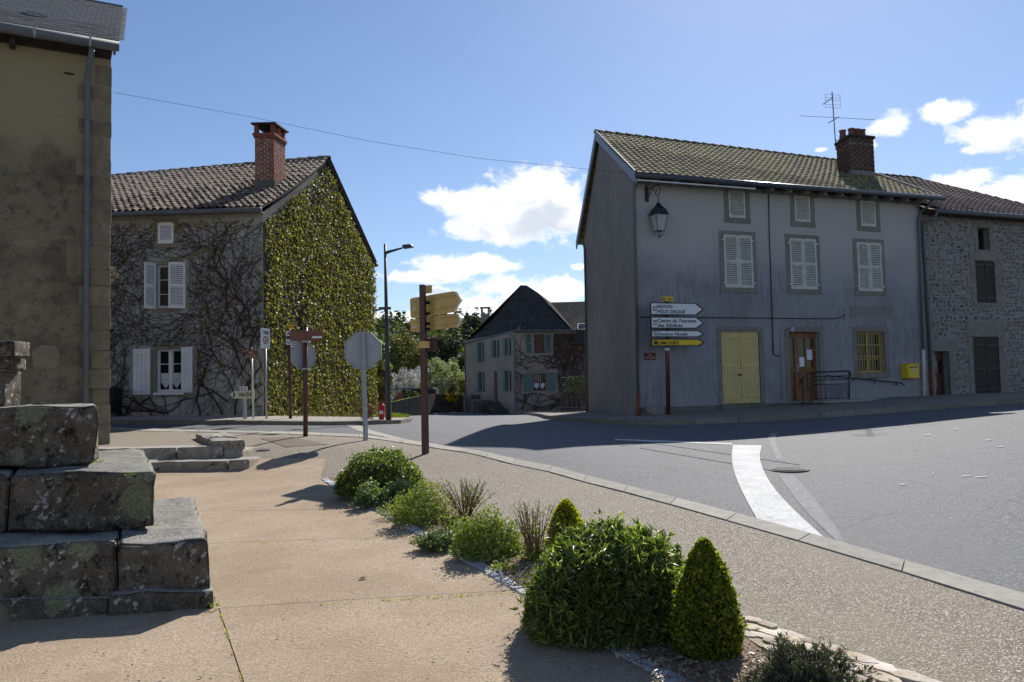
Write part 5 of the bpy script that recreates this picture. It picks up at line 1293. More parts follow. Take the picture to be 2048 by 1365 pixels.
# ivy on the gable
ivy = empty('gable_ivy', FJ.p(Lj/2, G(*FJ.p(Lj/2, 0).xy), .1), 'yellow-green ivy covering the sunlit gable end up to the roof', 'ivy')
n_ = 110000
rs = np.random.RandomState(5); uu = rs.rand(n_)*Lj; zz_ = rs.rand(n_)**1.1*(zRi-.4)+.35
keep = []
for i in range(n_):
    u, z = uu[i], zz_[i]
    ztop = zTi+(zRi-zTi)*(1-abs(u-mid_j)/mid_j)-.35
    if z > ztop: continue
    f = noise.noise(Vector((u*.55, z*.38, 3)))+.5*noise.noise(Vector((u*1.7, z*1.3, 7)))+.35*noise.noise(Vector((u*4.5, z*4, 1)))
    dens = .42+.45*(u/Lj)+.75*f-.30*smst(z, zTi-.5, zRi)*(1-.5*u/Lj)-.15*(u < .3)
    if rs.rand() < dens*.8: keep.append(i)
    if len(keep) > 42000: break
def leaf_quads(C, N_, up_, s, asp=.8, bend=.0, rs=rs):
    """C centres, N_ facing dirs, up_ leaf axis; returns V,F : 4-point diamond leaves folded on the midrib"""
    C = np.asarray(C); N_ = N_/np.linalg.norm(N_, axis=1)[:, None]; S = np.cross(N_, up_); S /= np.linalg.norm(S, axis=1)[:, None]+1e-9; U = np.cross(S, N_)
    s = np.asarray(s)[:, None]
    p0 = C-U*s*.5; p1 = C+S*s*asp*.5+N_*s*.10; p2 = C+U*s*.5-N_*s*bend; p3 = C-S*s*asp*.5+N_*s*.10
    V = np.stack([p0, p1, p2, p3], 1).reshape(-1, 3); k = np.arange(len(C))*4
    return V, np.concatenate([np.stack([k, k+1, k+2], 1), np.stack([k, k+2, k+3], 1)])
keep = np.array(keep); k_ = len(keep)
nrm_ = np.array(FJ.n); Cc = np.array(FJ.O)+np.outer(uu[keep], np.array(FJ.u))+np.outer(zz_[keep], (0, 0, 1))
thick = .04+.15*rs.rand(k_)*(0.4+1.1*uu[keep]/Lj); Cc = Cc+np.outer(thick, nrm_)
Nn = nrm_[None]+rs.randn(k_, 3)*.55; Nn[:, 2] += .25
Uu = np.tile((0, 0, -1.0), (k_, 1))+rs.randn(k_, 3)*.4
V_, F2 = leaf_quads(Cc, Nn, Uu, .05+.10*rs.rand(k_)**2, 1.0, .1)
bulk('leaves', V_, F2, MT['lf_ivy'], ivy, kind='stuff')
tr = [(u, G(*FJ.p(u,0).xy)+.1, vr.uniform(1.2, 1.9), .04) for u in (.4, 1.5, 2.6, 4.0, 5.5, 7, 8.5, 10)]+[(u, 2.5, vr.uniform(1.2, 1.9), .03) for u in (1, 2.2, 3.4, 5, 6.4)]+[(u, 4.5, vr.uniform(1.2, 1.9), .03) for u in (1, 2.2, 3.4, 5, 6.4)]
def gm(u, z): return z < zTi+(zRi-zTi)*(1-abs(u-mid_j)/mid_j)-.3
st = creeper('gable_stems', 'tmp', 'creeper', FJ, .02, Lj, .4, zRi, tr, [], 12000, .04, MT['vine'], gm, step=.11)
for o in list(st.children):
    o.parent = ivy; o.location = st.location-ivy.location; o.name = 'stems'
bpy.data.objects.remove(st)
# dark wheelie bin by the wall
bb = FI.p(FI.px(233, 834)[0], 0, .45); bb.z = G(bb.x, bb.y)+.115
bn = empty('wheelie_bin', bb, 'black wheelie bin with domed lid against the creeper wall', 'bin')
MB().prism([bb+Vector((-.24, -.3, .12)), bb+Vector((.24, -.3, .12)), bb+Vector((.29, -.34, .82)), bb+Vector((-.29, -.34, .82))], (0, .6, 0)).build('body', MT['bin'], bn, bevel=.02)
mb = MB(); K = 8; V = []
for y in (-.38, .3):
    for i in range(K+1): V.append(bb+Vector((-.32+.64*i/K, y, .82+.12*math.sin(math.pi*i/K))))
mb.add(V, [(i, i+1, K+2+i, K+1+i) for i in range(K)]+[tuple(range(K, -1, -1)), tuple(range(K+1, 2*K+2))]); mb.build('lid', MT['bin'], bn)
for sx_ in (-.2, .2): MB().tube([bb+Vector((sx_-.03, .28, .1)), bb+Vector((sx_+.03, .28, .1))], .1, 12).build('wheel', MT['bin'], bn)

# ================================================================== near building at the picture's left
K0 = at(218, 905, 16.5); K0.z = 0
dL = Vector((.87, .49, 0)).normalized(); dS = Vector((-.50, .866, 0)).normalized(); LN = 6.5
FN = Fr(K0-dL*LN, dL)       # u = LN at the corner
nb = empty('render_building', K0, 'old tan rendered building with slate roof and zinc downpipe by the stair', 'building')
zEn = FN.px(235, 95, .3)[1]; zTn = zEn-.05
RRn = []
P4 = [FN.p(0, -.5), FN.p(LN, -.5), FN.p(LN, zTn), FN.p(0, zTn)]
wall(FN, 0, LN-.0, -.5, zTn, []).build('front_wall', MT['old_render'], nb)
FNs = Fr(K0, dS); W_ = 6.4; zRn = at(246, 17, (K0+dS*3.0).y).z; RE = at(246, 17, (K0+dS*3.0).y)
mb = MB(); mb.add([FNs.p(0, -.5), FNs.p(W_, -.5), FNs.p(W_, zTn), FNs.p(3.1, zRn-.1), FNs.p(0, zTn)], [(0, 1, 2, 3, 4)]); mb.build('side_wall', MT['old_render'], nb)
mb = MB(); o2 = K0-dL*LN; mb.quad(up(o2, -.5), up(o2+dS*W_, -.5), up(o2+dS*W_, zTn), up(o2, zTn)); mb.quad(up(o2+dS*W_, -.5), up(K0+dS*W_, -.5), up(K0+dS*W_, zTn), up(o2+dS*W_, zTn)); mb.build('back_wall', MT['old_render'], nb)
z = .3; k = 0
while z < zTn-.3:
    hh = R.uniform(.3, .5); wd = R.uniform(.28, .36) if k % 2 else R.uniform(.5, .62)
    mb = MB(); j_ = R.uniform(.0, .025); P = []
    FN.box(mb, LN-wd, LN+j_, z+.006, z+hh-.006, -.3, .004+R.uniform(0, .008)); mb.build('quoin_stone', MT['quoin'], nb, bevel=.02); z += hh; k += 1
for x0, y0, x1, y1 in ((20,455,90,500),(130,470,165,560),(60,690,120,740),(140,610,168,650),(30,600,60,640),(125,145,150,150)):
    u0, u1_, z0, z1 = FN.rect(x0, y0, x1, y1); mb = MB()
    P = [FN.p(u0+(u1_-u0)*x, z0+(z1-z0)*y, -.01) for x, y in ((.1,.1),(.5,0),(.95,.12),(1,.6),(.85,.95),(.4,1),(.05,.8))]; mb.prism(P, FN.n*.02)
    mb.build('exposed_stone', MT['quoin'] if y0 > 200 else MT['beam'], nb, bevel=.01)
roof = empty('roof', (0, 0, 0)); roof.parent = nb; roof.location = up(K0, zEn)-nb.location
E0 = FN.p(1.2, zEn+.1, .32); E1 = FN.p(LN+.12, zEn+.1, .32); R1n = RE; R0n = RE-dL*(LN-1.1)
roof_patch(roof, E0, E1, R0n, R1n, .2, .098, [slate_tile(.2, .2)], MT['slate'], name='slate', jit=.003, stag=True, under=MT['slate'])
E0b = FN.p(-.2, zEn+.1, .32); mb = MB(); mb.quad(E0b, E0, R0n, R0n-dL*1.4); mb.build('upper_slope', MT['slate'], roof)
bk = K0+dS*6.6; mb = MB(); mb.quad(R0n-dL*1.4, R1n, up(bk, zEn), up(bk-dL*LN, zEn)); mb.build('rear_slope', MT['slate'], roof)
mb = MB(); mb.tube([R0n+Vector((0,0,.03)), R1n+Vector((0,0,.03))], .035, 6); mb.build('ridge_cap', MT['zinc'], roof)
for f in (.3, .55, .8): 
    p = R0n.lerp(R1n, f)+Vector((0,0,.05)); MB().tube([p, p+Vector((0,0,.05)), p+dL*.05+Vector((0,0,.08))], .012, 5).build('roof_hook', MT['zinc'], roof)
c = hit(45, 30, E0, (E1-E0).cross(R1n-E1).normalized()); MB().tube([c+Vector((0,0,.05)), c+dL*.25+Vector((0,0,.1)), c+dL*.45+Vector((0,0,.05))], .02, 6).build('snow_guard', MT['galv'], roof)
MB().tube([FN.p(0, zEn-.02, .40), FN.p(LN+.12, zEn-.02, .40)], .1, 12).build('gutter', MT['zinc'], nb, smooth=True)
for uu_ in (LN-.4, LN-1.35, LN-2.5, LN-3.6): MB().tube([FN.p(uu_-.02, zEn-.02, .40), FN.p(uu_+.02, zEn-.02, .40)], .104, 12).build('gutter_bracket', MT['galv'], nb)
mb = MB(); FN.box(mb, 0, LN, zTn-.12, zTn+.1, -.2, .02); mb.build('wall_plate', MT['beam'], nb)
for uu_ in (LN-1.72, LN-3.4, LN-5): mb = MB(); FN.box(mb, uu_-.05, uu_+.05, zTn-.22, zTn+.04, 0, .26); mb.build('rafter_end', MT['beam'], nb)
def npx(x, y, dq): return FN.p(*FN.px(x, y, dq), dq)
MB().tube([npx(184, 96, .38), npx(182, 112, .34), npx(176, 150, .14), npx(175, 175, .1), npx(173, 500, .1), npx(171, 860, .1)], .055, 10).build('downpipe', MT['zinc'], nb, smooth=True)
for y in (174, 490): MB().tube([npx(174.5, y-2.5, .1), npx(174.5, y+2.5, .1)], .064, 10).build('pipe_collar', MT['zinc'], nb)
mb = MB(); t0 = FNs.p(-.32, zEn+.02, .02); t1 = RE-Vector((0, 0, .06)); mb.hexa([t0-Vector((0,0,.2)), t1-Vector((0,0,.2)), t1-Vector((0,0,.2))+dL*.04, t0-Vector((0,0,.2))+dL*.04, t0, t1, t1+dL*.04, t0+dL*.04]); mb.build('verge_board', MT['beam'], roof)
for i, (y0, y1, wd) in enumerate(((536, 546, .34), (548, 557, .40), (559, 566, .30), (568, 596, .16))):
    # projecting moulded stones on the return wall
    b_ = K0+dS*1.6; za = at(222, y1, b_.y).z; zb_ = at(222, y0, b_.y).z
    n0 = Vector((dS.y, -dS.x, 0)); mb = MB(); mb.box(up(at(222, y1, b_.y)+n0*(wd/2-.22), (za+zb_)/2), wd*.8, .4, zb_-za-.01, (n0, dS, Vector((0,0,1)))); mb.build('corbel_stone', MT['steps'], nb, bevel=.02)

# ---- stair up to the terrace
Yb = 14.3
def SP(px, py, Y): return at(px, py, Y)
zp = SP(400, 945, 14.3).z; s1 = SP(400, 922, 14.3).z; s2 = SP(400, 894, 14.95).z
xs0 = SP(-60, 900, 14.3).x; x1 = SP(498, 930, 14.3).x
stair = empty('stone_stair', (x1, 14.3, zp), 'two wide weathered stone steps leading up to the gravel terrace', 'stair')
def rough_block(name, parent, x0, x1, y0, y1, z0, z1, mat, skew=0.0, amp=.012, sub=2, bev=.022, gs=.11, **kw):
    def grid(a, b):
        n_ = max(2, int((b-a)/gs)); e = min(bev, (b-a)*.2)
        return [a, a+e*.45, a+e*1.3]+[a+e*1.3+(b-a-2.6*e)*i/n_ for i in range(1, n_)]+[b-e*1.3, b-e*.45, b]
    gx, gy, gz = grid(x0, x1), grid(y0, y1), grid(z0, z1); nx, ny, nz = len(gx)-1, len(gy)-1, len(gz)-1; V = {}; F = []
    e_ = min(bev, (z1-z0)*.2)
    def vid(i, j, k):
        if (i, j, k) not in V:
            s_ = Vector((gx[i], gy[j], gz[k]))
            n1 = Vector((noise.noise(s_*2.6+Vector((5, 0, 0))), noise.noise(s_*2.6+Vector((0, 9, 0))), noise.noise(s_*2.6+Vector((0, 0, 4)))))
            n2 = Vector((noise.noise(s_*8), noise.noise(s_*8+Vector((3,3,3))), noise.noise(s_*8+Vector((7,1,3)))))
            sg = [(-1 if q == 0 else 1 if q == n else 0) for q, n in ((i, nx), (j, ny), (k, nz))]
            nr = [(-1 if q == 1 else 1 if q == n-1 else 0) for q, n in ((i, nx), (j, ny), (k, nz))]
            if sum(map(abs, sg)) >= 2: s_ = s_-Vector(sg)*e_*.55
            elif sum(map(abs, sg)) == 1 and any(nr): s_ = s_-Vector(sg)*e_*.16
            chip = max(0, noise.noise(s_*4+Vector((11, 2, 8)))-.15)*amp*3 if sum(map(abs, sg)) >= 2 else 0
            V[(i, j, k)] = (len(V), s_+n1*amp*1.3+n2*amp*.55-Vector(sg)*chip+Vector((skew*(s_.y-y0), 0, 0)))
        return V[(i, j, k)][0]
    for i in range(nx):
        for j in range(ny): F.append((vid(i,j,nz), vid(i+1,j,nz), vid(i+1,j+1,nz), vid(i,j+1,nz)))
        for k in range(nz): F.append((vid(i,0,k), vid(i+1,0,k), vid(i+1,0,k+1), vid(i,0,k+1))); F.append((vid(i+1,ny,k), vid(i,ny,k), vid(i,ny,k+1), vid(i+1,ny,k+1)))
    for j in range(ny):
        for k in range(nz): F.append((vid(nx,j,k), vid(nx,j+1,k), vid(nx,j+1,k+1), vid(nx,j,k+1))); F.append((vid(0,j+1,k), vid(0,j,k), vid(0,j,k+1), vid(0,j+1,k+1)))
    return MB().add([v for _, v in V.values()], F).build(name, mat, parent, smooth=True, **kw)
xm = SP(455, 930, 14.3).x; xn = SP(300, 930, 14.3).x
rough_block('step_block', stair, xm+.01, x1, 14.3, 15.0, zp-.3, s1, MT['steps'], amp=.012)
rough_block('step_block', stair, xn+.01, xm-.01, 14.3, 15.0, zp-.3, s1-.01, MT['steps'], amp=.014)
rough_block('step_block', stair, xs0, xn-.01, 14.32, 15.0, zp-.3, s1, MT['steps'], amp=.012)
xq = SP(445, 900, 14.95).x; xr = SP(355, 900, 14.95).x
rough_block('step_block', stair, xr+.01, xq, 14.93, 15.5, zp-.1, s2, MT['steps'], amp=.012)
rough_block('step_block', stair, xs0, xr-.01, 14.93, 15.45, zp-.1, s2, MT['steps'], amp=.012)
# terrace
xk = SP(445, 900, 15.3).x
ter = [(xs0, 15.3), (xk+.15, 15.3), (SP(395, 868, 17.3).x, 17.3), (SP(380, 866, 19).x, 19.5), (SP(330, 864, 20.5).x, 21.0), (-16, 21.0), (-16, 15.3)]
def TZ(x, y): return max(s2-.012+(G(x, 21)+.04-s2)*smst(y, 15.5, 21), G(x, y)+.03)
sheet(ter, .0, .35, fn=TZ).build('gravel_terrace', MT['gravel'], smooth=True, kind='structure')
rw = empty('terrace_wall', SP(466, 915, 15.0), 'short rough stone wall end beside the two steps', 'stone wall')
# three stacked rough stones forming the wall end; top one runs back along the terrace edge
xa = SP(445, 900, 15.0).x; xb = SP(487, 900, 15.0).x
zA = SP(466, 919, 14.98).z; zB = SP(466, 900, 14.98).z; zC = SP(466, 879, 14.98).z
rough_block('wall_stone', rw, xa+.02, xb, 14.97, 15.9, zA-.3, zB-.01, MT['steps'], amp=.02)
P = [(424,880,15.0),(487,877,15.0),(452,862.5,17.6),(392,865,17.6)]
top4 = [Vector((SP(x, y, Y).x, Y, zC+(.02 if i > 1 else 0))) for i, (x, y, Y) in enumerate(P)]
def rough_quad_block(name, parent, q, zb_, mat, n1=6, n2=10, amp=.03, **kw):
    V = []; F = []
    for j in range(n2+1):
        for i in range(n1+1):
            p = q[0].lerp(q[1], i/n1).lerp(q[3].lerp(q[2], i/n1), j/n2); e = min(i, n1-i, j, n2-j) == 0
            p = p+Vector((noise.noise(p*4)*amp*1.4, noise.noise(p*4+Vector((4,4,0)))*amp*1.4, noise.noise(p*5+Vector((0,0,3)))*amp-(amp*.8 if e else 0))); V.append(p)
    W_1 = n1+1
    for j in range(n2):
        for i in range(n1): F.append((j*W_1+i, j*W_1+i+1, (j+1)*W_1+i+1, (j+1)*W_1+i))
    loop = [i for i in range(n1+1)]+[j*W_1+n1 for j in range(1, n2+1)]+[n2*W_1+i for i in range(n1-1, -1, -1)]+[j*W_1 for j in range(n2-1, 0, -1)]
    prev = loop
    for lv in (.33, .66, 1):
        cur = []
        for idx_ in loop:
            p = V[idx_]; b = Vector((p.x, p.y, p.z+(zb_-p.z)*lv)); b += Vector((noise.noise(b*5), noise.noise(b*5+Vector((2,2,2))), 0))*amp; cur.append(len(V)); V.append(b)
        n_l = len(loop)
        for i in range(n_l): F.append((prev[(i+1) % n_l], prev[i], cur[i], cur[(i+1) % n_l]))
        prev = cur
    o = MB().add(V, F).build(name, mat, parent, smooth=False, **kw)
    return o
rough_quad_block('wall_stone', rw, top4, zB, MT['steps'])

# ================================================================== calvary base: three tiers of granite
cal = empty('stone_cross_base', Vector((-3.2, 7, G(-3.2, 7))), 'three-tiered lichen-covered granite base of a wayside cross with its moulded plinth', 'monument base')
def tier(fr_right, back_right, x_left, z0, z1, joints, nm='granite_block', amp=.03):
    fr_right = Vector(fr_right); back_right = Vector(back_right); sk_ = (back_right.x-fr_right.x)/(back_right.y-fr_right.y)
    xs = [x_left]+joints+[fr_right.x]
    for a, b in zip(xs, xs[1:]):
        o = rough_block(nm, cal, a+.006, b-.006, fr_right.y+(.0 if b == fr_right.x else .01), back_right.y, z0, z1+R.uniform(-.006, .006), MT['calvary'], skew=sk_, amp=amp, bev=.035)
g0 = -.12
c1 = at(420, 1083, 6.15); tier((c1.x, 6.15), (at(388, 996, 8.8).x, 8.8), -6.5, .10, c1.z, [at(232, 1120, 6.15).x])
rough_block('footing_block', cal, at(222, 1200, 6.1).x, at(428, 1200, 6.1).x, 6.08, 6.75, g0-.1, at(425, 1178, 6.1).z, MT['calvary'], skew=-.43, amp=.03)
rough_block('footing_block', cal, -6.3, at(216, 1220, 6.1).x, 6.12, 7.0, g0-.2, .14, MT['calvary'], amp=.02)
c2 = at(308, 940, 6.62); tier((c2.x, 6.62), (at(292, 903, 9.0).x, 9.0), -6.6, c1.z+.01, c2.z, [at(18, 1000, 6.62).x])
c3 = at(195, 812, 6.95); tier((c3.x, 6.95), (at(190, 805, 8.6).x, 8.6), -6.4, c2.z+.01, c3.z, [])
# moulded plinth of the cross
bx = at(38, 800, 7.5).x; w0 = .9
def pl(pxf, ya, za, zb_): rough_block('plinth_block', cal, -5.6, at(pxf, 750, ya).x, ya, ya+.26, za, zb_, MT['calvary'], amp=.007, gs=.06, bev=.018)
zt_ = at(30, 682, 7.5).z; zm = at(30, 716, 7.5).z; zn = at(30, 742, 7.5).z
pl(8, 7.52, c3.z-.01, zn); pl(19, 7.5, zn+.004, zm); pl(27, 7.46, zm+.004, zt_)
# moss and a weed in the joints
def tuft(root, c, n_, h, s, mat, spread=.05, name='leaves'):
    C = np.array(c)+rs.randn(n_, 3)*np.array([spread, spread, h*.35]); C[:, 2] = np.abs(C[:, 2]-c[2])+c[2]
    V, F = leaf_quads(C, rs.randn(n_, 3)+np.array([0, -.5, .6]), np.tile((0, 0, 1.0), (n_, 1))+rs.randn(n_, 3)*.6, s*(.6+rs.rand(n_)*.8), .5); return bulk(name, V, F, mat, root, kind='stuff')
for px_, py_, Y_ in ((195, 942, 6.9), (197, 925, 6.95), (262, 950, 6.62), (40, 958, 6.7)):
    c = at(px_, py_, Y_); tuft(cal, c, 120, .02, .010, MT['lf_box'], .028, 'moss')
MT['far_board'] = simple('faded_wood', (.11,.07,.045), .8, .25, 6)
# ================================================================== far house at the end of the road
Q_ = at(1029, 829, 58.0); Q_.z = 0; L_ = at(931, 824, 66.5); L_.z = 0
F1 = Fr(L_, Q_-L_); L1 = (Q_-L_).length; F2f = Fr(Q_, (1, .0)); L2 = 7.5
fh = empty('slate_house', (Q_.x, Q_.y, G(Q_.x, Q_.y)), 'beige house with steep slate roof and teal shutters at the end of the road', 'house')
zT1 = F1.px(1020, 664)[1]; zT1 = at(1029, 665, 58).z
r1 = [F1.rect(*q) for q in ((958,685,963.5,724),(988,681,993.5,715),(1012,677,1017,711),(959,745,965,784),(1012,742,1017.5,783),(988,743,995,803))]
r2 = [F2f.rect(1068,669,1089,707), F2f.rect(1066,748,1092,782)]
wall(F1, 0, L1, -1.5, zT1, r1, reveal=.18).build('front_wall', MT['pink_render'], fh); wall(F2f, 0, L2, -1.5, zT1, r2, reveal=.18).build('side_wall', MT['pink_render'], fh)
bkL = L_+Vector((8, 4, 0)); mb = MB(); mb.quad(up(L_, -1.5), up(bkL, -1.5), up(bkL, zT1), up(L_, zT1)); mb.quad(up(bkL, -1.5), up(Q_+Vector((L2, 6, 0)), -1.5), up(Q_+Vector((L2, 6, 0)), zT1), up(bkL, zT1)); mb.quad(up(Q_+Vector((L2, 0, 0)), -1.5), up(Q_+Vector((L2, 6, 0)), -1.5), up(Q_+Vector((L2, 6, 0)), zT1), up(Q_+Vector((L2, 0, 0)), zT1)); mb.build('back_wall', MT['pink_render'], fh)
roof = empty('roof', (0, 0, 0)); roof.parent = fh; roof.location = (0, 0, zT1)
ap1 = at(1041, 571, 64.0); ap1b = at(1053, 571, 63.2); ap2 = at(1076, 586, 61.2)
e1 = at(926, 687, 66.4); e2 = at(1031, 662, 57.6); e3 = at(1146, 661, 57.6)
def patch(name, pts, n=8, sag=0):
    a, b, c, d = map(Vector, pts); V = []
    for j in range(n+1):
        for i in range(n+1):
            s, t_ = i/n, j/n; p = a.lerp(b, s).lerp(d.lerp(c, s), t_); p.z -= sag*4*t_*(1-t_)*(1-t_*.4); V.append(p)
    MB().add(V, [(j*(n+1)+i, j*(n+1)+i+1, (j+1)*(n+1)+i+1, (j+1)*(n+1)+i) for j in range(n) for i in range(n)]).build(name, MT['far_slate'], roof, smooth=True)
patch('front_slope', (e1, e2, ap2, ap1), 10, .55)
mb = MB(); mb.quad(ap1, ap2, ap1b); mb.build('ridge_slope', MT['far_slate'], roof)
patch('hip_slope', (e2, e3, ap2, ap2-Vector((.01, 0, 0))), 8, .22)
bkl = at(926, 687, 66.4)+Vector((1.2, 4.5, 0))
mb = MB(); mb.quad(e1, ap1, bkl); mb.quad(bkl, ap1, ap1b, Vector((5, 68, zT1))); mb.quad(ap1b, ap2, Vector((6, 66, zT1)), Vector((5, 68, zT1))); mb.quad(ap2, e3, Vector((6.4, 64, zT1))); mb.build('rear_slope', MT['far_slate'], roof)
w1_ = at(1093, 605.5, 62.0); w2_ = at(1185, 603, 62.0); e4 = at(1190, 661, 57.6); e2c = at(1138, 661.2, 57.8)
patch('wing_slope', (e2c, e4, w2_, w1_), 6, .12)
mb = MB(); mb.quad(w1_, w2_, w2_+Vector((0, 6, -3.5)), w1_+Vector((0, 6, -3.5))); mb.build('wing_rear', MT['far_slate'], roof)
# skylight in the wing roof
nW = (e4-e2c).cross(w2_-e4).normalized(); nW = -nW if nW.z < 0 else nW
q = [hit(x, y, e4, nW)+nW*.08 for x, y in ((1156,649),(1171,649),(1171,661),(1154,661))]
MB().prism(q, -nW*.1).build('skylight_frame', MT['zinc'], roof)
q = [hit(x, y, e4, nW)+nW*.1 for x, y in ((1158,650.5),(1170,650.5),(1170,659),(1156.5,659))]; MB().quad(*q).build('skylight', MT['glass'], roof)
q = [at(1145, 688, 57.3), at(1185, 688, 57.3), at(1190, 663, 57.5), at(1152, 663, 57.5)]; MB().prism(q, (0, .25, 0)).build('slate_apron', MT['far_slate'], fh)
MB().tube([e1, e2], .06, 6).build('gutter', MT['zinc'], fh); MB().tube([e2, e3], .06, 6).build('gutter', MT['zinc'], fh)
MB().tube([at(1019, 668, 57.9), at(1026, 675, 57.85), at(1029, 690, 57.85), at(1031, 826, 57.85)], .05, 6).build('downpipe', MT['zinc'], fh)
MB().tube([at(929, 684, 66.3), at(932, 822, 66.3)], .05, 6).build('downpipe', MT['zinc'], fh)
for i, h in enumerate(r1):
    mb = MB(); F1.box(mb, h[0], h[1], h[2], h[3], -.17, -.14)
    if i == 5: mb.build('door', MT['far_board'], fh); continue
    w_ = mb.build('window', MT['glass'], fh); hh = h[1]-h[0]
    mb = MB(); F1.box(mb, h[0], h[0]+.07, h[2], h[3], -.139, -.1); F1.box(mb, h[1]-.07, h[1], h[2], h[3], -.139, -.1); F1.box(mb, (h[0]+h[1])/2-.04, (h[0]+h[1])/2+.04, h[2], h[3], -.139, -.1); mb.build('window_frame', MT['brown_wood'], w_)
    for a, b in ((h[0]-.42, h[0]-.0), (h[1], h[1]+.42)):
        f_ = Fr(F1.p(h[0] if b == h[0] else h[1], 0, .0), (F1.u*(-1 if b == h[0] else 1)+F1.n*.12))
        mb = MB(); f_.box(mb, .03, .40, h[2], h[3], .03 if b != h[0] else -.07, .07 if b != h[0] else -.03); mb.build('shutter', MT['teal'], fh)
h = r2[0]; mb = MB(); F2f.box(mb, h[0], h[1], h[2], h[3], -.17, -.12); w_ = mb.build('boarded_window', MT['far_board'], fh)
for i in range(6): mb = MB(); ww = (h[1]-h[0])/6; F2f.box(mb, h[0]+ww*i+.01, h[0]+ww*(i+1)-.01, h[2], h[2]+(h[3]-h[2])*(.62 if i % 2 else .6), -.12, -.09); mb.build('board', MT['far_board'], w_)
for x0, y0, x1, y1 in ((1052,669,1063,707),(1090.5,669,1102,706)):
    a, b, c0_, c1_ = F2f.rect(x0, y0, x1, y1); louvre(fh, F2f, a, b, c0_, c1_, .04, MT['teal'], (c0_+(c1_-c0_)*.48,), n=14, st=.07)
casement(fh, F2f, r2[1], MT['far_board'], (.55,), MT['curtain'], -.1)
for x0, y0, x1, y1 in ((1048,747,1063,783),(1095,746,1110,782)):
    a, b, c0_, c1_ = F2f.rect(x0, y0, x1, y1); planked(fh, F2f, a, b, c0_, c1_, .04, MT['teal'], 4)
a, b, c0_, c1_ = F2f.rect(1064,744,1094,748); mb = MB(); F2f.box(mb, a, b, c0_, c1_+.2, 0, .03); mb.build('lintel', MT['dress'], fh)
mb = MB(); ac = at(972, 628, 67.5); ac2 = at(972, 616, 67.5)
cb = at(971, 660, 67.5); wch = .72
chm = empty('chimney', (0, 0, 0)); chm.parent = fh; chm.location = cb-fh.location
mb.hexa([cb+Vector((a_, b_, 0)) for a_, b_ in ((-wch/2,0),(wch/2,0),(wch/2,.6),(-wch/2,.6))]+[up(cb+Vector((a_, b_, 0)), ac.z) for a_, b_ in ((-wch/2,0),(wch/2,0),(wch/2,.6),(-wch/2,.6))]); mb.build('shaft', MT['pink_render'], chm)
for s_ in (-1, 1): mb = MB(); mb.box(up(cb, (ac.z+ac2.z)/2)+Vector((s_*.28, .3, 0)), .16, .6, ac2.z-ac.z); mb.build('cap_pier', MT['pink_render'], chm)
mb = MB(); mb.box(up(cb, ac2.z+.03)+Vector((0, .3, 0)), .85, .75, .08); mb.build('cap_slab', MT['dress'], chm)
av = [(F2f.rect(1050,667,1104,708)), (F2f.rect(1046,742,1112,784))]
gF = G(Q_.x+2, Q_.y)
creeper('house_creeper', 'bare brown creeper on the side wall between the teal shutters', 'creeper', F2f, .05, L2, gF+.2, zT1-.15,
        [(3.8, gF+.2, 1.4, .07), (4.2, gF+.2, 1.9, .07), (.6, gF+.3, 1.4, .05), (4.5, gF+2.5, 2.6, .06), (4.8, gF+3, 2.9, .05), (5.6, gF+.5, 2.2, .06), (.5, gF+2.5, 1.2, .05), (3, gF+.6, 2.9, .05)], av, 8000, .05,
        simple('creeper_brown', (.065, .042, .032), .95, .3, 12), step=.14, rmin=.013)
# entrance steps with railing
st_ = empty('house_stair', F1.p((r1[5][0]+r1[5][1])/2, 0, .6), 'dark outside stair with thin railings at the door of the slate-roofed house', 'stair')
d0, d1 = r1[5][0]-.2, r1[5][1]+.2; gz = G(*F1.p(d0, 0, 1).xy)
n_s = 6; hz = (r1[5][2]-gz)/n_s
for i in range(n_s):
    mb = MB(); F1.box(mb, d0-.1+ (0), d1+.28*(n_s-i), gz-.3, gz+hz*(i+1)-.01, .0, 1.1); mb.build('step', MT['garden_wall'], st_) if i < n_s-1 else mb.build('landing', MT['garden_wall'], st_)
mb = MB(); F1.box(mb, d0-1.3, d0-.1, gz-.3, gz+.9, 0, 1.0); mb.build('side_block', MT['garden_wall'], st_)
for uu_ in (d0-1.7, d0-1.2, d0-.1, d0+.5): MB().tube([F1.p(uu_, gz, 1.15), F1.p(uu_, r1[5][2]+.9-(.3 if uu_ < d0-1 else 0), 1.15)], .03, 5).build('railing_post', MT['teal'], st_)
MB().tube([F1.p(d0-1.7, r1[5][2]+.3, 1.15), F1.p(d0-1.2, r1[5][2]+.6, 1.15), F1.p(d0-.1, r1[5][2]+.95, 1.15), F1.p(d0+.6, r1[5][2]+.5, 1.15)], .03, 5).build('railing_rail', MT['teal'], st_)
mb = MB(); F1.box(mb, d0-1.3, d0-.2, gz+1.0, gz+1.35, .95, 1.2); mb.build('flower_box', MT['brown_wood'], st_)
mb = MB(); a, b, c0_, c1_ = F1.rect(1013, 816, 1018, 826); F1.box(mb, a, b, c0_, c1_, -.02, .02); mb.build('cellar_hatch', MT['teal'], fh)
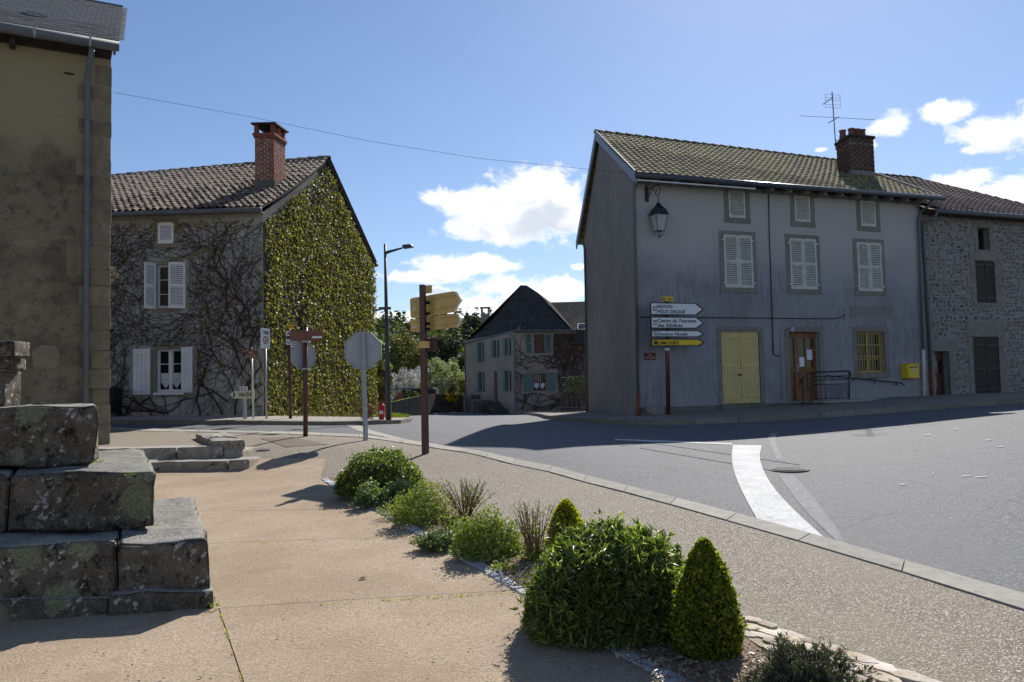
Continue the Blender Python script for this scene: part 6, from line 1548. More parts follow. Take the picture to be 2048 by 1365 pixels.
# trellis fence and gate between the grey house and the far house
ga = at(1121, 832, 37); gb2 = at(1172, 835, 33.5)
tf = empty('wooden_fence', up(ga, G(ga.x, ga.y)), 'dark vertical board fence with wire trellis beside the grey gable', 'fence')
Ff = Fr(up(ga, 0), gb2-ga); Lf = (gb2-ga).to_2d().length+.3; gzf = G(ga.x, ga.y)
for i in range(11):
    f = (i+.5)/11; mb = MB(); Ff.box(mb, Lf*f-.055, Lf*f+.055, gzf-.2, gzf+.85+f*.45+R.uniform(-.05, .05), 0, .025); mb.build('fence_board', MT['wood_slat'], tf)
for z_ in (.3, .75): mb = MB(); Ff.box(mb, 0, Lf, gzf+z_, gzf+z_+.06, -.05, -.001); mb.build('fence_rail', MT['wood_slat'], tf)
for i in range(7): f = i/6; MB().tube([Ff.p(Lf*f, gzf, -.12), Ff.p(Lf*f, gzf+1.85+f*.7, -.12)], .02, 5).build('trellis_post', MT['iron'], tf)
for j in range(9): MB().tube([Ff.p(0, gzf+1.0+j*.1, -.12), Ff.p(Lf, gzf+1.35+j*.14, -.12)], .006, 4).build('trellis_wire', MT['iron'], tf)
n_ = 1600; C = np.array([tuple(Ff.p(rs.rand()*Lf, gzf+1.0+rs.rand()*.7, -.15-.2*rs.rand())) for _ in range(n_)])
V, F = leaf_quads(C, rs.randn(n_, 3), rs.randn(n_, 3), .05+.05*rs.rand(n_), .7); bulk('climber_leaves', V, F, MT['lf_dark'], tf, kind='stuff')

# ---- garden walls and shed beyond the crossroads
def rubble_wall(name, label, pts, tops, th, mat, cap=None):
    """pts: ground pixels with depth, tops: top pixel rows"""
    P = [at(x, y, Y) for x, y, Y in pts]; T = [at(x, ty, Y).z for (x, y, Y), ty in zip(pts, tops)]
    root = empty(name, up(P[0], G(P[0].x, P[0].y)), label, 'garden wall'); back = Vector((0, th, 0)); mats = []
    V = []; F = []
    for p, tz in zip(P, T): V += [up(p, p.z-.6), up(p, tz), up(p, tz)+back, up(p, p.z-.6)+back]
    for i in range(len(P)-1):
        for k in range(4): F.append((i*4+k, i*4+(k+1) % 4, i*4+4+(k+1) % 4, i*4+4+k))
    F += [(0, 1, 2, 3), tuple(len(V)-4+k for k in range(4))[::-1]]
    MB().add(V, F).build('wall_core', MT['joint'] if mat is MT['garden_wall'] else mat, root)
    for i in range(len(P)-1):
        a, b = P[i], P[i+1]; X = (b-a); X.z = 0; ln = X.length; X.normalize(); n = Vector((X.y, -X.x, 0)); h0 = T[i]-a.z; h1 = T[i+1]-b.z; s = 0
        while s < ln:
            w_ = R.uniform(.3, .6); f = (s+w_/2)/ln; z = 0; base = a.z+(b.z-a.z)*f; hh = h0+(h1-h0)*f
            while z < hh-.06:
                rh = R.uniform(.13, .24); mats.append((0, basis(X*w_*.93, n*.06, Vector((0,0,1))*min(rh, hh-z)*.9, up(a.lerp(b, min(f, 1))+n*.012, base+z+rh/2)))); z += rh
            s += w_
    pieces(root, 'stone', [CUBE], mats, mat)
    return root, P, T
r_, P, T = rubble_wall('garden_wall', 'dark mossy rubble wall curving behind the street lamp', [(740,836,47),(784,831,52),(845,828,56)], [812,805,792], .4, MT['garden_wall'])
V = [(p.x+R.uniform(-.1,.1), p.y+.2, t_+.02) for p, t_ in zip(P, T)]
for i in range(2):
    n_ = 500; C = np.array([tuple(Vector(V[i]).lerp(Vector(V[i+1]), rs.rand())+Vector((0, rs.rand()*.4-.25, rs.rand()*.04))) for _ in range(n_)])
    a_, b_ = leaf_quads(C, rs.randn(n_, 3)+np.array([0,0,1.5]), rs.randn(n_, 3), .06+.05*rs.rand(n_), .6); bulk('moss', a_, b_, MT['lf_lime'], r_, kind='stuff')
rubble_wall('garden_wall', 'tall dark rubble garden wall below the yellow bush, joining the beige house', [(866,826.5,63),(900,825,65),(934,823.5,67)], [790,790,791], .4, MT['garden_wall'])
rubble_wall('garden_wall', 'short dark wall section just behind the brown signpost', [(845,827,58),(867,826.5,60)], [790,789], .4, MT['garden_wall'])
sh = at(830, 800, 66); shed = empty('garden_shed', up(sh, -.5), 'low brick shed with flat dark roof behind the garden wall', 'shed')
x0 = at(785, 800, 66).x; x1 = at(872, 800, 66).x; za = at(800, 780, 66).z
mb = MB(); mb.hexa([Vector((a_, b_, -.8)) for a_, b_ in ((x0,66),(x1,66),(x1,69),(x0,69))]+[Vector((a_, b_, za)) for a_, b_ in ((x0+.8,66),(x1,66),(x1,69),(x0+.8,69))]); mb.build('shed_wall', MT['brown_wood'], shed)
mb = MB(); mb.quad(*[Vector((at(x, y, 65.95).x, 65.95, at(x, y, 65.95).z)) for x, y in ((791,804),(806,804),(806,786),(796,786))]); mb.build('brick_panel', MT['brick'], shed)
mb = MB(); mb.box((x0/2+x1/2, 67.5, za+.06), x1-x0-.4, 3.6, .14); mb.build('shed_roof', MT['zinc'], shed)
# no-entry type sign behind the walls
sg = at(868, 826, 62); sg2 = at(867, 798, 62)
ne = empty('round_road_sign', up(sg, G(sg.x, sg.y)), 'small round red and white road sign behind the garden wall', 'road sign')
MB().tube([up(sg, G(sg.x, sg.y)), sg2+Vector((0, 0, .3))], .035, 6).build('post', MT['galv'], ne)
MB().tube([sg2+Vector((0, -.06, .12)), sg2+Vector((0, -.04, .12))], .19, 20).build('disc', MT['sign_red'], ne); MB().tube([sg2+Vector((0, -.075, .12)), sg2+Vector((0, -.065, .12))], .11, 20).build('disc_centre', MT['sign_white'], ne)

# ================================================================== trees and woods
def canopy(name, root, C, R3, n, s, mat, clumps=60, up_b=.3, seed=1, hollow=.55, **kw):
    r_ = np.random.RandomState(seed); d_ = r_.randn(clumps, 3); d_ /= np.linalg.norm(d_, axis=1)[:, None]; rr = hollow+(1-hollow)*r_.rand(clumps)**.5
    cc_ = np.array(C)+d_*rr[:, None]*np.array(R3); cr = (.16+.16*r_.rand(clumps))*np.mean(R3)
    k = r_.randint(0, clumps, n); o = r_.randn(n, 3); o /= np.linalg.norm(o, axis=1)[:, None]; o *= (r_.rand(n)**.4)[:, None]
    P = cc_[k]+o*cr[k][:, None]; Nn = o+r_.randn(n, 3)*.5; Nn[:, 2] += up_b
    V, F = leaf_quads(P, Nn, r_.randn(n, 3), s*(.6+.8*r_.rand(n)), .75); return bulk(name, V, F, mat, root, kind='stuff'), cc_
def limbs(root, base, targets, r0, mat, fork=.35, seed=2, wob=.06):
    rr = random.Random(seed); mb = MB(); base = Vector(base); cen = sum((Vector(t_) for t_ in targets), Vector())/len(targets); H_ = cen.z-base.z
    f = base+Vector((rr.uniform(-.1, .1), 0, H_*fork)); mb.tube([base-Vector((0,0,.2)), base.lerp(f, .5)+Vector((rr.uniform(-wob, wob), 0, 0))*H_*.3, f], [r0*1.25, r0, r0*.85], 7); trunk = mb.build('trunk', mat, root, smooth=True)
    mb = MB()
    for t_ in targets:
        t_ = Vector(t_); m_ = f.lerp(t_, .5)+Vector((rr.uniform(-wob, wob), rr.uniform(-wob, wob), rr.uniform(0, wob)))*H_
        mb.tube([f, m_, t_], [r0*.5, r0*.28, r0*.07], 4, False)
        for _ in range(2):
            e = m_.lerp(t_, rr.uniform(.1, .7)); mb.tube([e, e+Vector((rr.uniform(-1,1), rr.uniform(-1,1), rr.uniform(-.1,1)))*H_*.16], [r0*.16, r0*.04], 3, False)
    mb.build('branches', mat, root)
def gtree(name, label, cat, px_, Y, py_top, py_bot, wpx, mat, n, s, clumps=60, seed=1, r0=.2, group=None, squash=1.0, low=.18, hollow=.5, wood='bark', gz=None):
    cx = at(px_, py_bot, Y); gz = H(cx.x, Y) if gz is None else gz; tz = at(px_, py_top, Y).z; Wd = wpx/FPX*Y/2; base = Vector((cx.x, Y, gz))
    root = empty(name, base, label, cat, group); zc_ = gz+(tz-gz)*(.5+low/2); Rz = (tz-gz)*(.5-low/2)
    _, cc_ = canopy('crown', root, (cx.x, Y, zc_), (Wd, Wd*squash, Rz), n, s, mat, clumps, seed=seed, hollow=hollow)
    limbs(root, base, [cc_[i] for i in range(min(14, clumps))], r0, MT[wood], seed=seed); return root
gtree('willow_tree', 'large rounded olive-green tree just leafing out beyond the lamp post', 'tree', 800, 95, 668, 800, 118, MT['lf_tree'], 16000, .24, 130, 3, .35, hollow=.3)
gtree('willow_tree', 'smaller pale green tree seen between the stop sign and the lamp post', 'tree', 742, 88, 690, 800, 60, MT['lf_tree'], 9000, .24, 50, 5, .25, hollow=.35)
gtree('blossom_tree', 'white-blossomed fruit tree over the garden wall behind the lamp post', 'tree', 812, 76, 742, 812, 85, MT['lf_blossom'], 9000, .13, 70, 8, .12, group='fruit trees in flower', wood='twig')
gtree('blossom_tree', 'pale blossom and green fruit tree with crooked branches above the yellow bush', 'tree', 886, 73, 716, 812, 88, MT['lf_apple'], 7000, .16, 60, 9, .16, group='fruit trees in flower', wood='bark', hollow=.3)
gtree('blossom_tree', 'low white-flowering tree immediately behind the brown signpost', 'tree', 852, 79, 730, 812, 60, MT['lf_blossom'], 5000, .13, 50, 10, .12, group='fruit trees in flower', wood='twig')
gtree('conifer_tree', 'dark evergreen standing behind the blossom beside the beige house', 'tree', 890, 105, 662, 812, 90, MT['lf_dark'], 16000, .35, 70, 12, .35, hollow=.2)
gtree('conifer_tree', 'tall dark pine breaking the skyline left of the direction boards', 'tree', 818, 150, 646, 800, 50, MT['lf_dark'], 8000, .4, 40, 13, .35, hollow=.2)
gtree('conifer_tree', 'dark pine rising by the chimney of the slate-roofed house', 'tree', 955, 150, 625, 800, 60, MT['lf_dark'], 7000, .4, 40, 14, .35, hollow=.2)
gtree('conifer_tree', 'dark evergreen mass close behind the brown signpost', 'tree', 862, 120, 676, 805, 62, MT['lf_dark'], 9000, .35, 50, 15, .3, hollow=.2)
gtree('thorn_bush', 'brownish leafless thicket between the ivy gable and the lamp post', 'bush', 760, 41, 712, 836, 52, MT['lf_brush'], 9000, .07, 60, 16, .07, wood='twig', gz=G(at(760,836,41).x, 41), hollow=.3)
gtree('ivy_bush', 'bright green ivy mound leaning out behind the stop sign', 'bush', 764, 43, 675, 760, 34, MT['lf_lime'], 6000, .11, 40, 17, .06, gz=G(at(764,836,43).x, 43), hollow=.4)
gtree('yellow_bush', 'small bright yellow flowering bush on top of the garden wall', 'bush', 904, 64.3, 784, 806, 26, MT['lf_yellow'], 2600, .10, 24, 18, .03, gz=at(904,806,64.3).z, low=.05)
gtree('garden_shrub', 'dark green shrub drooping over the shed behind the wall', 'bush', 822, 63, 781, 800, 30, MT['lf_tree'], 2500, .12, 24, 19, .04, gz=at(822,806,63).z, low=.05)
gtree('garden_shrub', 'brown thorny shrub against the corner of the beige house', 'bush', 918, 70, 755, 806, 36, MT['lf_brush'], 4500, .10, 40, 20, .05, gz=-.5, low=.05, wood='twig')
# garden fence on the wall
fe = empty('garden_railing', at(880, 792, 63.2), 'thin dark vertical garden railing standing along the top of the wall', 'railing')
for i in range(12):
    x = 862+i*4.2; p = at(x, 792, 63.3); MB().tube([p, up(p, p.z+1.0)], .02, 4).build('railing_bar', MT['iron'], fe)
MB().tube([up(at(862,792,63.3), at(862,792,63.3).z+.85), up(at(908,792,63.3), at(908,792,63.3).z+.85)], .015, 4).build('railing_rail', MT['iron'], fe)
# wooded hill: joined crowns
rw_ = np.random.RandomState(21); VV = []; FF = []; n0 = 0; VD = []; FD = []; n1 = 0
trees = []
for _ in range(5200):
    Y = rw_.uniform(115, 420); X = rw_.uniform(-.75, .55)*Y
    if abs(X/Y+.11) > .14 and rw_.rand() < .62: continue
    trees.append((X, Y))
trees = trees[:2600]
for X, Y in trees:
    g = H(X, Y); hgt = rw_.uniform(6, 12); wd = hgt*rw_.uniform(.28, .45); dark = noise.noise(Vector((X*.02, Y*.02, 5)))+rw_.rand()*.8 > .62; m_ = 90 if Y < 260 else 55
    o = rw_.randn(m_, 3); o /= np.linalg.norm(o, axis=1)[:, None]; o *= (.55+.45*rw_.rand(m_))[:, None]
    if dark: o[:, :2] *= (1.0-.75*np.clip(o[:, 2:3]*.5+.5, 0, 1)); wd *= .8; hgt *= 1.15
    P = np.array([X, Y, g+hgt*.52])+o*np.array([wd, wd, hgt*.55]); Nn = o+rw_.randn(m_, 3)*.35; Nn[:, 2] += .3
    V, F = leaf_quads(P, Nn, rw_.randn(m_, 3), (.9+.8*rw_.rand(m_))*(1.0 if Y < 260 else 1.5), .8)
    if dark: VD.append(V); FD.append(F+n1); n1 += len(V)
    else: VV.append(V); FF.append(F+n0); n0 += len(V)
bulk('deciduous_woods', np.concatenate(VV), np.concatenate(FF), MT['lf_wood'], kind='stuff', label='spring-green deciduous woods covering the far hillside', category='woods') if 0 else tag(bulk('deciduous_woods', np.concatenate(VV), np.concatenate(FF), MT['lf_wood'], kind='stuff'), 'spring-green deciduous woods covering the far hillside', 'woods')
tag(bulk('conifer_woods', np.concatenate(VD), np.concatenate(FD), MT['lf_dark'], kind='stuff'), 'dark conifers mixed through the wooded hillside', 'woods')
# grass on the corner verge
def grass(name, label, poly_px, n, h, mat, lift=.11):
    P = [gp(x, y) for x, y in poly_px]; xs = [p.x for p in P]; ys = [p.y for p in P]; C = []
    while len(C) < n:
        x, y = R.uniform(min(xs), max(xs)), R.uniform(min(ys), max(ys)); c = False; j = len(P)-1
        for i in range(len(P)):
            if (P[i].y > y) != (P[j].y > y) and x < (P[j].x-P[i].x)*(y-P[i].y)/(P[j].y-P[i].y)+P[i].x: c = not c
            j = i
        if c: C.append((x, y, G(x, y)+lift))
    C = np.array(C); s = h*(.5+rs.rand(n)); C[:, 2] += s*.35
    V, F = leaf_quads(C, rs.randn(n, 3)*np.array([1, 1, .3]), np.tile((0, 0, 1.0), (n, 1))+rs.randn(n, 3)*.35, s, .22); return tag(bulk(name, V, F, mat, kind='stuff'), label, 'grass')
grass('verge_grass', 'patchy green grass on the street corner round the lamp post and red hydrant', [(745,841),(745,834),(785,833),(820,838),(812,842),(780,843)], 5000, .11, MT['grassy'])
grass('wall_weeds', 'dry weeds growing along the foot of the ivy gable', [(560,842),(700,842),(746,841),(744,838),(700,838.5),(560,838)], 1200, .13, MT['lf_brush'])
# ================================================================== signs and street furniture
UPV = Vector((0, 0, 1))
def post(root, base, top, r, mat, sq=False, name='post'):
    return MB().tube([base-UPV*.05, top], r, 4 if sq else 10).build(name, mat, root, smooth=not sq)
def plate(root, fr, poly, d, th, mat, name, **kw):
    """flat board: polygon in (u,z), thickness th towards n"""
    mb = MB(); P = [fr.p(u, z, d) for u, z in poly]
    mb.prism(P, fr.n*th); return mb.build(name, mat, root, **kw)
def arrow_poly(u0, u1, z0, z1, tip):
    zm = (z0+z1)/2; return [(u0, z0), (u1-tip, z0), (u1, zm), (u1-tip, z1), (u0, z1)]
# direction boards before the grey house (seen from the front)
dP = .55
pu, pz0 = FR.px(1337, 836, dP); pu2, pz1 = FR.px(1333, 597, dP)
bp = FR.p(pu, G(*FR.p(pu, 0, dP).xy)+L_P2, dP)
ds = empty('direction_sign_post', bp, 'brown post with D 15, NEXON and LIMOGES arrow boards before the grey facade', 'signpost')
MB().tube([bp-UPV*.05, FR.p(pu2, pz1, dP)], .06, 12).build('post', MT['brown_post'], ds, smooth=True)
dB = dP+.08
def board(px0, y0, px1, y1, mat, tip, texts, icon=None):
    u0, z1 = FR.px(px0, y0, dB); u1, _ = FR.px(px1, (y0+y1)/2, dB); _, z0 = FR.px(px0, y1, dB)
    o = plate(ds, FR, arrow_poly(u0, u1, z0, z1, tip), dB, .04, MT['edge_black'], 'sign_board')
    m = .025; plate(o, FR, arrow_poly(u0+m, u1-m*2.6, z0+m, z1-m, tip*.92), dB+.04, .004, mat, 'sign_face')
    if icon:
        s = min(z1-z0-.09, .115); zc_ = (z0+z1)/2; ia = u0+.07
        plate(o, FR, [(ia, zc_-s/2), (ia+s, zc_-s/2), (ia+s, zc_+s/2), (ia, zc_+s/2)], dB+.044, .003, MT[icon], 'symbol')
        if icon == 'sign_brown':
            plate(o, FR, [(ia+s/2+s*.34*math.cos(a), zc_+s*.34*math.sin(a)) for a in [i*math.pi/5 for i in range(10)]], dB+.047, .003, MT['sign_white'], 'symbol_mark')
            plate(o, FR, [(ia+s/2+s*.18*math.cos(a), zc_+s*.18*math.sin(a)) for a in [i*math.pi/4 for i in range(8)]], dB+.050, .003, MT['sign_brown'], 'symbol_mark')
        elif icon == 'ink':
            plate(o, FR, [(ia+s*.2, zc_-s*.25), (ia+s*.8, zc_-s*.25), (ia+s*.8, zc_+s*.1), (ia+s*.5, zc_+s*.3), (ia+s*.2, zc_+s*.1)], dB+.047, .003, MT['brown_post'], 'symbol_mark')
        else:
            for zz_ in (-.3, .05): plate(o, FR, [(ia+s*.1, zc_+s*zz_), (ia+s*.9, zc_+s*zz_), (ia+s*.9, zc_+s*(zz_+.12)), (ia+s*.1, zc_+s*(zz_+.12))], dB+.047, .003, MT['sign_white'], 'symbol_mark')
            for k in (.15, .6): plate(o, FR, [(ia+s*k, zc_-s*.2), (ia+s*(k+.25), zc_-s*.2), (ia+s*(k+.25), zc_+s*.05), (ia+s*k, zc_+s*.05)], dB+.0475, .003, MT['sign_white'], 'symbol_mark')
    for (x, yb, wpx, hpx, tx, sh_) in texts:
        ta, za = FR.px(x, yb, dB+.05); tb, _ = FR.px(x+wpx, yb, dB+.05); _, zt_ = FR.px(x, yb-hpx, dB+.05)
        text(tx, FR.p(ta, za, dB+.046), FR.u, UPV, zt_-za, MT['ink'], o, width=tb-ta, shear=sh_, n=FR.n)
u0, z1 = FR.px(1324.5, 593.5, dB); u1, z0 = FR.px(1345, 603.5, dB)
o = plate(ds, FR, [(u0, z0), (u1, z0), (u1, z1), (u0, z1)], dB, .03, MT['sign_yellow'], 'number_plate')
ta, za = FR.px(1326.5, 601.8, dB+.03); tb, _ = FR.px(1343, 601.8, dB+.03); text('D 15', FR.p(ta, za, dB+.032), FR.u, UPV, .085, MT['ink'], o, width=tb-ta, n=FR.n)
board(1299, 605.5, 1406, 630.5, MT['sign_white'], .22, [(1314.5, 616.3, 30, 6.5, 'NEXON', 0), (1314.5, 626.6, 56.5, 6.5, 'PÔLE CIRQUE', .22)], 'sign_brown')
board(1300, 634, 1407, 657.5, MT['sign_white'], .22, [(1315.5, 644.8, 77, 6.8, 'Centre de Tourisme', .22), (1315.5, 654, 49.5, 6.8, 'des Ribières', .22)], 'plinth')
board(1301, 661, 1407, 675, MT['sign_white'], .15, [(1315.5, 671.3, 60.5, 6.2, 'Donjon Féodal', .22)], 'sign_brown')
board(1301.5, 678.5, 1407.5, 693, MT['sign_yellow'], .15, [(1316, 689.3, 42, 6.8, 'LIMOGES', 0)], 'ink')
MB().lathe(FR.p(*FR.px(1334.5, 702, dP), dP), [(.066, 0), (.066, .08)], 12).build('clamp', MT['shutter_old'], ds)

# tall brown post with cream-backed arrow boards (seen from behind)
b1 = gp(851, 908, L_PV); t1 = at(845, 570, b1.y)
bs = empty('direction_sign_post', b1, 'tall brown steel post carrying cream-backed direction boards seen from behind', 'signpost')
mb = MB(); ax = (Vector((.93, -.36, 0)), Vector((.36, .93, 0)))
w_ = .048
mb.hexa([b1+(ax[0]*a+ax[1]*b)*w_*1.08-UPV*.05 for a, b in ((-1,-1),(1,-1),(1,1),(-1,1))]+[t1+(ax[0]*a+ax[1]*b)*w_*.98 for a, b in ((-1,-1),(1,-1),(1,1),(-1,1))]); mb.build('post', MT['brown_post'], bs, bevel=.01)
yc = b1.y
def seen_from_behind(p, Ya, Yb_, name, mat, poly, th=.035, root=bs, chan=()):
    """board whose outline is measured on the slanted plane through two depths"""
    (xa, xb) = p; A = at(xa, 700, Ya); B = at(xb, 700, Yb_); fr = Fr(up(A, 0), B-A)
    P = [fr.p(*fr.px(x, y)) for x, y in poly]; mb = MB(); mb.prism(P, -fr.n*th); o = mb.build(name, mat, root)
    for (xa_, ya_, xb_, yb_) in chan:
        a = fr.p(*fr.px(xa_, ya_, .012), .012); b = fr.p(*fr.px(xb_, yb_, .012), .012)
        MB().tube([a, b], .014, 4).build('stiffener', MT['cream_back'] if mat is MT['cream_back'] else mat, o)
    return o, fr
Yl, Yr_ = yc+.62, yc-.52
o, frB = seen_from_behind((820, 923), Yl, Yr_, 'sign_board', MT['cream_back'], [(820,599),(824,596.5),(908,582.5),(917,592),(923,600),(915,611),(909.5,624),(826,637),(821,635)], chan=((826,605,913,592),(826,628,913,613)))
MB().prism([frB.p(*frB.px(x, y, .004), .004) for x, y in ((910,583),(915,584),(924,601),(911,624),(909,622),(921,601))], frB.n*.012).build('board_edge', MT['sign_white'], o)
o, frB = seen_from_behind((820, 923), Yl, Yr_, 'sign_board', MT['cream_back'], [(820.5,642),(824,639.5),(912,627),(921,636),(923,641),(915,655),(826,664.5),(821.5,663)], chan=((826,646,915,633),(826,660,915,648)))
MB().prism([frB.p(*frB.px(x, y, .004), .004) for x, y in ((913,627),(917,628),(924,641),(916,655),(914,653),(921,641))], frB.n*.012).build('board_edge', MT['sign_white'], o)
seen_from_behind((820, 923), Yl, Yr_, 'number_plate', MT['cream_back'], [(848,572),(861,570.5),(861,586),(848,588)])
for x0, y0 in ((826,617),(826,654)):
    MB().prism([frB.p(*frB.px(x, y, .004), .004) for x, y in ((x0, y0), (x0+6, y0-1), (x0+6, y0+2), (x0, y0+3))], frB.n*.003).build('sticker', MT['sign_white'], bs)
for y in (606, 628, 648, 659): MB().box(at(855, y, yc), .10, .05, .05, (frB.u, frB.n, UPV)).build('clamp', MT['iron'], bs)
MB().lathe(at(848.5, 697, yc), [(.10, 0), (.10, .12)], 12).build('clamp_band', MT['cream_back'], bs)
Fe = Fr(at(848, 690, yc).xy.to_3d(), (.35, 1))
for (xa, xb, y0, y1) in ((852, 860, 678, 701), (862, 872, 676, 703)):
    c = at((xa+xb)/2, (y0+y1)/2, yc+.05); hh = (y1-y0)/FPX*yc; ww = (xb-xa)/FPX*yc
    MB().box(c, ww*.8, .12, hh, (Vector((.93, -.36, 0)), Vector((.36, .93, 0)), UPV)).build('folded_plate', MT['plate_red'], bs)
    MB().box(c-Vector((0, .07, 0))-Vector((.01,0,0)), ww*.55, .03, hh*.8, (Vector((.93, -.36, 0)), Vector((.36, .93, 0)), UPV)).build('folded_plate_core', MT['iron'], bs)

# stop sign seen from behind
def octagon(root, c, r, fr_u, mat, edge, th=.03):
    f = Fr((c.x, c.y), fr_u); pts_ = [(r*math.cos(math.pi/8+i*math.pi/4), c.z+r*math.sin(math.pi/8+i*math.pi/4)) for i in range(8)]
    mb = MB(); mb.prism([f.p(u, z) for u, z in pts_], -f.n*th); o = mb.build('octagonal_plate', mat, root)
    k = 8; q = [(r*1.0*math.cos(math.pi/8+i*math.pi/4), c.z+r*1.0*math.sin(math.pi/8+i*math.pi/4)) for i in range(8)]; q2 = [(u*.965, c.z+(z-c.z)*.965) for u, z in q]
    V = [f.p(u, z, .002) for u, z in q]+[f.p(u, z, .022) for u, z in q]+[f.p(u, z, .022) for u, z in q2]+[f.p(u, z, .002) for u, z in q2]
    F = [(a*8+i, a*8+(i+1) % 8, ((a+1) % 4)*8+(i+1) % 8, ((a+1) % 4)*8+i) for a in range(4) for i in range(8)]
    MB().add(V, F).build('plate_rim', edge, o); return o, f
g1 = gp(731, 881, L_PV); s1 = empty('stop_sign', g1, 'grey back of an octagonal stop sign on a galvanised post at the kerb', 'road sign')
c = at(725, 701, g1.y); t_ = at(725, 664, g1.y)
mb = MB(); mb.tube([g1-UPV*.05, at(731, 860, g1.y), at(727, 740, g1.y), t_+Vector((0, .0, 0))], .052, 4); mb.build('post', MT['galv'], s1)
r8 = .5*(762-688)/FPX*g1.y/math.cos(math.pi/8)
o, f = octagon(s1, c+Vector((0, .07, 0)), r8, (1, 0), MT['sign_back'], MT['galv'])
mb = MB(); f.box(mb, -r8*.9, r8*.9, c.z-.018, c.z+.012, .001, .014); mb.build('stiffener', MT['galv'], o)
MB().prism([f.p(u, z, -.033) for u, z in [(r8*.95*math.cos(math.pi/8+i*math.pi/4), c.z+r8*.95*math.sin(math.pi/8+i*math.pi/4)) for i in range(8)]], -f.n*.002).build('front_face', MT['sign_red'], o)

# brown post with brown finger board and a turned octagonal plate
g2 = gp(611, 873, L_PV); s2_ = empty('finger_post', g2, 'brown post with short brown board and a turned octagonal sign back', 'signpost')
tp = at(611, 655, g2.y); MB().tube([g2-UPV*.05, tp], .052, 10).build('post', MT['brown_post'], s2_, smooth=True)
fb = Fr((tp.x, tp.y-.08), (1, 0)); 
def rbox(fr, x0, y0, x1, y1, d0, d1):
    a, b, c0_, c1_ = fr.rect(x0, y0, x1, y1); mb = MB(); fr.box(mb, a, b, c0_, c1_, d0, d1); return mb
o = rbox(fb, 580, 662, 612, 682, 0, .03).build('finger_board', MT['sign_brown'], s2_, bevel=.012); rbox(fb, 612.5, 662, 646, 682, .0, .03).build('finger_board', MT['sign_brown'], s2_, bevel=.012)
rbox(fb, 625, 673, 645, 677, .031, .034).build('white_strip', MT['sign_white'], s2_)
for y in (684, 739): rbox(fb, 604, y-2, 618, y+1, -.16, .01).build('clamp', MT['galv'], s2_)
c = at(607, 711, g2.y+.1); r8 = .5*(741-683)/FPX*g2.y/math.cos(math.pi/8)
f_ = Vector((.64, .77, 0)); o, f = octagon(s2_, c, r8, f_, MT['sign_back'], MT['galv'])
mb = MB(); f.box(mb, -.03, .03, c.z-r8*.9, c.z+r8*.9, .001, .03); mb.build('stiffener', MT['galv'], o)

# zone sign
g3 = gp(533, 838, .11); s3 = empty('zone_sign', g3, 'white rectangular ZONE sign with red ring on a slim post at the house corner', 'road sign')
MB().tube([g3, at(531, 698, g3.y+.05)], .032, 8).build('post', MT['galv'], s3, smooth=True)
A = at(523.5, 680, g3.y-.3); B = at(540, 680, g3.y+.05); f = Fr(up(A, 0), B-A)
a, b, c0_, c1_ = f.rect(523.5, 658, 540, 697.5); mb = MB(); f.box(mb, a, b, c0_, c1_, -.05, 0); o = mb.build('sign_panel', MT['sign_white'], s3, bevel=.008)
ww = b-a; text('ZONE', f.p((a+b)/2, c1_-.165, .003), f.u, UPV, .10, MT['ink'], o, width=ww*.62, n=f.n, align='CENTER')
cx_, cz_ = (a+b)/2, c0_+(c1_-c0_)*.42; ro = ww*.33; k = 24
def disc(u, z, r, d, mat, name, par): plate(par, f, [(u+r*math.cos(2*math.pi*i/k), z+r*math.sin(2*math.pi*i/k)) for i in range(k)], d, .003, mat, name)
disc(cx_, cz_, ro, .001, MT['sign_red'], 'ring', o); disc(cx_, cz_, ro*.74, .005, MT['sign_white'], 'ring_centre', o)
text('20', f.p(cx_, cz_-.05, .009), f.u, UPV, .10, MT['ink'], o, width=ro*.95, n=f.n, align='CENTER')

# brown street name plate on a pale post
g4 = gp(507, 838, .11); s4 = empty('street_name_sign', g4, 'small brown street name plate on a pale yellow post before the creeper wall', 'street sign')
MB().tube([g4, at(503.5, 716, g4.y)], .030, 8).build('post', MT['sign_cream'], s4, smooth=True)
f = Fr(up(at(490, 710, g4.y), 0), (1, 0)); a, b, c0_, c1_ = f.rect(490, 700.5, 516.5, 717.5); mb = MB(); f.box(mb, a, b, c0_, c1_, .035, .055); o = mb.build('plate', MT['sign_brown'], s4, bevel=.01)
mb = MB()
for q in ((a+.015, b-.015, c1_-.022, c1_-.015), (a+.015, b-.015, c0_+.015, c0_+.022)): f.box(mb, q[0], q[1], q[2], q[3], .056, .058)
mb.build('plate_border', MT['pale_letters'], o)
text('RUE', f.p((a+b)/2, c1_-.11, .056), f.u, UPV, .055, MT['pale_letters'], o, width=.13, n=f.n, align='CENTER')
text('DES TILLEULS', f.p((a+b)/2, c0_+.055, .056), f.u, UPV, .055, MT['pale_letters'], o, width=(b-a)*.82, n=f.n, align='CENTER')
MB().lathe(at(503.5, 699.5, g4.y)-UPV*.0, [(.012,0),(.03,.03),(.02,.06),(.004,.07)], 8).build('finial', MT['sign_cream'], s4)

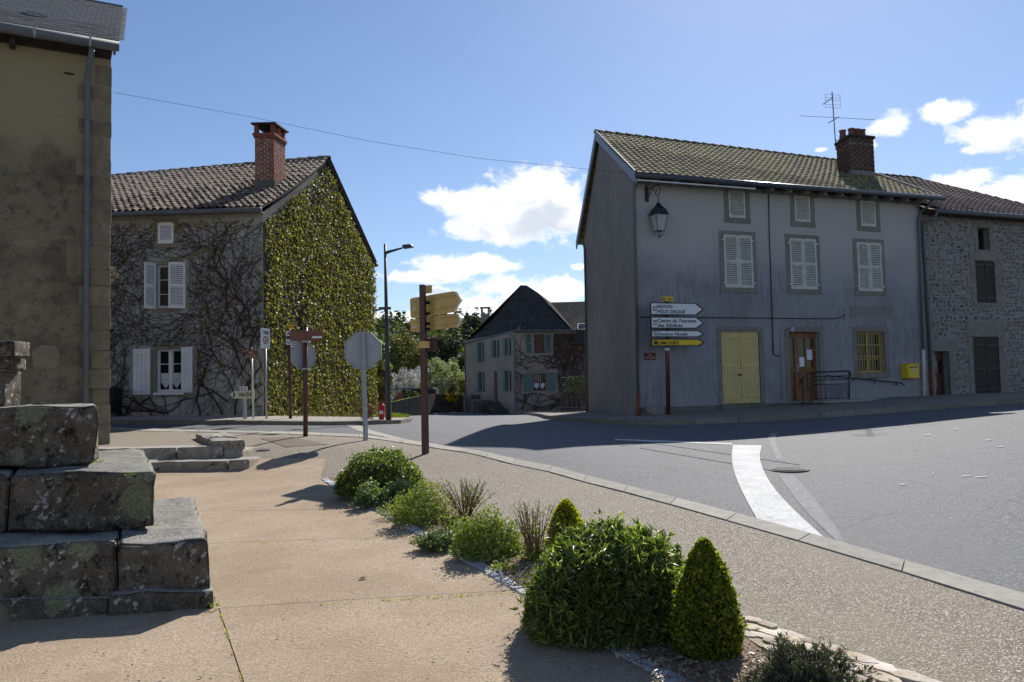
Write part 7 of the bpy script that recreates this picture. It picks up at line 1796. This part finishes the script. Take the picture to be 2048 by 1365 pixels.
# village arrow with C 2
g5 = gp(490, 838, .11); s5 = empty('village_sign', g5, 'cream arrow board reading 1 VAUDE with a small C 2 plate on a grey post', 'signpost')
MB().tube([g5, at(489, 790, g5.y)], .065, 4).build('post', MT['galv'], s5)
f = Fr(up(at(460, 790, g5.y-.08), 0), (1, 0)); u0, zc_ = f.px(459.5, 789.5); u1, z0 = f.px(509, 797); _, z1 = f.px(500, 782)
o = plate(s5, f, [(u0, zc_), (u0+.14, z0), (u1, z0), (u1, z1), (u0+.14, z1)], 0, .035, MT['sign_cream'], 'arrow_board')
text('1', f.p(f.px(467.5, 790)[0], z0+.055, .036), f.u, UPV, .12, MT['ink'], o, width=.045, n=f.n); text('VAUDE', f.p(f.px(478, 790)[0], z0+.055, .036), f.u, UPV, .12, MT['ink'], o, width=f.px(504, 790)[0]-f.px(478, 790)[0], n=f.n)
a, b, c0_, c1_ = f.rect(479.5, 773.5, 495, 781.5); mb = MB(); f.box(mb, a, b, c0_, c1_, 0, .03); o = mb.build('number_plate', MT['sign_white'], s5, bevel=.008)
text('C 2', f.p((a+b)/2, c0_+.025, .031), f.u, UPV, .075, MT['ink'], o, width=(b-a)*.7, n=f.n, align='CENTER')

# signpost in front of the ivy gable
g6 = gp(581, 838, .11); s6 = empty('direction_sign_post', g6, 'brown post with white AIXE and FLAVIGNAC boards before the ivy', 'signpost')
MB().tube([g6, at(578, 652, g6.y)], .05, 10).build('post', MT['brown_post'], s6, smooth=True)
f = Fr(up(at(570, 680, g6.y-.1), 0), (.93, .25))
for x0, y0, x1, y1, tx, wf in ((570.5,661,606,674,'AIXE',.55), (570.5,677.5,606,691.5,'FLAVIGNAC',.84)):
    a, b, c0_, c1_ = f.rect(x0, y0, x1, y1); mb = MB(); f.box(mb, a, b, c0_, c1_, 0, .035); o = mb.build('sign_board', MT['edge_black'], s6); mb = MB(); f.box(mb, a+.02, b-.02, c0_+.02, c1_-.02, .035, .04); mb.build('sign_face', MT['sign_white'], o)
    text(tx, f.p(a+.05, c0_+.05, .041), f.u, UPV, .10, MT['ink'], o, width=(b-a)*wf, n=f.n)
a, b, c0_, c1_ = f.rect(576.5, 649.5, 588, 658.5); mb = MB(); f.box(mb, a, b, c0_, c1_, .0, .03); o = mb.build('number_plate', MT['sign_yellow'], s6)
text('D 110', f.p((a+b)/2, c0_+.03, .031), f.u, UPV, .08, MT['ink'], o, width=(b-a)*.78, n=f.n, align='CENTER')

# street lamp
g7 = gp(777, 841, .11); hl = g7.y; lt = at(770, 488, hl)
sl_ = empty('street_lamp', g7, 'slender dark grey street lamp with one high arm and a small lower arm', 'street lamp')
MB().tube([g7, g7.lerp(lt, .35), lt], [.09, .07, .038], 10).build('pole', MT['iron'] if 0 else simple('lamp_grey', (.05,.055,.065), .4, .1, 3), sl_, smooth=True)
lm = bpy.data.materials['lamp_grey']
MB().tube([at(771, 506, hl), at(785, 502, hl), at(806, 496, hl)], [.055, .04, .025], 8).build('upper_arm', lm, sl_)
hp = [at(804, 493, hl), at(808, 490.5, hl), at(822, 489.5, hl), at(828, 494.5, hl), at(808, 498, hl)]
MB().prism([p-Vector((0, .12, 0)) for p in hp], (0, .24, 0)).build('lamp_head', lm, sl_, bevel=.02)
MB().tube([at(776, 617, hl), at(762, 618.5, hl), at(745, 623, hl+.2)], [.03, .03, .02], 8).build('lower_arm', lm, sl_)
MB().box(at(770, 617, hl), .36, .16, .07).build('lower_head', lm, sl_)
MB().tube([at(771.5, 617.5, hl), at(779.5, 618, hl)], .03, 6).build('lower_clamp', lm, sl_)
# hydrant
g8 = gp(763.5, 840, .11); hy = empty('fire_hydrant', g8, 'red hooded fire hydrant with a small white plate by the lamp post', 'fire hydrant')
hw = .5*(770-757)/FPX*g8.y; hh = (841-810)/FPX*g8.y
pf = [(-.72, 0), (-.72, .04), (-.95, .35), (-1.0, .72), (-.8, .95), (-.45, 1.0), (.45, 1.0), (.8, .95), (1.0, .72), (.95, .35), (.72, .04), (.72, 0)]
MB().prism([g8+Vector((x*hw, -hw*.8, z*hh)) for x, z in pf], (0, hw*1.6, 0)).build('casing', MT['hydrant'], hy, bevel=.03)
MB().box(g8+Vector((0, -hw*.8-.006, hh*.48)), .13, .01, .10).build('number_plate', MT['sign_white'], hy)
MB().box(g8+Vector((0, 0, hh+.02)), hw*1.0, hw*1.0, .05).build('cap', MT['hydrant'], hy, bevel=.012)
# red-brown bramble canes at the gable foot
br = empty('bramble', gp(735, 840, .1), 'tangle of reddish bramble canes at the foot of the ivy gable', 'bramble'); mb = MB()
for i in range(34):
    a = gp(R.uniform(722, 746), 840.3, .1); q_ = a+Vector((R.uniform(-.3,.3), R.uniform(-.1,.1), R.uniform(.2,.8))); mb.tube([a, a.lerp(q_, .6)+UPV*.15, q_+Vector((R.uniform(-.2,.2), 0, -.1))], .007, 3, False)
mb.build('canes', simple('bramble_red', (.20,.06,.04), .8, .3, 20), br)
# overhead wire
w0 = at(228, 186, 19.2); w1 = at(1264, 347, A_.y+.6)
pts_ = []
for i in range(25):
    f = i/24; x = 228+(1262-228)*f; ys_ = np.interp(x, [228,500,740,960,1262], [185.5,234,283,317.5,347.5]); pts_.append(at(x, ys_, 19.2+(w1.y-19.2)*f))
wr = tag(MB().tube(pts_, .0045, 5).build('overhead_wire', MT['cable']), 'thin overhead wire crossing the sky between the near building and the grey gable', 'wire')
MB().tube([pts_[-1], pts_[-1]+Vector((.1, .1, 0))], .03, 5).build('insulator', MT['iron'], None) if 0 else None

# ================================================================== planting
def shoot_bush(name, label, px_, py_, wpx, hpx, mat, n, s, asp, seed, shape='dome', flat=1.0, tip=.0, droop=0.0, core=True, parts=0, rosette=1, wild=0.0, stiff=.5, power=.5):
    """shrub built of leaves set in rosettes on a lumpy body"""
    r_ = np.random.RandomState(seed); b = gp(px_, py_, L_PV+.03); Y = b.y; Wd = wpx/FPX*Y/2; Hh = hpx/FPX*Y
    root = empty(name, b, label, 'shrub')
    if wild: n = int(n*1.5)
    m = int(n/rosette); d_ = r_.randn(m, 3); d_ /= np.linalg.norm(d_, axis=1)[:, None]; d_[:, 2] = np.abs(d_[:, 2])*1.0-(.0)
    low = r_.rand(m) < .25; d_[low, 2] *= .25; d_ /= np.linalg.norm(d_, axis=1)[:, None]
    lump = np.array([1+.10*noise.noise(Vector(v*2.3)+Vector((seed, 0, 0)))+.07*noise.noise(Vector(v*5.5)+Vector((0, seed, 0))) for v in d_])
    rad_ = (.72+.28*r_.rand(m)**power)*lump*(1+.13*r_.rand(m)*(r_.rand(m) > .9))
    if wild: rad_ = (.30+.72*r_.rand(m)**.45)*np.array([1+wild*(.9*noise.noise(Vector(v*1.7)+Vector((seed*3, 0, 0)))+.7*noise.noise(Vector(v*4.5)+Vector((0, seed*3, 0)))) for v in d_])*(1+.22*(r_.rand(m) > .9)*r_.rand(m))
    if shape == 'cone':
        t_ = r_.rand(m)**1.25; ang = r_.rand(m)*2*math.pi; prof = (1-t_**2.2)**.62*(.78+.22*np.minimum(1, t_*5))*(1-.22*t_); prof *= 1+.07*np.array([noise.noise(Vector((math.cos(a)*2.2, math.sin(a)*2.2, q*5))) for a, q in zip(ang, t_)])
        rr = (.74+.26*r_.rand(m)**.5)*(1+.14*(r_.rand(m) > .93))*prof; P = np.stack([rr*np.cos(ang)*Wd, rr*np.sin(ang)*Wd*flat, t_*Hh*.97], 1); out = np.stack([np.cos(ang), np.sin(ang), .35+1.2*t_], 1)
    else:
        P = d_*rad_[:, None]*np.array([Wd, Wd*flat, Hh]); 
        if shape == 'box':
            dq = d_/(np.abs(d_)**2.7).sum(1)[:, None]**(1/2.7); P = dq*rad_[:, None]*np.array([Wd, Wd*flat, Hh]); P[:, 0] *= 1-.10*np.clip(dq[:, 2], 0, 1)
        out = d_/np.array([1, flat, 1.0])
    out /= np.linalg.norm(out, axis=1)[:, None]; P += np.array(b)
    if core and not wild:
        K = 18; V = []; F = []
        for j in range(10):
            for i in range(K):
                a = 2*math.pi*i/K; t_ = j/9
                if shape == 'cone': rr = .70*(1-t_**2.2)**.62*(1-.22*t_)+.01; V.append(Vector((math.cos(a)*rr*Wd, math.sin(a)*rr*Wd*flat, t_*Hh*.86))+b)
                else: rr = math.cos(t_*math.pi/2)*.70+.01; V.append(Vector((math.cos(a)*rr*Wd*(1.15 if shape == 'box' else 1), math.sin(a)*rr*Wd*flat, math.sin(t_*math.pi/2)*Hh*.72-.02))+b)
        for j in range(9):
            for i in range(K): F.append((j*K+i, j*K+(i+1) % K, (j+1)*K+(i+1) % K, (j+1)*K+i))
        MB().add(V, F).build('inner_twigs', MT['bark'], root)
    P = np.repeat(P, rosette, 0); out = np.repeat(out, rosette, 0); q = len(P)
    up_v = out*(.55+stiff)+np.array([0, 0, .55])+r_.randn(q, 3)*.75; up_v /= np.linalg.norm(up_v, axis=1)[:, None]
    Nn = np.cross(up_v, r_.randn(q, 3))+out*.4+np.array([0, 0, .35])
    sz = s*(.55+.75*r_.rand(q)); P = P+up_v*sz[:, None]*.4
    if parts:
        dist = np.linalg.norm(P-np.array(CAMP), axis=1); order = np.argsort(dist); pi_, ri_ = order[:parts], order[parts:]
        lm = mesh_of([(0,0,0),(.25,.35,.04),(0,.45,-.03),(-.25,.35,.04),(.19,.75,.0),(0,.8,-.06),(-.19,.75,.0),(0,1,-.16)], [(0,1,2),(0,2,3),(1,4,5,2),(2,5,6,3),(4,7,5),(5,7,6)], 'leaf'); lm.materials.append(mat)
        for i in pi_:
            U = Vector(up_v[i]); N_ = Vector(Nn[i]).normalized(); X = U.cross(N_).normalized(); N_ = X.cross(U)
            o = bpy.data.objects.new('leaf', lm); COL.objects.link(o); o.parent = root; o.matrix_basis = basis(X*sz[i]*asp*1.6, U*sz[i], N_*sz[i], Vector(P[i])-Vector(up_v[i])*sz[i]*.4-b)
        P, Nn, up_v, sz = P[ri_], Nn[ri_], up_v[ri_], sz[ri_]
    # six-point arched leaves
    Nn = Nn/np.linalg.norm(Nn, axis=1)[:, None]; S = np.cross(Nn, up_v); S /= np.linalg.norm(S, axis=1)[:, None]+1e-9; U = np.cross(S, Nn); z_ = sz[:, None]
    p = [P-U*z_*.5, P+S*z_*asp*.5+Nn*z_*.07-U*z_*.05, P-S*z_*asp*.5+Nn*z_*.07-U*z_*.05, P-Nn*z_*.0, P+U*z_*.5-Nn*z_*(.12+droop), P-U*z_*.0]
    V = np.stack([p[0], p[1], p[4], p[2], P+Nn*z_*-.01], 1).reshape(-1, 3); k = np.arange(len(P))*5
    F = np.concatenate([np.stack([k, k+1, k+4], 1), np.stack([k+1, k+2, k+4], 1), np.stack([k+2, k+3, k+4], 1), np.stack([k+3, k, k+4], 1)])
    bulk('leaves', V, F, mat, root, kind='stuff'); return root
shoot_bush('dome_shrub', 'rounded glossy dark green shrub, farthest in the planting row', 762, 985, 172, 84, MT['lf_laurel'], 16000, .046, .34, 1, flat=.85, rosette=3)
shoot_bush('broadleaf_shrub', 'broad dark green long-leaved shrub, largest in the bed, beside the box cone', 1222, 1256, 330, 186, MT['lf_laurel'], 26000, .060, .22, 2, 'box', flat=.72, rosette=4, parts=300, droop=.1)
shoot_bush('box_cone', 'tall clipped box cone with yellow-green tips, nearest in the bed', 1415, 1306, 146, 224, MT['lf_box'], 17000, .025, .6, 3, 'cone', rosette=3)
shoot_bush('box_cone', 'golden box cone peeping over the broad long-leaved shrub', 1134, 1100, 84, 98, MT['lf_gold'], 7000, .030, .5, 4, 'cone', rosette=3)
shoot_bush('spring_shrub', 'fine-leaved fresh green shrub just before the broad dark shrub', 974, 1110, 138, 84, MT['lf_lime'], 8000, .028, .4, 5, flat=.8, rosette=3, wild=.35)
shoot_bush('spring_shrub', 'twiggy yellow-green shrub in the middle of the planting row', 845, 1044, 116, 74, MT['lf_lime'], 6500, .028, .4, 6, flat=.8, rosette=3, wild=.4)
shoot_bush('grey_santolina', 'low grey-green needle-leaved mound behind the yellow-green shrub', 808, 1006, 84, 42, MT['lf_grey'], 7000, .035, .14, 7, flat=.8, rosette=3, wild=.3)
shoot_bush('variegated_shrub', 'low pale-edged creeping shrub at the foot of the dome shrub', 752, 1010, 70, 38, leafmat('pale_leaf', [(0,(.06,.10,.03)),(.5,(.16,.22,.08)),(1,(.50,.52,.36))], .35), 2600, .035, .6, 8, flat=.8, rosette=2, wild=.9, core=False)
shoot_bush('variegated_shrub', 'flat greyish groundcover beside the granite setts mid-bed', 878, 1095, 84, 30, leafmat('grey_leaf', [(0,(.06,.09,.03)),(.5,(.15,.20,.08)),(1,(.30,.32,.20))], .35), 3000, .026, .55, 9, flat=.8, rosette=2, wild=.9, core=False)
shoot_bush('lavender', 'half-dead grey lavender cushion at the lower edge beside the rustic stones', 1605, 1390, 176, 80, MT['lf_lav'], 8000, .042, .13, 10, flat=.8, rosette=4, stiff=1.0, wild=.6)
for i_, (x_, y_, w_, h_, lb_) in enumerate(((930, 1082, 90, 34, 'low pale green sprawl between the two fresh green shrubs'), (800, 1030, 60, 26, 'low yellowish sprawl at the plaza side of the twiggy yellow-green shrub'), (1010, 1140, 60, 22, 'tiny fresh green seedlings on the bark beside the setts'), (1075, 1120, 60, 40, 'loose lime-green shoots between the twigs and the broad dark shrub'))):
    shoot_bush('creeping_plant', lb_, x_, y_, w_, h_, MT['lf_lime'], (1800, 1200, 260, 900)[i_], .026, .45, 30+i_, flat=.8, rosette=3, wild=1.1, core=False)
def twiggy(name, label, px_, py_, wpx, hpx, n, seed, leaves=300, mat=None):
    rr = random.Random(seed); b = gp(px_, py_, L_PV+.02); Wd = wpx/FPX*b.y/2; Hh = hpx/FPX*b.y; root = empty(name, b, label, 'shrub'); mb = MB(); tips = []
    for i in range(n):
        a = rr.uniform(0, 6.28); sp_ = rr.random()**.6; e = b+Vector((math.cos(a)*Wd*sp_, math.sin(a)*Wd*sp_, Hh*rr.uniform(.6, 1.05)*(1-.25*sp_)))
        s0 = b+Vector((math.cos(a), math.sin(a), 0))*.05*rr.random(); m_ = s0.lerp(e, .5)+Vector((rr.uniform(-1,1)*.02, rr.uniform(-1,1)*.02, .02))
        mb.tube([s0, m_, e], [.0055, .004, .0018], 4, False)
        for _ in range(4):
            q0 = s0.lerp(e, rr.uniform(.3, .9)); q1 = q0+Vector((rr.uniform(-1,1), rr.uniform(-1,1), rr.uniform(.3,1.6))).normalized()*Hh*rr.uniform(.08, .22); mb.tube([q0, q1], [.0028, .0013], 3, False); tips += [q0, q1]
        tips.append(e)
    mb.build('twigs', MT['twig'], root)
    T = np.array([tuple(tips[rr.randrange(len(tips))]) for _ in range(leaves)])+rs.randn(leaves, 3)*.008
    V, F = leaf_quads(T, rs.randn(leaves, 3), np.tile((0, 0, 1.0), (leaves, 1))+rs.randn(leaves, 3)*.5, .016+.014*rs.rand(leaves), .45); bulk('leaves', V, F, mat or MT['lf_lime'], root, kind='stuff')
twiggy('twiggy_shrub', 'sparse bare-twigged shrub standing behind the yellow-green shrub', 932, 1038, 118, 92, 42, 3, 650)
twiggy('twiggy_shrub', 'sparse upright twigs just before the golden box cone', 1070, 1122, 112, 130, 34, 4, 420)
twiggy('twiggy_shrub', 'low brown twiggy tangle beside the flat grey groundcover', 905, 1062, 80, 44, 40, 5, 500)
shoot_bush('seedling_weed', 'small fresh green weed at the corner of the granite footing', 431, 1214, 12, 16, MT['lf_lime'], 24, .035, .35, 12, core=False)
def litter(name, label, pts_, mat):
    root = None; V = []; F = []
    for (x, y, s) in pts_:
        c = gp(x, y, L_PV+.022); k = 5
        o = len(V); ns = 7
        for j in range(ns): a = 2*math.pi*j/ns; r_ = s*R.uniform(.6, 1.1); V.append(c+Vector((math.cos(a)*r_*1.4, math.sin(a)*r_, R.uniform(0, .006))))
        V.append(c+Vector((0, 0, s*.5))); F += [(o+j, o+(j+1) % ns, o+ns) for j in range(ns)]
    return tag(MB().add(V, F).build(name, mat, None, kind='stuff'), label, 'debris')
pts_ = [(R.uniform(450, 1000), R.uniform(1000, 1365), R.uniform(.003, .009)) for _ in range(46)]+[(727,1157,.028),(1310,1335,.01)]+[(R.uniform(60, 480), R.uniform(1280, 1365), R.uniform(.003, .01)) for _ in range(24)]+[(R.uniform(1000,1070), R.uniform(1160,1215), R.uniform(.008,.016)) for _ in range(10)]
litter('leaf_litter', 'scattered dry leaf crumbs on the tinted concrete', pts_, MT['brown_debris'])
n_ = 900; C = []
for _ in range(n_):
    f = R.random()
    if f < .5: x = R.uniform(640, 1035); y = joint_y(3, x)+R.gauss(0, 1.5); 
    elif f < .75: t_ = R.random(); x, y = 440+46*t_+R.gauss(0, 1), 1226+139*t_
    else: x = R.uniform(520, 830); y = joint_y(2, x)+R.gauss(0, 1)
    if R.random() < abs(noise.noise(Vector((x*.02, y*.02, 0))))*2.4: C.append(tuple(gp(x, y, L_PV+.02)))
C = np.array(C); k_ = len(C); V, F = leaf_quads(C, rs.randn(k_, 3)+np.array([0,0,1]), rs.randn(k_, 3), .008+.012*rs.rand(k_), .5); tag(bulk('joint_moss', V, F, MT['lf_gold'], kind='stuff'), 'thin moss and seedlings in the joints of the tinted concrete', 'moss')
# mulch chips in the bed
C = []
for _ in range(16000):
    x, y = R.uniform(690, 1700), R.uniform(950, 1365)
    ym = np.interp(x, [640,700,785,890,950,1040,1190,1330,1560], [960,997,1046,1107,1140,1193,1291,1370,1530])
    yt = np.interp(x, [700,860,960,1070,1240,1380,1470,1590,1740], [950,960,1035,1098,1170,1222,1268,1340,1430])
    if yt+4 < y < ym-6: C.append(tuple(gp(x, y, L_PV+.05)))
    if len(C) > 3800: break
C = np.array(C)+rs.randn(len(C), 3)*.006; k_ = len(C); V, F = leaf_quads(C, rs.randn(k_, 3)*.5+np.array([0,0,1]), rs.randn(k_, 3)*np.array([1,1,.3]), .012+.03*rs.rand(k_), .4)
tag(bulk('bark_chips', V, F, leafmat('bark_chip', [(0,(.10,.06,.035)),(.4,(.24,.16,.10)),(.8,(.42,.32,.22)),(1,(.55,.46,.35))], 0), kind='stuff'), 'loose bark chips covering the planting bed', 'mulch')
bpy.context.view_layer.update()
